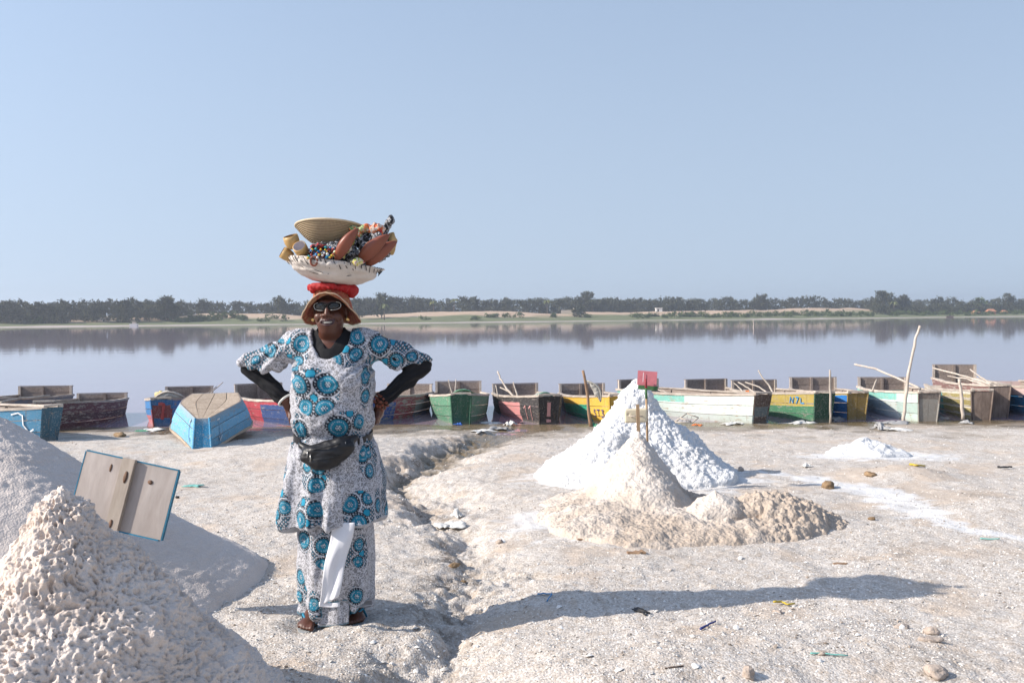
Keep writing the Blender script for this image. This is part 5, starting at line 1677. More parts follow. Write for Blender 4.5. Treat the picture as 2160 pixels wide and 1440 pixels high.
disp = 0.012 * sstep(0.5, 0.1, V[:, 2]) * np.sin(th * 7 + 2 * vnoise(V * (4, 4, 2), 3)) + 0.008 * fbm(V * (14, 14, 5), 3, 41)
disp += np.where((V[:, 1] < 0), 0.013 * sstep(0.012, -0.012, q1) * sstep(-0.09, -0.02, q1) * sstep(0.42, 0.3, V[:, 2]), 0)
disp += 0.006 * np.sin((V[:, 0] * 0.7 + V[:, 2]) * 70) * sstep(0.30, 0.05, V[:, 2]) * (V[:, 0] < -0.02)
V = (V + Nn * disp[:, None]).astype(np.float32)
u = np.arctan2(V0[:, 0] / 0.185, -(V0[:, 1] - 0.02) / 0.15) * 0.185
col, cov = medallions(u, V0[:, 2])
edge = (np.abs(V0[:, 2] - np.interp(V0[:, 0], K.xs, hemk[:, 0, 0])) < 0.006) & (V0[:, 1] < 0)
col[edge] = TEALC; cov[edge] = 0.8
obj('skirt', V, F, m_cloth, PER, uv=np.stack([u + 0.31, V0[:, 2]], 1), attrs={'print': col, 'cover': cov})

def sheet(pts_fn, nu, nv, th_=0.003):
    """thin cloth panel from a surface function (s, t) -> point, with real thickness"""
    Sg, Tg = np.meshgrid(np.linspace(0, 1, nu), np.linspace(0, 1, nv))
    A = pts_fn(Sg, Tg)
    du_ = np.gradient(A, axis=1); dv_ = np.gradient(A, axis=0)
    nn = np.cross(du_, dv_); nn /= np.linalg.norm(nn, axis=-1, keepdims=True) + 1e-9
    V = np.concatenate([(A + nn * th_ / 2).reshape(-1, 3), (A - nn * th_ / 2).reshape(-1, 3)])
    F1 = grid_faces(nv, nu); m_ = nu * nv
    F = [list(f) for f in F1] + [list(f[::-1] + m_) for f in F1]
    rim = [i for i in range(nu)] + [r_ * nu + nu - 1 for r_ in range(1, nv)] + [(nv - 1) * nu + i for i in range(nu - 2, -1, -1)] + [r_ * nu for r_ in range(nv - 2, 0, -1)]
    for i in range(len(rim)):
        a_, b2 = rim[i], rim[(i + 1) % len(rim)]
        F.append([b2, a_, a_ + m_, b2 + m_])
    uv = np.concatenate([np.stack([Sg, Tg], -1).reshape(-1, 2)] * 2)
    return V, F, uv

def f_white(s_, t_):
    # hangs from under the tunic, leaning to the lower left, folded back at its end
    x = (0.020 + 0.112 * s_) * (1 - t_) + (-0.046 + 0.094 * s_) * t_ + 0.004 * np.sin(t_ * 9)
    z = 0.535 - (0.385 + 0.030 * (s_ - 0.5) * -1) * t_ + 0.016 * s_ * t_
    y = -0.172 + 0.05 * x * x - 0.012 * t_ + 0.006 * np.sin(s_ * 5 + t_ * 7) + 0.004 * np.sin(s_ * 14) * t_
    return np.stack([x, y, z], -1)
m_white = simple_mat('white_cotton', (0.74, 0.73, 0.75), 0.8, 0.06, 14, 0.25, 0.004)
V, F, uv = sheet(f_white, 14, 40, 0.0035)
obj('white_cloth_strip', V, F, m_white, PER)
def f_flap(s_, t_):
    x = (-0.046 + 0.100 * s_); z = 0.155 - 0.030 * (1 - s_) * t_ * 0 - 0.022 * t_ - 0.006 * np.sin(s_ * 3)
    y = -0.178 + 0.004 * np.sin(s_ * 5) - 0.002 * t_
    return np.stack([x, y, z], -1)
V, F, uv = sheet(f_flap, 10, 6, 0.004)
obj('cloth_strip_fold', V, F, m_white, PER)
def f_inner(s_, t_):
    x = -0.064 + 0.147 * s_ + 0.004 * (s_ - .5) * t_; z = 0.175 - (0.165 - 0.018 * s_) * t_
    y = -0.088 + 0.006 * np.sin(s_ * 8) + 0.02 * (s_ - 0.5) ** 2 - 0.035 * t_
    return np.stack([x, y, z], -1)
V, F, uv = sheet(f_inner, 24, 30, 0.004)
cz = np.zeros((len(V), 3), np.float32); cv = np.zeros(len(V), np.float32)
bl_ = uv[:, 1] > 0.95
cz[bl_] = TEALC * 0.6; cv[bl_] = 0.6
obj('inner_skirt_panel', V, F, m_cloth, PER, uv=np.stack([V[:, 0] + 1.3, V[:, 2]], 1), attrs={'print': cz, 'cover': cv})

# ---- black undershirt: long sleeves and a wide collar
m_black = simple_mat('black_jersey', (0.010, 0.010, 0.012), 0.8, 0.3, 40, 0.3, 0.002, spec=0.25)
xs = np.arange(-0.50, 0.505, 0.0045); ys = np.arange(-0.19, 0.20, 0.0045); zs = np.arange(1.04, 1.51, 0.0042)
U = SDF(xs, ys, zs)
X = U.xs[:, None, None]; Y = U.ys[None, :, None]; Z = U.zs[None, None, :]
d = smax(torso_field(U, -0.012), Z - 1.40 + 0 * X, 0.05)
U.F = np.maximum(d, 1.20 - Z).astype(np.float32)
for s in (-1, 1):
    U.cap((0.05 * s, 0.02, 1.40), SHO[s], 0.052, 0.056, 0.05)
    U.cap(SHO[s], np.array(ELB[s]), 0.056, 0.050, 0.02)
    w_ = np.array(WRI[s]); e_ = np.array(ELB[s])
    U.cap(e_ + np.array((0.012 * s, 0, 0.0)), w_ + (e_ - w_) * 0.06, 0.050, 0.037, 0.015)
    dirn = (w_ - e_) / np.linalg.norm(w_ - e_)
    pl = (X - w_[0]) * dirn[0] + (Y - w_[1]) * dirn[1] + (Z - w_[2]) * dirn[2] + 0.006
    near = (np.abs(X - w_[0]) < 0.09) & (np.abs(Z - w_[2]) < 0.09)
    U.F = np.where(near, np.maximum(U.F, pl), U.F).astype(np.float32)
U.cap((0, 0.026, 1.37), (-0.003, 0.014, 1.452), 0.080, 0.068, 0.03)
U.F = np.maximum(U.F, Z - (1.468 + 0.10 * (Y - 0.0))).astype(np.float32)
vcut = np.maximum(np.abs(X + 0.003) - (0.010 + (Z - 1.365) * 0.62), Y - 0.005)
hole = (np.sqrt(((X + 0.003) / 0.058) ** 2 + ((Y - 0.012) / 0.058) ** 2) - 1) * 0.058
vv = np.maximum(vcut, 1.365 - Z)
# the opening is a groove cut to just above the skin
U.F = np.maximum(U.F, -np.maximum(vv, -(np.sqrt((X / 1.0) ** 2 + (Y - 0.02) ** 2) - 0.02) * 0 + vv)).astype(np.float32)
U.F = np.maximum(U.F, -np.maximum(hole, 1.42 - Z)).astype(np.float32)
V, F = U.mesh()
V = smooth_mesh(V, F, 2, 0.5)
Nn = vnormals(V, F)
ax_ = np.abs(V[:, 0])
arm = sstep(1.30, 1.25, V[:, 2]) * sstep(0.20, 0.23, ax_)
t_ = (1.272 - V[:, 2]) / 0.17
disp = arm * (0.0045 * np.sin((V[:, 2] * 1.0 - ax_ * 0.6) * 190 + 3 * vnoise(V * 14, 3)) * (0.4 + t_) + 0.006 * fbm(V * 18, 2, 9)) + 0.003 * fbm(V * 20, 2, 12) * (1 - arm)
V = (V + Nn * disp[:, None]).astype(np.float32)
obj('undershirt', V, F, m_black, PER)
# skin of the throat inside the collar opening (continues the body)

# ---- hat
def hat_pt(phi, s_):
    """phi 0 at the face, s 0 crown top centre .. 1 brim edge"""
    ap = abs(phi)
    ze = np.interp(ap, [0, 0.32, 0.58, 0.9, 1.25, 1.6, 2.4, 3.1416], [1.640, 1.630, 1.606, 1.560, 1.515, 1.490, 1.480, 1.49])
    re = np.interp(ap, [0, 0.5, 0.85, 1.15, 1.45, 1.8, 2.4, 3.1416], [0.130, 0.148, 0.150, 0.156, 0.151, 0.142, 0.14, 0.145])
    zb = np.interp(ap, [0, 0.6, 1.2, 3.14], [1.628, 1.618, 1.602, 1.595])
    prof = [(0.0, 1.668), (0.06, 1.667), (0.088, 1.655), (0.098, zb)]
    if s_ < 0.55:
        q = s_ / 0.55 * 3
        i = min(2, int(q)); f = q - i
        r = prof[i][0] + (prof[i + 1][0] - prof[i][0]) * f; z = prof[i][1] + (prof[i + 1][1] - prof[i][1]) * f
    else:
        q = (s_ - 0.55) / 0.45
        r = 0.098 + (re - 0.098) * q; z = zb + (ze - zb) * q - 0.012 * math.sin(q * math.pi) * (1 if ap > 0.6 else ap / 0.6)
    r *= 1 + 0.02 * math.sin(phi * 5 + 1) * s_
    sx = 0.93
    return (HX + 0.003 + r * sx * math.sin(phi), 0.012 - r * 1.03 * math.cos(phi), z)
na, ns = 88, 30
A = np.array([[hat_pt(-math.pi + 2 * math.pi * i / na, s_) for i in range(na)] for s_ in np.linspace(0, 1, ns)])
A = A + 0.004 * np.stack([fbm(A * 22, 2, 3), fbm(A * 22, 2, 4), fbm(A * 22, 2, 5)], -1)
cen = np.array([HX, 0.012, 1.56])
nv_ = A - cen; nv_ /= np.linalg.norm(nv_, axis=-1, keepdims=True)
Bn = A - nv_ * 0.006
V = np.concatenate([A.reshape(-1, 3), Bn.reshape(-1, 3)])
F1 = grid_faces(ns, na, True); m_ = na * ns
F = np.concatenate([F1, F1[:, ::-1] + m_, np.array([[(ns - 1) * na + i, (ns - 1) * na + (i + 1) % na, m_ + (ns - 1) * na + (i + 1) % na, m_ + (ns - 1) * na + i] for i in range(na)])])
m_hat, nt, b = mat('orange_hat_cloth')
n = N(nt); p = n.coord('Object')
f1 = n.noise(n.scale(p, (1, 1, 1)), 28, 4, 0.7, 1.0); f2 = n.noise(p, 60, 3, 0.6)
c = n.ramp(f1, [(0.30, (0.24, 0.028, 0.02)), (0.44, (0.32, 0.05, 0.028)), (0.54, (0.36, 0.11, 0.04)), (0.62, (0.40, 0.24, 0.11)), (0.70, (0.22, 0.035, 0.035)), (0.80, (0.30, 0.06, 0.035))])
c = n.mix(n.math('MULTIPLY', f2, 0.25), c, (0.36, 0.20, 0.15))
n.put(b.inputs['Base Color'], c); b.inputs['Roughness'].default_value = 0.9
n.put(b.inputs['Normal'], n.bump(f2, 0.4, 0.003))
ht = obj('hat', V, F, m_hat, PER)
mb = MB(); mb.tube(np.concatenate([A[-1], A[-1][:1]]), 0.0032, 6, False)
mb.build('brim_edge', simple_mat('hat_piping', (0.55, 0.40, 0.27), 0.9, 0.3, 60), ht, smooth=True)

# ---- sunglasses
m_lens, nt, b = mat('dark_lens')
b.inputs['Base Color'].default_value = (0.012, 0.013, 0.014, 1); b.inputs['Roughness'].default_value = 0.05
m_frame = simple_mat('silver_frame', (0.55, 0.54, 0.50), 0.3, 0.1, 40, 0, metallic=0.8)
m_blackpl = simple_mat('black_plastic', (0.015, 0.015, 0.016), 0.35, 0.2, 40, 0)
sg = empty('sunglasses', (HX, 0, 1.571)); sg.parent = PER
sg.rotation_euler = (0.0, math.radians(-2.5), 0)
sg.scale = (0.94, 1.0, 0.90)
def wrapy(x): return -0.104 + 4.2 * x * x
for s in (-1, 1):
    ring = []
    for k in range(28):
        t = 2 * math.pi * k / 28
        cx2, sx2 = math.cos(t), math.sin(t)
        x = 0.0370 * s + 0.0325 * math.copysign(abs(cx2) ** 0.8, cx2); z = 0.0210 * math.copysign(abs(sx2) ** 0.8, sx2) * (1 - 0.10 * s * cx2) + 0.003 * s * cx2
        ring.append((x, wrapy(x), z))
    ring = np.array(ring)
    ctr = ring.mean(0) + (0, -0.004, 0)
    V = np.concatenate([[ctr], ctr + (ring - ctr) * 0.6 + (0, -0.001, 0), ring, [ctr + (0, 0.006, 0)]])
    F = [[0, 1 + k, 1 + (k + 1) % 28] for k in range(28)] + [[1 + k, 29 + k, 29 + (k + 1) % 28, 1 + (k + 1) % 28] for k in range(28)] + [[57, 29 + (k + 1) % 28, 29 + k] for k in range(28)]
    F = [f[::-1] for f in F]
    obj('lens', V, F, m_lens, sg)
    ang_ = np.linspace(0, 2 * math.pi, 28, endpoint=False)
    mb = MB(); mb.tube(np.concatenate([ring, ring[:2]]), 0.0024, 6, False); mb.build('rim', m_blackpl, sg, smooth=True)
    # silver line round the outer and lower edge
    sel = [k for k in range(-9, 7)] if s > 0 else [k for k in range(8, 24)]
    arc = np.array([ring[k % 28] for k in sel]) + (0, -0.0022, 0)
    mb = MB(); mb.tube(arc, 0.0017, 6); mb.build('silver_edge', m_frame, sg, smooth=True)
    mb = MB(); mb.tube([(0.067 * s, wrapy(0.067), 0.006), (0.077 * s, -0.06, 0.006), (0.079 * s, 0.01, -0.002)], [0.005, 0.004, 0.003], 6); mb.build('temple_arm', m_blackpl, sg, smooth=True)
mb = MB(); mb.tube([(-0.022, wrapy(0.022) - 0.003, 0.014), (-0.009, wrapy(0.009) - 0.003, 0.009), (0, -0.110, 0.0085), (0.009, wrapy(0.009) - 0.003, 0.009), (0.022, wrapy(0.022) - 0.003, 0.014)], [0.003, 0.005, 0.0055, 0.005, 0.003], 6); mb.build('bridge', m_blackpl, sg, smooth=True)

# ---- earrings, bangle, bead bracelet
m_gold = simple_mat('gold_earring', (0.75, 0.50, 0.20), 0.25, 0.1, 40, 0, metallic=0.9)
for s in (-1, 1):
    V, F = lathe([(0.001, -0.013), (0.008, -0.010), (0.0125, -0.003), (0.0125, 0.004), (0.008, 0.010), (0.002, 0.014), (0.001, 0.018)], 14)
    obj('earring', V + (HX + 0.083 * s, -0.012, 1.508), F, m_gold, PER)
def ring_at(c0, axis, R_, r, n1=28, n2=8):
    axis = np.array(axis, float); axis /= np.linalg.norm(axis)
    a_ = np.cross(axis, (0, 1, 0.2)); a_ /= np.linalg.norm(a_); b2 = np.cross(axis, a_)
    return np.array([np.array(c0) + R_ * (math.cos(t) * a_ + math.sin(t) * b2) for t in np.linspace(0, 2 * math.pi, n1 + 1)])
w_ = np.array(WRI[-1]); e_ = np.array(ELB[-1])
mb = MB(); mb.tube(ring_at(w_ + (e_ - w_) * 0.015, e_ - w_ + np.array((0.06, 0, -0.03)), 0.040, 0), 0.006, 8, False)
mb.build('bangle', simple_mat('white_bangle', (0.62, 0.62, 0.58), 0.4, 0.2, 60), PER, smooth=True)
w_ = np.array(WRI[1]); e_ = np.array(ELB[1])
m_bead = simple_mat('amber_beads', (0.20, 0.055, 0.03), 0.35, 0.6, 30, 0)
r_ = np.random.default_rng(4)
br = empty('bead_bracelet', (0, 0, 0)); br.parent = PER
for row in range(3):
    R_ = ring_at(w_ + (w_ - e_) * (0.02 + 0.075 * row) + (e_ - w_) * 0.06, e_ - w_, 0.038 - 0.001 * row, 0, 13)
    for q in R_[:-1]:
        V, F = lathe([(0.001, -0.007), (0.006, -0.004), (0.0075, 0), (0.006, 0.004), (0.001, 0.007)], 7)
        obj('bead', V * r_.uniform(0.8, 1.25) + q + r_.normal(0, 0.002, 3), F, m_bead, br)

# ---- flip-flops
m_sole = simple_mat('grey_foam_sole', (0.33, 0.34, 0.34), 0.8, 0.2, 30, 0.2)
m_strap = simple_mat('blue_strap', (0.03, 0.22, 0.34), 0.6, 0.2, 40, 0)
for s in (-1, 1):
    f = FOOT[s]
    sd_ = empty('sandal', (f[0], f[1], 0)); sd_.parent = PER
    out = []
    for k in range(28):
        t = 2 * math.pi * k / 28
        yy_ = -0.015 + 0.132 * math.cos(t)
        wd = 0.044 + 0.008 * math.cos(t) - 0.004 * math.cos(2 * t)
        out.append((wd * math.sin(t) + 0.003 * s, -yy_ * 1.0 - 0.02, 0))
    out = np.array(out)[::-1]
    V = np.concatenate([out + (0, 0, -0.008), out * 1.0 + (0, 0, 0.009)])
    F = [list(range(28))[::-1], [28 + k for k in range(28)]] + [[k, (k + 1) % 28, 28 + (k + 1) % 28, 28 + k] for k in range(28)]
    obj('sole', V, F, m_sole, sd_, smooth=False)
    for q in (-1, 1):
        mb = MB(); mb.tube([(-0.012 * s, -0.078, 0.012), (-0.006 * s + 0.020 * q, -0.050, 0.054), (0.030 * q, -0.015, 0.062), (0.042 * q, 0.02, 0.012)], [0.003, 0.006, 0.006, 0.005], 6)
        mb.build('strap', m_strap, sd_, smooth=True)
    # toenails
    for k in range(5):
        tx = s * (-0.030 + 0.0165 * k); ty = -0.120 + (0.0, 0.002, 0.010, 0.020, 0.033)[k]
        V, F = lathe([(0.0045 if k == 0 else 0.003, 0), (0.003 if k == 0 else 0.002, 0.0012)], 8)
        obj('toenail', V * (1, 0.8, 1) + (f[0] + tx, f[1] + ty, (0.033 if k == 0 else 0.029)), F, simple_mat('nail', (0.16, 0.08, 0.06), 0.4, 0.1, 30, 0) if (s < 0 and k == 0) else bpy.data.materials['nail'], PER)

# ---- waist bag with strap
BAG = empty('waist_bag', (-0.890, 4.92, 0.92))
tag(BAG, 'black waist bag with zips worn over the printed tunic', 'waist bag')
m_nylon = simple_mat('black_nylon', (0.012, 0.011, 0.012), 0.42, 0.3, 30, 0.25, 0.003, spec=0.4)
xs = np.arange(-0.17, 0.175, 0.0035); ys = np.arange(-0.29, -0.08, 0.0035); zs = np.arange(0.72, 1.02, 0.0035)
G = SDF(xs, ys, zs)
Rm = Matrix.Rotation(math.radians(-9), 3, 'Y')
G.ell((-0.005, -0.195, 0.868), (0.120, 0.045, 0.055), 0.02, R=np.array(Rm))
G.ell((0.035, -0.195, 0.885), (0.105, 0.042, 0.055), 0.02, R=np.array(Rm))
G.ell((-0.01, -0.205, 0.830), (0.075, 0.036, 0.040), 0.02)
G.cap((-0.125, -0.150, 0.905), (-0.06, -0.195, 0.870), 0.016, 0.034, 0.02)
G.cap((0.135, -0.150, 0.940), (0.075, -0.190, 0.905), 0.018, 0.040, 0.02)
G.ell((0, -0.085, 0.92), (0.16, 0.070, 0.30), 0.01, cut=True)
V, F = G.mesh()
V = smooth_mesh(V, F, 2, 0.5)
Nn = vnormals(V, F)
V = V + Nn * (0.005 * fbm(V * (12, 12, 22), 3, 7))[:, None]
V[:, 2] -= 0.92
obj('pouch', V.astype(np.float32), F, m_nylon, BAG)
m_zip = simple_mat('zip_metal', (0.45, 0.44, 0.42), 0.3, 0.2, 40, 0, metallic=0.8)
def bagline(pts, r, name, m):
    mb = MB(); mb.tube([(x, y, z - 0.92) for x, y, z in pts], r, 6); mb.build(name, m, BAG, smooth=True)
bagline([(-0.110, -0.196, 0.888), (-0.06, -0.232, 0.893), (0.0, -0.243, 0.905), (0.06, -0.238, 0.918), (0.115, -0.205, 0.930)], 0.0028, 'zip_seam', m_blackpl)
bagline([(-0.085, -0.226, 0.848), (-0.03, -0.245, 0.846), (0.03, -0.244, 0.856), (0.085, -0.232, 0.872)], 0.0024, 'zip_seam', m_blackpl)
for (x, y, z) in ((-0.082, -0.226, 0.888), (-0.066, -0.236, 0.872), (0.098, -0.222, 0.928)):
    bagline([(x, y, z), (x + 0.001, y - 0.004, z - 0.018), (x - 0.001, y - 0.002, z - 0.034)], [0.0022, 0.003, 0.0022], 'zip_pull', m_zip)
ring = []
for k in range(49):
    t = 2 * math.pi * k / 48
    zc = 0.935 + 0.030 * math.sin(t) * 0.7 - 0.035 * math.exp(-((t - 4.712) / 0.6) ** 2)
    a_, b2 = float(tor_a(zc)) - 0.003, float(tor_b(zc)) - 0.002
    if abs(t - 4.712) < 0.75: continue
    ring.append((a_ * math.cos(t), float(tor_cy(zc)) + b2 * math.sin(t), zc))
# run the band from the bag's right end round the back to its left end
k0 = [i for i, q in enumerate(ring) if q[0] > 0.10 and q[1] < 0]
first = ring[-len([q for q in ring if q[1] < 0 and q[0] > 0]):]
order = sorted(ring, key=lambda q: (math.atan2(q[1] - 0.01, q[0]) - (-math.pi / 2)) % (2 * math.pi))
order = np.array(order)
V = []
for q in order:
    o_ = np.array((q[0], q[1] - 0.01, 0)); o_ /= np.linalg.norm(o_)
    for dz, do in ((-0.016, 0.0), (0.016, 0.0), (0.016, 0.006), (-0.016, 0.006)):
        V.append(q + o_ * (do - 0.001) + (0, 0, dz - 0.92))
m4 = len(order); F = []
for i in range(m4 - 1):
    for j in range(4):
        F.append([i * 4 + j, (i + 1) * 4 + j, (i + 1) * 4 + (j + 1) % 4, i * 4 + (j + 1) % 4])
F += [[0, 1, 2, 3], [(m4 - 1) * 4 + 3, (m4 - 1) * 4 + 2, (m4 - 1) * 4 + 1, (m4 - 1) * 4]]
obj('belt', V, F, m_nylon, BAG, smooth=False)

# ------------------------------------------------------------------ red head pad and the loaded basket
OX, OY = -0.890, 4.92
m_redcloth = simple_mat('red_cloth', (0.40, 0.016, 0.018), 0.6, 0.3, 16, 0.35, 0.006)
xs = np.arange(-0.14, 0.165, 0.0035); ys = np.arange(-0.15, 0.16, 0.004); zs = np.arange(1.60, 1.72, 0.0035)
R_ = SDF(xs, ys, zs)
R_.ell((0.004, 0.0, 1.664), (0.104, 0.106, 0.020), 0.01)
R_.cap((0.055, -0.055, 1.664), (0.108, -0.01, 1.650), 0.018, 0.020, 0.02)
R_.cap((0.108, -0.01, 1.650), (0.088, 0.05, 1.640), 0.020, 0.020, 0.02)
R_.cap((0.110, -0.015, 1.652), (0.098, -0.010, 1.628), 0.018, 0.012, 0.02)
R_.cap((-0.098, -0.03, 1.662), (-0.082, -0.05, 1.648), 0.016, 0.012, 0.02)
R_.cap((-0.08, -0.075, 1.672), (0.03, -0.10, 1.673), 0.013, 0.013, 0.012)
V, F = R_.mesh()
V = smooth_mesh(V, F, 2, 0.5)
Nn = vnormals(V, F)
th = np.arctan2(V[:, 0], -V[:, 1])
V = V + Nn * (0.004 * fbm(V * (22, 22, 40), 3, 4) + 0.003 * np.sin(th * 26 + 3 * vnoise(V * 20, 2)) * sstep(1.672, 1.65, V[:, 2]))[:, None]
o = obj('head_pad', V - np.array((0, 0, 1.64)), F, m_redcloth, None, (OX, OY, 1.64))
tag(o, 'crumpled red cloth pad between the hat and the basket', 'head pad')

TILT = math.radians(8.0)
BK = empty('wrapped_basket', (OX + 0.002, OY + 0.01, 1.682), (0, TILT, 0))
tag(BK, 'wide basket wrapped in white sewn cloth, carried on her head', 'basket')
m_sack = simple_mat('white_sack_cloth', (0.64, 0.575, 0.515), 0.9, 0.25, 15, 0.6, 0.008)
prof = [(0.001, 0.0), (0.06, 0.0), (0.105, 0.006), (0.150, 0.026), (0.190, 0.056), (0.218, 0.088), (0.232, 0.116), (0.236, 0.128), (0.228, 0.132), (0.216, 0.122), (0.200, 0.092), (0.170, 0.060), (0.12, 0.036), (0.001, 0.03)]
pp = np.array(prof); tt = np.linspace(0, len(pp) - 1, 66)
pp = np.stack([np.interp(tt, np.arange(len(pp)), pp[:, k]) for k in (0, 1)], 1)
V, F = lathe(pp, 128)
V = np.array(V)
outer = np.repeat(tt < 8, 128)
th = np.arctan2(V[:, 1], V[:, 0]); rr = np.hypot(V[:, 0], V[:, 1])
pl_ = sstep(0.07, 0.13, V[:, 2]) * outer
dd_ = outer * (0.011 * fbm(V * (13, 13, 30), 4, 6) + pl_ * 0.0075 * np.sin(th * 46 + 2 * vnoise(V * 12, 3)) + 0.006 * vnoise(np.stack([np.cos(th) * 2, np.sin(th) * 2, V[:, 2] * 30], 1), 9) * sstep(0.02, 0.06, V[:, 2]))
V[:, 0] *= 1 + dd_ / np.maximum(rr, 0.02); V[:, 1] *= 1 + dd_ / np.maximum(rr, 0.02)
V[:, 2] += 0.006 * vnoise(np.stack([np.cos(th) * 3, np.sin(th) * 3, th * 0], 1), 5) * sstep(0.08, 0.12, V[:, 2])
V[:, 2] *= 0.84
obj('bowl_cover', V, F, m_sack, BK)
m_thread = simple_mat('black_thread', (0.015, 0.014, 0.014), 0.8, 0.1, 30, 0)
def bk(th_, h, off=0.004):
    r = float(np.interp(h, [0, 0.006, 0.026, 0.056, 0.088, 0.116, 0.128], [0.06, 0.105, 0.150, 0.190, 0.218, 0.232, 0.236])) + off + 0.001
    return (r * math.cos(th_), r * math.sin(th_), h * 0.84)
r_ = np.random.default_rng(8)
for k in range(52):
    t = -math.pi + k * 2 * math.pi / 52 + r_.uniform(-.03, .03)
    L_ = r_.uniform(0.026, 0.046); sl = r_.uniform(0.06, 0.14)
    mb = MB(); mb.tube([bk(t, 0.130, 0.002), bk(t + sl * .4, 0.128 - L_ * .5), bk(t + sl, 0.128 - L_)], 0.0018, 5); mb.build('stitch', m_thread, BK, smooth=True)
for (t0, h0, t1, h1, t2, h2) in ((-2.2, 0.075, -2.0, 0.05, -1.75, 0.042), (-1.85, 0.066, -1.62, 0.052, -1.5, 0.053), (-1.5, 0.052, -1.5, 0.036, -1.46, 0.026), (-1.25, 0.045, -1.1, 0.05, -0.95, 0.062)):
    mb = MB(); mb.tube([bk(t0 + (t1 - t0) * q, h0 + (h1 - h0) * q) for q in (0, .5)] + [bk(t1 + (t2 - t1) * q, h1 + (h2 - h1) * q) for q in (0, .5, 1)], 0.0013, 5); mb.build('seam_thread', m_thread, BK, smooth=True)

def ori(axis_z, axis_x=None):
    z = np.array(axis_z, float); z /= np.linalg.norm(z)
    x = np.array(axis_x if axis_x is not None else (1, 0, 0), float); x = x - z * (x @ z); x /= np.linalg.norm(x)
    y = np.cross(z, x)
    return np.stack([x, y, z], 1)

def place(name, V, F, m, c, R3, label, cat, group='wares in the basket', parts=(), smooth=True, attrs=None):
    V = np.asarray(V) @ R3.T
    o = obj(name, V, F, m, None, (OX + c[0], OY + c[1], c[2]), smooth=smooth, attrs=attrs)
    tag(o, label, cat, group)
    return o

# woven coil bowl
m_weave, nt, b = mat('coiled_straw')
n = N(nt); p = n.coord('Object')
sp = n.sep(p)
an = n.math('ARCTAN2', sp[1], sp[0])
st = n.math('PINGPONG', n.math('MULTIPLY', an, 23.0), 0.5)
dash = n.ramp(st, [(0.10, 1.0), (0.2, 0.0)])
coil = n.attr('coil')
c = n.mix(n.noise(p, 60, 3, 0.6), (0.42, 0.30, 0.17), (0.60, 0.47, 0.30))
c = n.mix(n.math('MULTIPLY', dash, 0.75), c, (0.075, 0.050, 0.035))
c = n.mix(n.math('MULTIPLY', coil, 0.65), c, (0.09, 0.06, 0.04))
n.put(b.inputs['Base Color'], c); b.inputs['Roughness'].default_value = 0.8
prof = []; gro = []
ncoil = 15
for k in range(ncoil * 6 + 1):
    q = k / (ncoil * 6)
    r = 0.055 + 0.117 * q ** 0.72; z = 0.088 * q ** 1.15
    ph = (q * ncoil) % 1.0
    bulge = 0.0032 * math.sin(math.pi * ph)
    prof.append((r + bulge, z - bulge * 0.5)); gro.append(1 - min(1, 4 * min(ph, 1 - ph)))
inner = [(r - 0.010, z + 0.002) for r, z in prof[::-6]]
allp = [(0.001, 0.0)] + prof + inner + [(0.001, 0.010)]
gr = np.repeat(np.array([0] + gro + [0] * len(inner) + [0]), 96)
V, F = lathe(allp, 96)
wb_ = place('woven_bowl', V, F, m_weave, (-0.010, 0.030, 1.874), ori((0.03, 0.17, 1.0)), 'coiled straw bowl with dark stitching, on top of the basket load', 'bowl', attrs={'coil': gr})
rimp = np.array([(0.1725 * math.cos(t), 0.1725 * math.sin(t), 0.089) for t in np.linspace(0, 2 * math.pi, 65)]) @ ori((0.03, 0.17, 1.0)).T
mb = MB(); mb.tube(rimp, 0.0055, 8, False); mb.build('rim', simple_mat('straw_rim', (0.58, 0.47, 0.32), 0.8, 0.3, 40), wb_, smooth=True)

# wooden cups
m_cup = simple_mat('turned_pale_wood', (0.52, 0.33, 0.13), 0.45, 0.35, 14, 0.2, 0.003, spec=0.4)
m_cupin = simple_mat('cup_inside', (0.36, 0.20, 0.07), 0.5, 0.3, 14, 0)
def cup(c, ax, r, h, label, inside=m_cupin):
    V, F = lathe([(0.001, 0), (r * .55, 0), (r * .80, h * .12), (r * .98, h * .45), (r, h * .75), (r * .96, h), (r * .86, h)], 30, cap=(True, False))
    o = place('wooden_cup', V, F, m_cup, c, ori(ax), label, 'cup')
    V, F = lathe([(r * .86, h * 1.0), (r * .88, h * .7), (r * .8, h * .4), (r * .5, h * .15), (0.001, h * .14)], 30, cap=(False, True))
    obj('inside', (V + (0, 0, 0.001)) @ ori(ax).T, F, inside, o)
    return o
cup((-0.158, -0.105, 1.852), (-0.25, -0.30, 1.0), 0.037, 0.062, 'golden wooden cup tilted open upward at the left of the load')
cup((-0.108, -0.125, 1.822), (-0.25, -0.95, 0.75), 0.034, 0.060, 'pale wooden cup with its mouth turned to the camera', simple_mat('cup_white_inside', (0.52, 0.48, 0.50), 0.5, 0.2, 20, 0))
cup((-0.170, -0.085, 1.806), (-0.9, -0.3, 0.55), 0.030, 0.058, 'darker wooden cup lying lowest at the left rim of the basket')

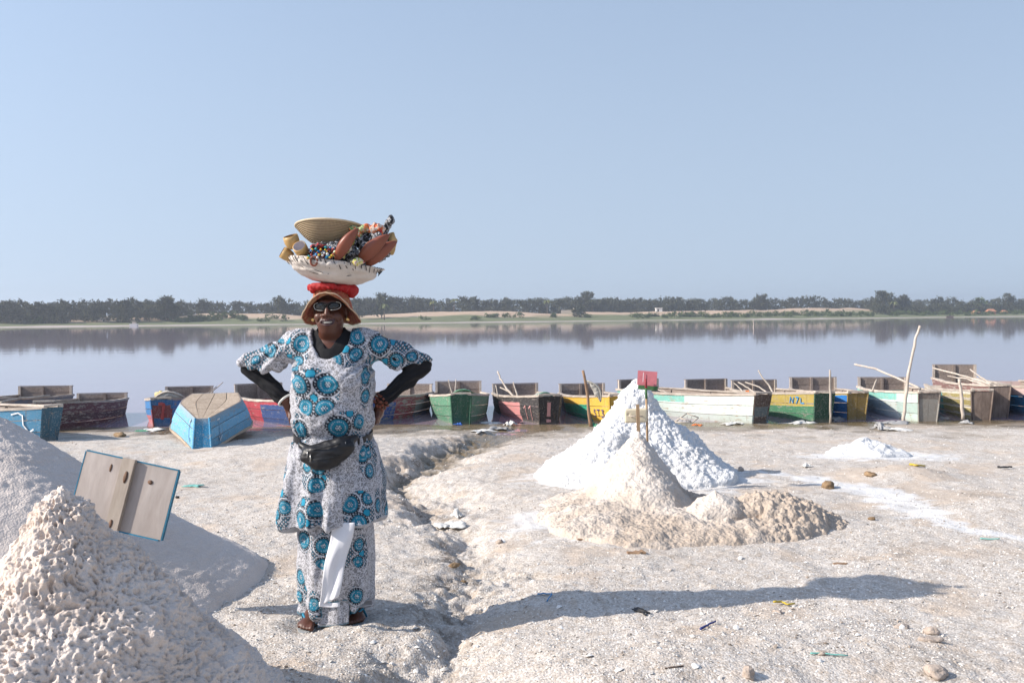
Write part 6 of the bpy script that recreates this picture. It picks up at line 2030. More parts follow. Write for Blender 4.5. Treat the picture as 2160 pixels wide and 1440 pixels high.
# leaf-shaped leather-brown bowls
m_leaf_b = simple_mat('red_brown_wood', (0.235, 0.066, 0.034), 0.4, 0.3, 10, 0.2, 0.004, spec=0.45)
m_leaf_in = simple_mat('yellow_print_lining', (0.42, 0.33, 0.10), 0.7, 0.7, 60, 0)
def leaf_bowl(c, ax_long, ax_n, L, W, D, label):
    nu, nv = 26, 13
    Sg, Tg = np.meshgrid(np.linspace(0, 1, nu), np.linspace(-1, 1, nv))
    w = W * np.sin(math.pi * np.clip(Sg, 0.0, 1)) ** 0.75 * (1 - 0.25 * Sg)
    x = (Sg - 0.5) * L; y = w * Tg; z = -D * (1 - Tg ** 2) * np.sin(math.pi * Sg) ** 0.6 + 0.25 * D * (2 * Sg - 1) ** 2
    A = np.stack([x, y, z], -1)
    Bm = A * (0.95, 0.88, 1) + (0, 0, 0.007)
    V = np.concatenate([A.reshape(-1, 3), Bm.reshape(-1, 3)])
    F1 = grid_faces(nv, nu); m_ = nu * nv
    F = [list(f[::-1]) for f in F1] + [list(f + m_) for f in F1]
    rim = [i for i in range(nu)] + [r2 * nu + nu - 1 for r2 in range(1, nv)] + [(nv - 1) * nu + i for i in range(nu - 2, -1, -1)] + [r2 * nu for r2 in range(nv - 2, 0, -1)]
    for i in range(len(rim)):
        a2, b2 = rim[i], rim[(i + 1) % len(rim)]
        F.append([a2, b2, b2 + m_, a2 + m_])
    R3 = ori(ax_n, ax_long)
    return place('leaf_shaped_bowl', V, F, m_leaf_b, c, R3, label, 'bowl', 'leaf-shaped bowls in the basket')
leaf_bowl((0.108, -0.205, 1.862), (0.50, -0.05, 0.62), (0.62, 1.0, -0.30), 0.195, 0.042, 0.036, 'narrow red-brown leaf-shaped bowl standing on end at the middle of the rim')
leaf_bowl((0.226, -0.150, 1.846), (0.62, -0.08, 0.52), (0.40, 1.0, -0.30), 0.215, 0.048, 0.042, 'larger red-brown leaf-shaped bowl on the right of the load')
leaf_bowl((0.258, -0.105, 1.825), (0.60, 0.0, 0.50), (0.40, 1.0, -0.55), 0.200, 0.044, 0.040, 'red-brown leaf-shaped bowl half hidden behind the larger one')

# cloth bundles, dolls, beads
def print_mat(name, cols, scale=26):
    m, nt, b = mat(name)
    n = N(nt); p = n.coord('Object')
    f = n.noise(p, scale, 3, 0.6, 1.6)
    k = len(cols)
    st = [(0.30 + 0.42 * i / max(1, k - 1), cols[i]) for i in range(k)]
    n.put(b.inputs['Base Color'], n.ramp(f, st, 'CONSTANT'))
    b.inputs['Roughness'].default_value = 0.75
    n.put(b.inputs['Normal'], n.bump(n.noise(p, 50, 3, 0.6), 0.5, 0.006))
    return m
WH = (0.62, 0.58, 0.50); BK_ = (0.012, 0.012, 0.014); OR = (0.62, 0.15, 0.025); GR = (0.10, 0.24, 0.04); YE = (0.58, 0.48, 0.12); RE = (0.45, 0.03, 0.035); LG = (0.40, 0.46, 0.24)
p_dark = print_mat('print_black_white', [BK_, BK_, (0.35, 0.35, 0.36), BK_, (0.10, 0.10, 0.11)], 34)
p_orange = print_mat('print_orange', [RE, OR, WH, OR, YE], 30)
p_green = print_mat('print_green_yellow', [GR, LG, OR, WH, GR], 24)
p_yellow = print_mat('print_yellow_green', [GR, YE, WH, RE, YE], 34)
p_red = print_mat('print_red', [RE, BK_, RE, OR, BK_], 30)
def bundle(name, c, blobs, m, label, cat, seed):
    lo = np.min([np.array(b_[0]) - max(b_[1]) - .02 for b_ in blobs], 0); hi = np.max([np.array(b_[0]) + max(b_[1]) + .02 for b_ in blobs], 0)
    Q = SDF(np.arange(lo[0], hi[0], 0.0042), np.arange(lo[1], hi[1], 0.0042), np.arange(lo[2], hi[2], 0.0042))
    for b_ in blobs: Q.ell(b_[0], b_[1], 0.012)
    V, F = Q.mesh(); V = smooth_mesh(V, F, 1, 0.5); Nn = vnormals(V, F)
    V = V + Nn * (0.007 * fbm(V * 32, 3, seed) + 0.004 * np.sin(V[:, 0] * 160 + 5 * vnoise(V * 25, seed + 2)))[:, None]
    o = obj(name, V, F, m, None, (OX + c[0], OY + c[1], c[2]))
    return tag(o, label, cat, 'cloth wares in the basket')
bundle('cloth_bundle', (0.02, -0.10, 1.845), [((-0.05, 0.0, 0.012), (0.045, 0.04, 0.026)), ((0.0, -0.03, 0.0), (0.05, 0.04, 0.030)), ((0.05, 0.01, 0.01), (0.045, 0.05, 0.036)), ((0.07, 0.04, 0.03), (0.05, 0.05, 0.03))], p_dark, 'black and white cloth heap below the straw bowl', 'cloth', 11)
bundle('cloth_bundle', (0.0, 0.02, 1.800), [((0, 0, 0.0), (0.17, 0.16, 0.055)), ((0.08, -0.06, 0.02), (0.08, 0.08, 0.04)), ((-0.08, -0.06, 0.0), (0.08, 0.08, 0.05))], p_dark, 'dark cloth filling the basket under the bowls and cups', 'cloth', 12)
bundle('cloth_bundle', (0.145, -0.06, 1.928), [((-0.012, 0, 0.018), (0.026, 0.03, 0.016)), ((0.0, 0.0, -0.012), (0.022, 0.03, 0.018)), ((0.03, 0.0, 0.02), (0.028, 0.03, 0.016))], p_green, 'green and orange printed cloth beside the straw bowl', 'cloth', 13)
bundle('cloth_bundle', (0.215, -0.055, 1.938), [((-0.02, 0, 0.012), (0.028, 0.03, 0.018)), ((0.022, -0.01, 0.010), (0.034, 0.03, 0.030)), ((0.03, 0.0, -0.03), (0.028, 0.03, 0.020))], p_orange, 'knotted orange and red printed cloth at the upper right of the load', 'cloth', 14)
bundle('cloth_doll', (0.292, -0.04, 1.962), [((0, 0, 0.014), (0.024, 0.022, 0.022)), ((-0.012, 0, -0.016), (0.020, 0.020, 0.018)), ((0.012, 0.0, 0.034), (0.010, 0.010, 0.010)), ((-0.03, 0, -0.036), (0.022, 0.022, 0.018))], p_dark, 'small black and white doll at the right tip of the load', 'doll', 15)
bundle('cloth_bundle', (0.215, -0.03, 1.880), [((-0.04, 0, 0.01), (0.05, 0.05, 0.040)), ((0.02, -0.02, 0.02), (0.05, 0.045, 0.040)), ((0.05, 0.03, 0.0), (0.045, 0.05, 0.05)), ((-0.02, -0.09, -0.04), (0.03, 0.04, 0.04)), ((0.0, 0.0, -0.05), (0.08, 0.08, 0.04))], p_dark, 'black and white striped cloth between the leaf-shaped bowls', 'cloth', 16)
bundle('cloth_bundle', (0.075, -0.155, 1.835), [((0.0, -0.02, -0.018), (0.030, 0.022, 0.022)), ((0.028, -0.01, 0.012), (0.026, 0.022, 0.026)), ((0.05, 0.0, 0.05), (0.020, 0.022, 0.026))], p_yellow, 'yellow and green leaf print cloth against the narrow leaf-shaped bowl', 'cloth', 17)
bundle('cloth_bundle', (0.120, -0.03, 1.905), [((0, 0, 0), (0.030, 0.03, 0.017)), ((0.018, 0.0, 0.010), (0.02, 0.02, 0.014))], p_green, 'pale green printed knot at the right edge of the straw bowl', 'cloth', 18)
bundle('cloth_bundle', (-0.03, -0.165, 1.852), [((-0.02, 0, 0.0), (0.026, 0.02, 0.012)), ((0.014, -0.01, 0.006), (0.026, 0.02, 0.012))], p_red, 'red and black cloth ring below the straw bowl', 'cloth', 19)
bundle('cloth_bundle', (-0.105, 0.13, 1.985), [((0, 0, 0), (0.024, 0.02, 0.014)), ((0.014, 0, 0.006), (0.018, 0.016, 0.010))], print_mat('print_purple', [(0.12, 0.04, 0.42), (0.5, 0.45, 0.6), (0.16, 0.05, 0.48)], 40), 'purple cloth peeping over the back of the straw bowl', 'cloth', 20)
bundle('cloth_bundle', (0.150, -0.195, 1.780), [((0, 0, 0), (0.024, 0.018, 0.014)), ((0.022, 0.0, -0.004), (0.022, 0.018, 0.016))], p_yellow, 'olive and yellow cloth corner at the rim between the leaf-shaped bowls', 'cloth', 21)
bundle('carved_figure', (0.300, -0.02, 1.885), [((0, 0, 0.02), (0.026, 0.02, 0.030)), ((0.0, 0, -0.028), (0.022, 0.018, 0.028))], m_cup, 'pale wooden carving behind the leaf-shaped bowls at the right', 'carving', 22)
# wire ornament behind the bowl
mb = MB(); mb.tube([(-.025, 0, 0), (-.02, 0, .02), (-.005, 0, .006), (0.005, 0, .022), (.018, 0, .008), (.026, 0, .022), (.03, 0, 0)], 0.0022, 6)
o = mb.build('wire_ornament', m_thread, None, (OX + 0.035, OY + 0.14, 1.985), smooth=True); tag(o, 'curled black wire rising behind the straw bowl', 'ornament', 'wares in the basket')
# bead necklaces spilling over the rim
r_ = np.random.default_rng(12)
NB = empty('bead_necklace', (OX - 0.01, OY - 0.195, 1.815)); tag(NB, 'coloured bead necklaces spilling over the front rim', 'necklace', 'wares in the basket')
bcols = [simple_mat('bead_%s' % q, c_, 0.35, 0.2, 30, 0) for q, c_ in (('yellow', (0.62, 0.42, 0.04)), ('blue', (0.03, 0.22, 0.50)), ('white', (0.6, 0.6, 0.58)), ('teal', (0.02, 0.30, 0.30)), ('dark', (0.05, 0.02, 0.02)), ('red', (0.35, 0.04, 0.03)))]
V0, F0 = lathe([(0.001, -0.0065), (0.0055, -0.004), (0.0068, 0), (0.0055, 0.004), (0.001, 0.0065)], 8)
for k in range(70):
    t = k / 70
    x = -0.055 + 0.12 * ((k * 0.37) % 1.0); z = -0.018 + 0.05 * ((k * 0.61) % 1.0) + r_.normal(0, .004); y = -0.02 + 0.02 * ((k * 0.23) % 1.0) - 0.02 * (z < 0)
    obj('bead', V0 * r_.uniform(.7, 1.1) + (x, y, z), F0, bcols[int(r_.integers(0, 6))], NB)
mb = MB(); mb.tube([(-0.030 + 0.016 * math.cos(t), -0.028, -0.032 + 0.022 * math.sin(t)) for t in np.linspace(0, 6.3, 22)], 0.005, 7, False)
mb.build('leather_loop', m_leaf_b, NB, smooth=True)

# ------------------------------------------------------------------ things on the shore
def ground_at(px, py):
    Yg = 6.0
    k = py - 665 + (px - 1080) * 0.00785
    for _ in range(14):
        Xg = (px - 1080) / 2100 * Yg
        Yg = 0.5 * Yg + 0.5 * (CAM_Z - gz1(Xg, Yg)) * 2100 / k
    return (px - 1080) / 2100 * Yg, Yg

def at(px, py, Y):
    """point seen at a photo position, at distance Y"""
    return np.array((pix_x(px, Y), Y, CAM_Z - (py - 665 + (px - 1080) * 0.00785) / 2100 * Y))

def stick(name, pts, r, m, label, cat, group=None, n=7):
    pts = [np.array(p_, float) for p_ in pts]
    # finer, slightly crooked
    fine = []
    rg = np.random.default_rng(abs(int(pts[0][0] * 1000)) + 3)
    for a, b_ in zip(pts[:-1], pts[1:]):
        for k in range(4):
            fine.append(a + (b_ - a) * k / 4 + rg.normal(0, r * 0.18, 3))
    fine.append(pts[-1])
    fine = np.array(fine)
    base = fine[0].copy()
    rr = np.linspace(r, r * 0.72, len(fine)) * rg.uniform(0.9, 1.12, len(fine))
    V, F = tube(fine - base, rr, n)
    o = obj(name, V, F, m, None, base)
    return tag(o, label, cat, group)

# --- wooden panel stuck in the grey heap
m_ply = wood_mat('weathered_plywood', (0.46, 0.405, 0.37), (0.33, 0.28, 0.25), (6, 1.5, 1.5), 2.2)
m_bluep = simple_mat('blue_edge_paint', (0.03, 0.17, 0.27), 0.7, 0.4, 18)
c_tl, c_tr, c_br = at(180, 952, 4.98), at(373, 994, 4.90), at(335, 1142, 4.84)
ex = c_tr - c_tl; wd = np.linalg.norm(ex); ex /= wd
ez = c_tr - c_br; ez = ez - ex * (ez @ ex); hg = np.linalg.norm(ez) ; ez /= np.linalg.norm(ez)
ey = np.cross(ez, ex)
cen = (c_tl + c_tr) / 2 - ez * hg / 2
PB = empty('plywood_sheet', tuple(cen)); PB.rotation_euler = Matrix(np.stack([ex, ey, ez], 1).tolist()).to_euler()
tag(PB, 'tilted plywood sheet with blue edges and a batten, stuck in the grey salt heap', 'plywood')
mb = MB(); mb.box((-wd * .255, 0, 0), (wd * .49, 0.018, hg)); mb.build('board', m_ply, PB)
mb = MB(); mb.box((wd * .245, 0.001, 0), (wd * .50, 0.018, hg * 0.995)); mb.build('board', m_ply, PB)
mb = MB(); mb.box((-0.005, -0.022, 0.004), (0.066, 0.024, hg * 1.03)); mb.build('batten', wood_mat('batten_wood', (0.50, 0.43, 0.36), (0.33, 0.27, 0.22), (6, 1, 1.2), 3), PB)
for (x, z, sx, sz) in ((-wd * .25, hg * .5 + .004, wd * .5, .006), (wd * .25, hg * .5 + .003, wd * .5, .006), (wd * .5 + .003, 0, .005, hg), (-wd * .5 - .003, 0, .005, hg), (wd * .2, -hg * .5 - .003, wd * .55, .007)):
    mb = MB(); mb.box((x, 0, z), (sx, 0.021, sz)); mb.build('painted_edge', m_bluep, PB)
m_rust = simple_mat('rust_knot', (0.15, 0.085, 0.055), 0.8, 0.5, 30)
V, F = lathe([(0.001, 0), (0.016, 0.0), (0.018, 0.0015), (0.001, 0.002)], 14)
Rk = np.array(Matrix.Rotation(math.radians(90), 3, 'X'))
obj('knot', (V * (0.75, 0.6, 1)) @ Rk.T + (wd * .245, -0.0095, hg * .26), F, m_rust, PB)
obj('knot', (V * (0.35, 1.1, 1)) @ Rk.T + (-wd * .20, -0.0095, hg * .34), F, m_rust, PB)
obj('nail_stain', (V * (0.6, 1.7, 1)) @ Rk.T + (0.002, -0.0345, hg * .26), F, m_rust, PB)
obj('nail_stain', (V * (0.5, 1.2, 1)) @ Rk.T + (-0.012, -0.0345, -hg * .42), F, m_rust, PB)

# --- marker signs on the white heap
m_post = wood_mat('post_wood', (0.52, 0.36, 0.22), (0.33, 0.21, 0.12), (4, 4, 0.8), 8)
def weath(name, col): return simple_mat(name, col, 0.75, 0.35, 22, 0.3)
m_pinkred = weath('faded_red_paint', (0.52, 0.17, 0.195)); m_signgreen = weath('sign_green_paint', (0.055, 0.14, 0.055))
a, t = at(1366, 985, 9.05), at(1362, 800, 9.02)
SG = empty('marker_sign', tuple(a)); tag(SG, 'faded red and green wooden marker sign on a post in the white salt heap', 'sign')
mb = MB(); mb.tube([(0, 0, -0.1), tuple((t - a) * 0.55), tuple((t - a) * 0.78)], 0.011, 7); mb.build('post', m_post, SG, smooth=True)
mb = MB(); mb.tube([tuple((t - a) * 0.78), tuple((t - a) * 0.90)], 0.0115, 7); mb.build('painted_post_top', m_signgreen, SG, smooth=True)
mb = MB(); mb.tube([tuple((t - a) * 0.90), tuple((t - a) * 1.005)], 0.0115, 7); mb.build('red_post_top', weath('dark_red_paint', (0.30, 0.05, 0.06)), SG, smooth=True)
q = at(1365.5, 800, 9.05) - a
Rt = np.array(Matrix.Rotation(math.radians(-14), 3, 'Z') @ Matrix.Rotation(math.radians(4), 3, 'Y'))
mb = MB(); mb.box(q + (0, 0.018, 0.008), (0.176, 0.014, 0.132), Rt); mb.build('red_board', m_pinkred, SG)
mb = MB(); mb.box(q + (0.005, 0.018, -0.078), (0.176, 0.014, 0.038), Rt); mb.build('green_board', m_signgreen, SG)
mb = MB(); mb.box(q + (-0.038, 0.006, 0.02), (0.004, 0.003, 0.085), Rt); mb.build('painted_mark', k_white, SG)
a, t = at(1348, 985, 8.95), at(1345, 860, 8.95)
JG = empty('jerrycan_marker', tuple(a)); tag(JG, 'cut yellowed plastic canister tied to a wooden stake in the salt heap', 'marker')
mb = MB(); mb.box(tuple((t - a) / 2 - (0, 0, 0.04)), (0.030, 0.018, float((t - a)[2]) + 0.14), np.array(Matrix.Rotation(math.radians(-1.5), 3, 'Y'))); mb.build('stake', m_post, JG)
m_hdpe, nt, b = mat('yellowed_plastic')
b.inputs['Base Color'].default_value = (0.66, 0.58, 0.42, 1); b.inputs['Roughness'].default_value = 0.45; b.inputs['Subsurface Weight'].default_value = 0.15; b.inputs['Subsurface Radius'].default_value = (0.02, 0.02, 0.015)
n = N(nt); n.put(b.inputs['Normal'], n.bump(n.noise(n.coord('Object'), 12, 3, 0.5), 0.4, 0.01))
cc = at(1341, 877, 9.02) - a
J = SDF(np.arange(-0.13, 0.131, 0.005), np.arange(-0.06, 0.061, 0.005), np.arange(-0.09, 0.091, 0.005))
X = J.xs[:, None, None]; Y = J.ys[None, :, None]; Z = J.zs[None, None, :]
bx_ = np.maximum(np.maximum(np.abs(X) - 0.088, np.abs(Y) - 0.022), np.abs(Z) - 0.045)
J.F = (np.sqrt(np.maximum(np.abs(X) - 0.088, 0) ** 2 + np.maximum(np.abs(Y) - 0.020, 0) ** 2 + np.maximum(np.abs(Z) - 0.048, 0) ** 2) - 0.016).astype(np.float32)
J.F = np.where(bx_ < -0.004, -0.01, J.F).astype(np.float32)
J.ell((-0.070, -0.040, 0.014), (0.016, 0.012, 0.013), 0.003, cut=True)
J.cap((0.03, -0.05, 0.005), (0.03, -0.05, 0.0), 0.012, 0.012, 0.004, cut=True)
V, F = J.mesh(); V = smooth_mesh(V, F, 2, 0.5)
V[:, 2] += 0.01 * V[:, 0] / 0.1 * 0.3
obj('canister', V + cc + (0, 0.03, 0), F, m_hdpe, JG)
mb = MB(); mb.tube([cc + (0.055 * math.cos(t_), 0.0 + 0.035 * math.sin(t_), 0.0 + 0.004 * math.sin(3 * t_)) for t_ in np.linspace(0, 6.283, 24)], 0.006, 6, False); mb.build('rope', m_wood_pale, JG, smooth=True)

# --- poles standing at the water's edge
m_pole = wood_mat('driftwood', (0.66, 0.585, 0.50), (0.42, 0.35, 0.29), (3, 3, 1), 6)
m_polebrown = wood_mat('brown_pole_wood', (0.40, 0.27, 0.17), (0.22, 0.13, 0.08), (4, 4, 1), 6)
stick('mooring_pole', [at(1246, 905, 17.0), at(1239, 840, 17.0), at(1229, 781, 17.0)], 0.032, m_polebrown, 'brown pole with netting leaning before the yellow and green boat', 'pole', 'poles along the shore')
stick('mooring_pole', [at(1752, 893, 17.45), at(1752, 830, 17.45), at(1751, 780, 17.45)], 0.024, m_pole, 'upright pole before the bright blue boat', 'pole', 'poles along the shore')
stick('mooring_pole', [at(1906, 895, 17.15), at(1910, 840, 17.15), at(1921, 770, 17.15), at(1932, 715, 17.15), at(1941, 687, 17.15)], 0.030, m_pole, 'tallest pole, bent and leaning, before the pale mint boat', 'pole', 'poles along the shore')
stick('mooring_pole', [at(2033, 884, 17.3), at(2029, 840, 17.3), at(2024, 799, 17.3)], 0.034, m_pole, 'short thick pole before the teal and ochre boat', 'pole', 'poles along the shore')
y_ = 141.0
stick('lake_stake', [at(1590, 692, y_), at(1590, 684, y_), at(1589, 675, y_)], 0.10, m_pole, 'thin stake standing far out in the lake', 'stake', None)

# --- branches and paddles lying in the boats
STK = [
    ([(957, 838, 19.2), (950, 822, 19.3), (945, 801, 19.4)], 0.020, 'left prong of the forked branches in the green boat'),
    ([(957, 838, 19.1), (960, 815, 19.2), (961, 800, 19.3)], 0.018, 'right prong of the forked branches in the green boat'),
    ([(1091, 844, 19.0), (1068, 820, 19.2), (1057, 802, 19.3), (1049, 783, 19.4)], 0.030, 'longest curved branch rising from the pink and charcoal boat'),
    ([(1094, 844, 18.9), (1087, 824, 19.0), (1082, 806, 19.1)], 0.026, 'straight branch in the pink and charcoal boat'),
    ([(1050, 840, 19.6), (1045, 812, 19.7)], 0.020, 'short stub of a branch at the left of the pink boat'),
    ([(1090, 843, 19.2), (1072, 826, 19.4), (1054, 817, 19.6)], 0.022, 'low branch lying across the pink boat'),
    ([(1271, 848, 19.0), (1262, 826, 19.1), (1257, 811, 19.2)], 0.024, 'crooked branch in the yellow and green boat'),
    ([(1440, 842, 19.2), (1412, 830, 19.4), (1388, 822, 19.6)], 0.024, 'branch lying on the mint boat next to the salt heap'),
    ([(1573, 834, 19.0), (1560, 818, 19.2), (1548, 808, 19.4)], 0.020, 'leftmost of four branches over the yellow boat'),
    ([(1600, 834, 18.9), (1578, 818, 19.2), (1557, 806, 19.5)], 0.022, 'second of four branches over the yellow boat'),
    ([(1625, 834, 18.8), (1602, 816, 19.1), (1572, 806, 19.5)], 0.022, 'third, bent branch over the yellow boat'),
    ([(1633, 834, 18.8), (1622, 812, 19.0), (1608, 796, 19.1), (1600, 781, 19.2)], 0.026, 'tallest of four branches over the yellow boat'),
    ([(1942, 820, 18.3), (1905, 803, 18.6), (1845, 777, 19.2), (1803, 768, 19.6)], 0.034, 'long pole slanting up over the pale mint boat'),
    ([(1840, 826, 19.2), (1850, 800, 19.3)], 0.028, 'short stick standing in the pale mint boat'),
    ([(2112, 818, 18.9), (2060, 801, 19.6), (2015, 788, 20.2), (1968, 776, 20.8)], 0.028, 'long pole lying over the brown boat with the high stern board'),
    ([(2095, 812, 19.2), (2070, 796, 19.6), (2047, 779, 20.0)], 0.026, 'shorter pole crossing at the right over the brown boat'),
    ([(2080, 812, 19.3), (2040, 799, 19.8), (2000, 793, 20.2)], 0.024, 'low pole beneath the two crossing ones'),
    ([(424, 842, 18.6), (446, 826, 18.8), (469, 806, 19.0)], 0.016, 'upper thin stick sticking out beyond the overturned boat'),
    ([(420, 842, 18.5), (438, 828, 18.7), (455, 815, 18.9)], 0.015, 'lower thin stick sticking out beyond the overturned boat'),
    ([(0, 849, 17.0), (40, 840, 17.6), (102, 835, 18.2)], 0.035, 'pale plank-like oar resting across the two boats at the left'),
    ([(583, 846, 18.6), (600, 830, 18.8), (612, 822, 18.9)], 0.016, 'thin stick in the red boat behind her arm'),
]
for pts, r, lb in STK:
    stick('branch', [at(*q) for q in pts], r * 0.72, m_pole, lb, 'stick', 'sticks in the boats')

# --- nets, canister and cloth on the boats
m_net_green = simple_mat('green_net', (0.16, 0.30, 0.22), 0.8, 0.5, 40, 0.5, 0.01)
m_net_pale = simple_mat('pale_net', (0.42, 0.40, 0.36), 0.85, 0.45, 40, 0.6, 0.012)
def lens_net(c, L, W, H, rot, m_body, m_rim, label, cat='net', seed=0):
    o = empty('fishing_net', tuple(c), rot)
    tag(o, label, cat, 'nets on the boats')
    nu, nv = 30, 12
    U_, V_ = np.meshgrid(np.linspace(0, 1, nu), np.linspace(0, 2 * math.pi, nv, endpoint=False), indexing='ij')
    e = np.sin(math.pi * np.clip(U_, 0.01, 0.99)) ** 0.6
    A = np.stack([(U_ - .5) * L, W * e * np.cos(V_) * .5, H * e * np.sin(V_) * .5 + 0.12 * L * np.sin(math.pi * U_)], -1)
    A = A + 0.018 * np.stack([fbm(A * 14, 2, seed), fbm(A * 14, 2, seed + 1), fbm(A * 14, 2, seed + 2)], -1)
    obj('net_roll', A.reshape(-1, 3), grid_faces(nu, nv, True), m_body, o)
    mb = MB()
    mb.tube([((u - .5) * L, -W * .5 * math.sin(math.pi * u) ** .6, .12 * L * math.sin(math.pi * u) + H * .42 * math.sin(math.pi * u)) for u in np.linspace(0, 1, 16)], 0.016, 6)
    mb.build('net_rope', m_rim, o, smooth=True)
    return o
lens_net(at(973, 838, 18.7), 0.60, 0.22, 0.16, (0, math.radians(-6), 0.1), m_net_green, m_signgreen, 'rolled green net lying across the bow of the green boat', seed=3)
lens_net(at(353, 841, 18.3), 0.58, 0.22, 0.15, (0, math.radians(-4), 0.15), m_net_pale, m_wood_pale, 'pale net rolled on the blue and red boat beside the yellow canister', seed=13)
lens_net(at(1146, 839, 18.4), 0.40, 0.25, 0.14, (0, math.radians(6), 0.2), m_net_pale, m_net_green, 'tangled net with green rope on the bow of the pink boat', seed=23)
lens_net(at(1252, 825, 17.0) , 0.42, 0.10, 0.12, (0, math.radians(58), 0.0), m_net_pale, m_net_pale, 'torn net hanging from the brown leaning pole', seed=33)
V, F = lathe([(0.001, 0), (0.085, 0), (0.10, 0.012), (0.10, 0.085), (0.085, 0.10), (0.03, 0.105), (0.025, 0.125), (0.001, 0.126)], 20)
o = obj('canister', V * (1.15, 0.8, 1), F, simple_mat('yellow_plastic', (0.62, 0.52, 0.24), 0.5, 0.15, 8), None, tuple(at(337, 838, 18.7)))
tag(o, 'yellowish plastic canister standing on the net of the blue and red boat', 'canister')
def crumple(c, size, m, label, cat, seed, flat=0.35, name='scrap', group='litter on the shore', rotz=0.0):
    nu, nv = 22, 16
    U_, V_ = np.meshgrid(np.linspace(-.5, .5, nu), np.linspace(-.5, .5, nv))
    A = np.stack([U_ * size[0], V_ * size[1], 0 * U_], -1)
    Q = np.stack([U_ * 1.7, V_ * 1.7, 0 * U_ + seed], -1)
    h = np.abs(fbm(Q * 1.3, 3, seed, 0.4)) * size[2] * 0.8 * (1 - 2.2 * (U_ ** 2 + V_ ** 2)) + 0.004
    edge = 1 - 0.45 * np.abs(vnoise(np.stack([np.arctan2(V_, U_) * 2.5, 0 * U_, 0 * U_ + seed], -1), seed + 4))
    A[..., :2] *= edge[..., None]
    A[..., 2] = h
    A[..., 0] += 0.10 * size[0] * vnoise(Q + 9, seed + 1); A[..., 1] += 0.10 * size[1] * vnoise(Q + 19, seed + 2)
    bot = A.copy(); bot[..., 2] -= 0.004
    m_ = nu * nv
    V = np.concatenate([A.reshape(-1, 3), bot.reshape(-1, 3)])
    F1 = grid_faces(nv, nu)
    F = [list(f) for f in F1] + [list(f[::-1] + m_) for f in F1]
    rim = [i for i in range(nu)] + [r2 * nu + nu - 1 for r2 in range(1, nv)] + [(nv - 1) * nu + i for i in range(nu - 2, -1, -1)] + [r2 * nu for r2 in range(nv - 2, 0, -1)]
    for i in range(len(rim)):
        a2, b2 = rim[i], rim[(i + 1) % len(rim)]
        F.append([b2, a2, a2 + m_, b2 + m_])
    o = obj(name, V, F, m, None, tuple(c), (0, 0, rotz))
    return tag(o, label, cat, group)
m_orangec = simple_mat('orange_cloth', (0.62, 0.17, 0.04), 0.8, 0.3, 20)
m_bagw = simple_mat('white_plastic', (0.66, 0.64, 0.60), 0.55, 0.15, 20); m_bagg = simple_mat('grey_plastic', (0.36, 0.35, 0.34), 0.6, 0.25, 20)
m_bluepl = simple_mat('blue_plastic', (0.03, 0.12, 0.45), 0.5, 0.2, 20); m_greenpl = simple_mat('green_plastic', (0.08, 0.30, 0.16), 0.5, 0.2, 20); m_blackpl2 = simple_mat('black_scrap', (0.03, 0.03, 0.032), 0.6, 0.3, 30)
m_tealpl = simple_mat('teal_twine', (0.20, 0.48, 0.42), 0.6, 0.3, 30); m_yelpl = simple_mat('yellow_twine', (0.55, 0.40, 0.05), 0.6, 0.3, 30); m_rock = simple_mat('brown_rock', (0.30, 0.20, 0.115), 0.95, 0.5, 22, 0.8, 0.012)
m_rockp = simple_mat('pale_rock', (0.47, 0.385, 0.32), 0.95, 0.3, 24, 0.8, 0.012)
c_ = at(1576, 832, 19.0); crumple(c_ - (0, 0, .02), (0.24, 0.22, 0.16), m_orangec, 'orange cloth lying among the branches on the yellow and green boat', 'cloth', 7, name='orange_cloth', group='litter on the boats')
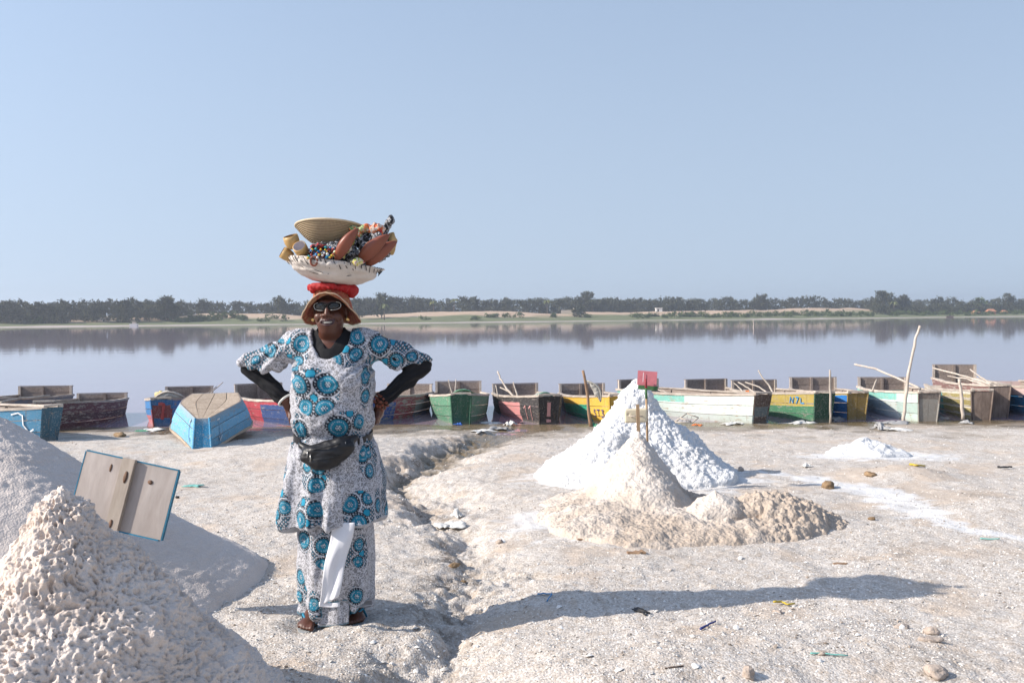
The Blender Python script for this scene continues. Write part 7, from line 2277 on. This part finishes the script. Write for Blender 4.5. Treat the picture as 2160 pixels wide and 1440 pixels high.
# ground litter: (px, py, size, material, label)
LIT = [
    (944, 1112, (0.26, 0.22, 0.10), m_bagw, 'large crumpled white plastic bag in the gully behind the woman'),
    (961, 1092, (0.10, 0.14, 0.10), m_bagw, 'white bag scrap standing up at the edge of the gully'),
    (1862, 906, (0.34, 0.34, 0.16), m_bagg, 'grey rag standing up in front of the pale mint boat'),
    (1893, 907, (0.60, 0.40, 0.06), m_bagw, 'flat white rag beside the grey one before the mint boat'),
    (1880, 893, (0.55, 0.40, 0.09), m_bagg, 'long wet rag at the foot of the tallest pole'),
    (1690, 893, (0.70, 0.30, 0.06), m_bagw, 'pale rag strip on the mud in front of the yellow over green boat'),
    (1756, 886, (0.55, 0.50, 0.14), m_bagg, 'grey heap of netting under the bright blue boat'),
    (1990, 884, (0.36, 0.30, 0.09), m_bagg, 'grey scrap below the bow of the pale mint boat'),
    (2040, 893, (0.28, 0.24, 0.07), m_bagg, 'small grey scrap on the mud at the short thick pole'),
    (2075, 880, (0.42, 0.34, 0.08), m_bagw, 'pale rag below the patched boat at the right'),
    (1015, 911, (0.42, 0.34, 0.07), m_bagw, 'white rag on the bank, left one of the pair before the green boat'),
    (1050, 905, (0.34, 0.34, 0.08), m_bagg, 'dirty rag near the end of the gully, left of the brown stones'),
    (1076, 897, (0.24, 0.26, 0.12), m_bagw, 'white bag at the bow of the pink boat'),
    (1035, 893, (0.55, 0.30, 0.05), m_bagw, 'flat pale strip at the waterline between green and pink boat'),
    (965, 896, (0.15, 0.18, 0.07), m_bluepl, 'bright blue scrap below the green boat'),
    (1073, 890, (0.13, 0.16, 0.06), m_bluepl, 'small blue scrap behind the white bag at the pink boat'),
    (1258, 899, (0.22, 0.20, 0.14), m_greenpl, 'green plastic fragment at the foot of the salt heap by the pole'),
    (322, 907, (0.55, 0.34, 0.09), m_bagw, 'tangled pale net scrap under the blue and red boat'),
    (296, 909, (0.28, 0.24, 0.03), m_greenpl, 'green scrap of net on the left shore'),
    (610, 893, (0.50, 0.40, 0.10), m_bagw, 'pale salt-crusted rag before the red boat, left of the woman'),
    (402, 1027, (0.16, 0.20, 0.02), m_tealpl, 'flat turquoise net scrap on the ground left of the woman'),
    (1352, 1296, (0.11, 0.05, 0.02), m_blackpl2, 'black plastic sheet scrap in the near ground below the long shadow'),
    (1098, 893, (0.16, 0.16, 0.03), m_blackpl2, 'dark scrap on the waterline beside the white bag'),
    (1545, 895, (0.40, 0.30, 0.07), m_bagw, 'white litter scrap under the long mint boat'),
    (1470, 897, (0.20, 0.20, 0.07), m_orangec, 'reddish scrap on the mud under the long mint boat'),
    (1700, 985, (0.10, 0.10, 0.05), m_bagw, 'small pale lump of salt behind the brown block'),
]
for k, (px, py, sz, m, lb) in enumerate(LIT):
    x, y = ground_at(px, py)
    crumple((x, y, gz1(x, y) + 0.004), sz, m, lb, 'litter', 40 + k * 3, name='litter_scrap', rotz=k * 0.7)
# twine and straps
def twine(pts, r, m, lb, cat='string'):
    P = []
    for (px, py) in pts:
        x, y = ground_at(px, py); P.append(np.array((x, y, gz1(x, y) + r * 1.2 + 0.004)))
    stick('twine', P, r, m, lb, cat, 'strings on the ground', 5)
twine([(1632, 1279), (1648, 1277), (1662, 1283), (1676, 1281)], 0.006, m_yelpl, 'tangled yellow string below the tip of the long shadow')
twine([(1920, 983), (1935, 986), (1952, 985)], 0.012, m_yelpl, 'yellow string behind the low ochre mound')
twine([(1477, 1336), (1490, 1328), (1508, 1321)], 0.006, k_darkblue, 'dark blue strap on the ground under the long shadow')
twine([(2070, 1140), (2090, 1142), (2112, 1141)], 0.005, m_tealpl, 'turquoise string at the right edge of the ground')
twine([(1710, 1387), (1735, 1386), (1750, 1389), (1790, 1392)], 0.004, m_tealpl, 'turquoise string in the near right ground')
twine([(2105, 989), (2120, 990), (2136, 989)], 0.012, m_blackpl2, 'black strap lying right of the ochre mound')
twine([(1130, 1259), (1145, 1258), (1160, 1260), (1150, 1275)], 0.004, k_blue, 'thin blue string at the start of the long shadow')
# bits of wood
def chip(px, py, L, w, ang, lb, m=m_wood_pale, name='wood_scrap'):
    x, y = ground_at(px, py)
    rg = np.random.default_rng(int(px))
    V = []; nn = 7
    for i in range(nn):
        t_ = i / (nn - 1) - .5
        ww = w * (0.6 + 0.5 * math.cos(t_ * 2.4)) * rg.uniform(.8, 1.1)
        for dy, dz in ((-ww / 2, 0), (ww / 2, 0), (ww / 2 * .8, w * .22), (-ww / 2 * .8, w * .22)):
            V.append((t_ * L, dy + rg.normal(0, w * .06), dz + rg.normal(0, w * .05)))
    F = [[i * 4 + j, i * 4 + (j + 1) % 4, i * 4 + 4 + (j + 1) % 4, i * 4 + 4 + j] for i in range(nn - 1) for j in range(4)] + [[0, 3, 2, 1], [nn * 4 - 4, nn * 4 - 3, nn * 4 - 2, nn * 4 - 1]]
    o = obj(name, V, F, m, None, (x, y, gz1(x, y) - 0.002), (0, 0, ang), smooth=False)
    tag(o, lb, 'wood scrap', 'wood scraps on the ground')
chip(1255, 1138, 0.26, 0.030, 0.15, 'brown stick in front of the beige salt heap, left one', m_polebrown)
chip(1300, 1143, 0.16, 0.035, -0.6, 'pale splinter touching the brown stick')
chip(1340, 1168, 0.12, 0.05, 0.1, 'flat brown bark piece just below the beige salt heap', m_polebrown)
chip(1773, 1192, 0.085, 0.038, 0.05, 'thin brown wood chip in the open right ground', m_polebrown)
chip(1710, 1040, 0.22, 0.022, -0.1, 'pale straight stick behind the slumped beige heap')
chip(1612, 1143, 0.07, 0.03, 0.2, 'small dark bark bit right of the beige heap tip', m_polebrown)
chip(1420, 1412, 0.085, 0.012, 0.35, 'thin dark twig in the nearest ground', m_wood_brown)
chip(1220, 1140, 0.02, 0.02, 0.1, 'tiny wood crumb at the end of the brown stick', m_polebrown)
# rocks
def rock(px, py, size, m, lb, seed, box=0.0):
    x, y = ground_at(px, py)
    U_, V_ = np.meshgrid(np.linspace(0, math.pi, 18), np.linspace(0, 2 * math.pi, 28, endpoint=False), indexing='ij')
    A = np.stack([np.sin(U_) * np.cos(V_), np.sin(U_) * np.sin(V_), np.cos(U_)], -1)
    if box: A = np.sign(A) * np.abs(A) ** (1 - box)
    A = A * (1 + 0.28 * fbm(A * 1.6 + seed, 3, seed)[..., None] + 0.06 * fbm(A * 7 + seed, 2, seed + 1)[..., None])
    A = A * np.array(size) * .5
    o = obj('rock', A.reshape(-1, 3), grid_faces(18, 28, True), m, None, (x, y, gz1(x, y) + size[2] * .25), (0, 0, seed * .5))
    tag(o, lb, 'rock', 'loose rocks on the ground')
rock(1748, 1030, (0.15, 0.10, 0.085), m_rock, 'brown brick-shaped rock right of the salt heaps', 3, 0.45)
rock(1836, 1004, (0.125, 0.09, 0.05), m_rock, 'flatter brown rock beyond the brick-shaped one', 4, 0.35)
rock(1967, 1342, (0.062, 0.05, 0.048), m_rockp, 'rounded pale rock in the near right ground', 5)
rock(1964, 1358, (0.11, 0.05, 0.024), m_rockp, 'flat pale stone just below the rounded rock', 6)
rock(1905, 1330, (0.075, 0.05, 0.025), m_rockp, 'pair-like crusted stone left of the rounded pale rock', 7)
rock(1975, 1430, (0.11, 0.085, 0.055), m_rockp, 'large half-buried pale brown stone at the bottom edge, right', 8)
rock(1578, 1432, (0.055, 0.045, 0.05), m_rockp, 'pointed grey stone at the bottom edge', 9)
rock(1563, 994, (0.065, 0.06, 0.065), m_rockp, 'grey ball of salt at the right foot of the white heap', 10)
rock(250, 921, (0.22, 0.16, 0.10), m_rock, 'brown rock on the shore before the maroon boat', 11)
rock(1050, 1147, (0.045, 0.04, 0.035), m_rockp, 'small white-topped stone right of the gully', 12)
rock(972, 1232, (0.04, 0.03, 0.022), m_rock, 'small brown stone in the gully right of the skirt', 13)
rock(955, 1197, (0.07, 0.05, 0.03), m_rock, 'brown shell-like stone on the gully edge behind the skirt', 14)
rock(369, 1052, (0.035, 0.03, 0.03), m_blackpl2, 'small black lump on the ground right of the wooden panel', 15)
rock(1640, 1296, (0.06, 0.04, 0.02), m_rockp, 'flat crusted clod beside the yellow string', 16)
rock(1700, 1085, (0.06, 0.05, 0.03), m_rock, 'brown clod behind the tip of the beige heap', 17)
rock(1840, 1098, (0.05, 0.04, 0.03), m_rock, 'dark clod at the edge of the white salt trail', 18)
rock(1735, 1385, (0.05, 0.035, 0.02), m_rockp, 'tiny flat stone by the near turquoise string', 19)
# broken wicker frame by the mint boat
x, y = ground_at(1447, 893)
WK = empty('broken_frame', (x, y, gz1(x, y))); tag(WK, 'broken wooden net frame lying before the long mint boat', 'net frame')
for (a, b_) in (((-.22, 0, .02), (.02, .05, .17)), ((.02, .05, .17), (.22, 0, .10)), ((-.22, 0, .02), (.10, -.05, .02)), ((.10, -.05, .02), (.22, 0, .10)), ((-.1, .02, .09), (.08, -.03, .04))):
    mb = MB(); mb.tube([a, b_], 0.011, 6); mb.build('bar', m_pole, WK, smooth=True)
for k in range(4):
    f = k / 4
    mb = MB(); mb.tube([(-.15 + .3 * f, .02, .02), (-.12 + .3 * f, .03, .13)], 0.005, 5); mb.build('mesh_cord', m_bagg, WK, smooth=True)
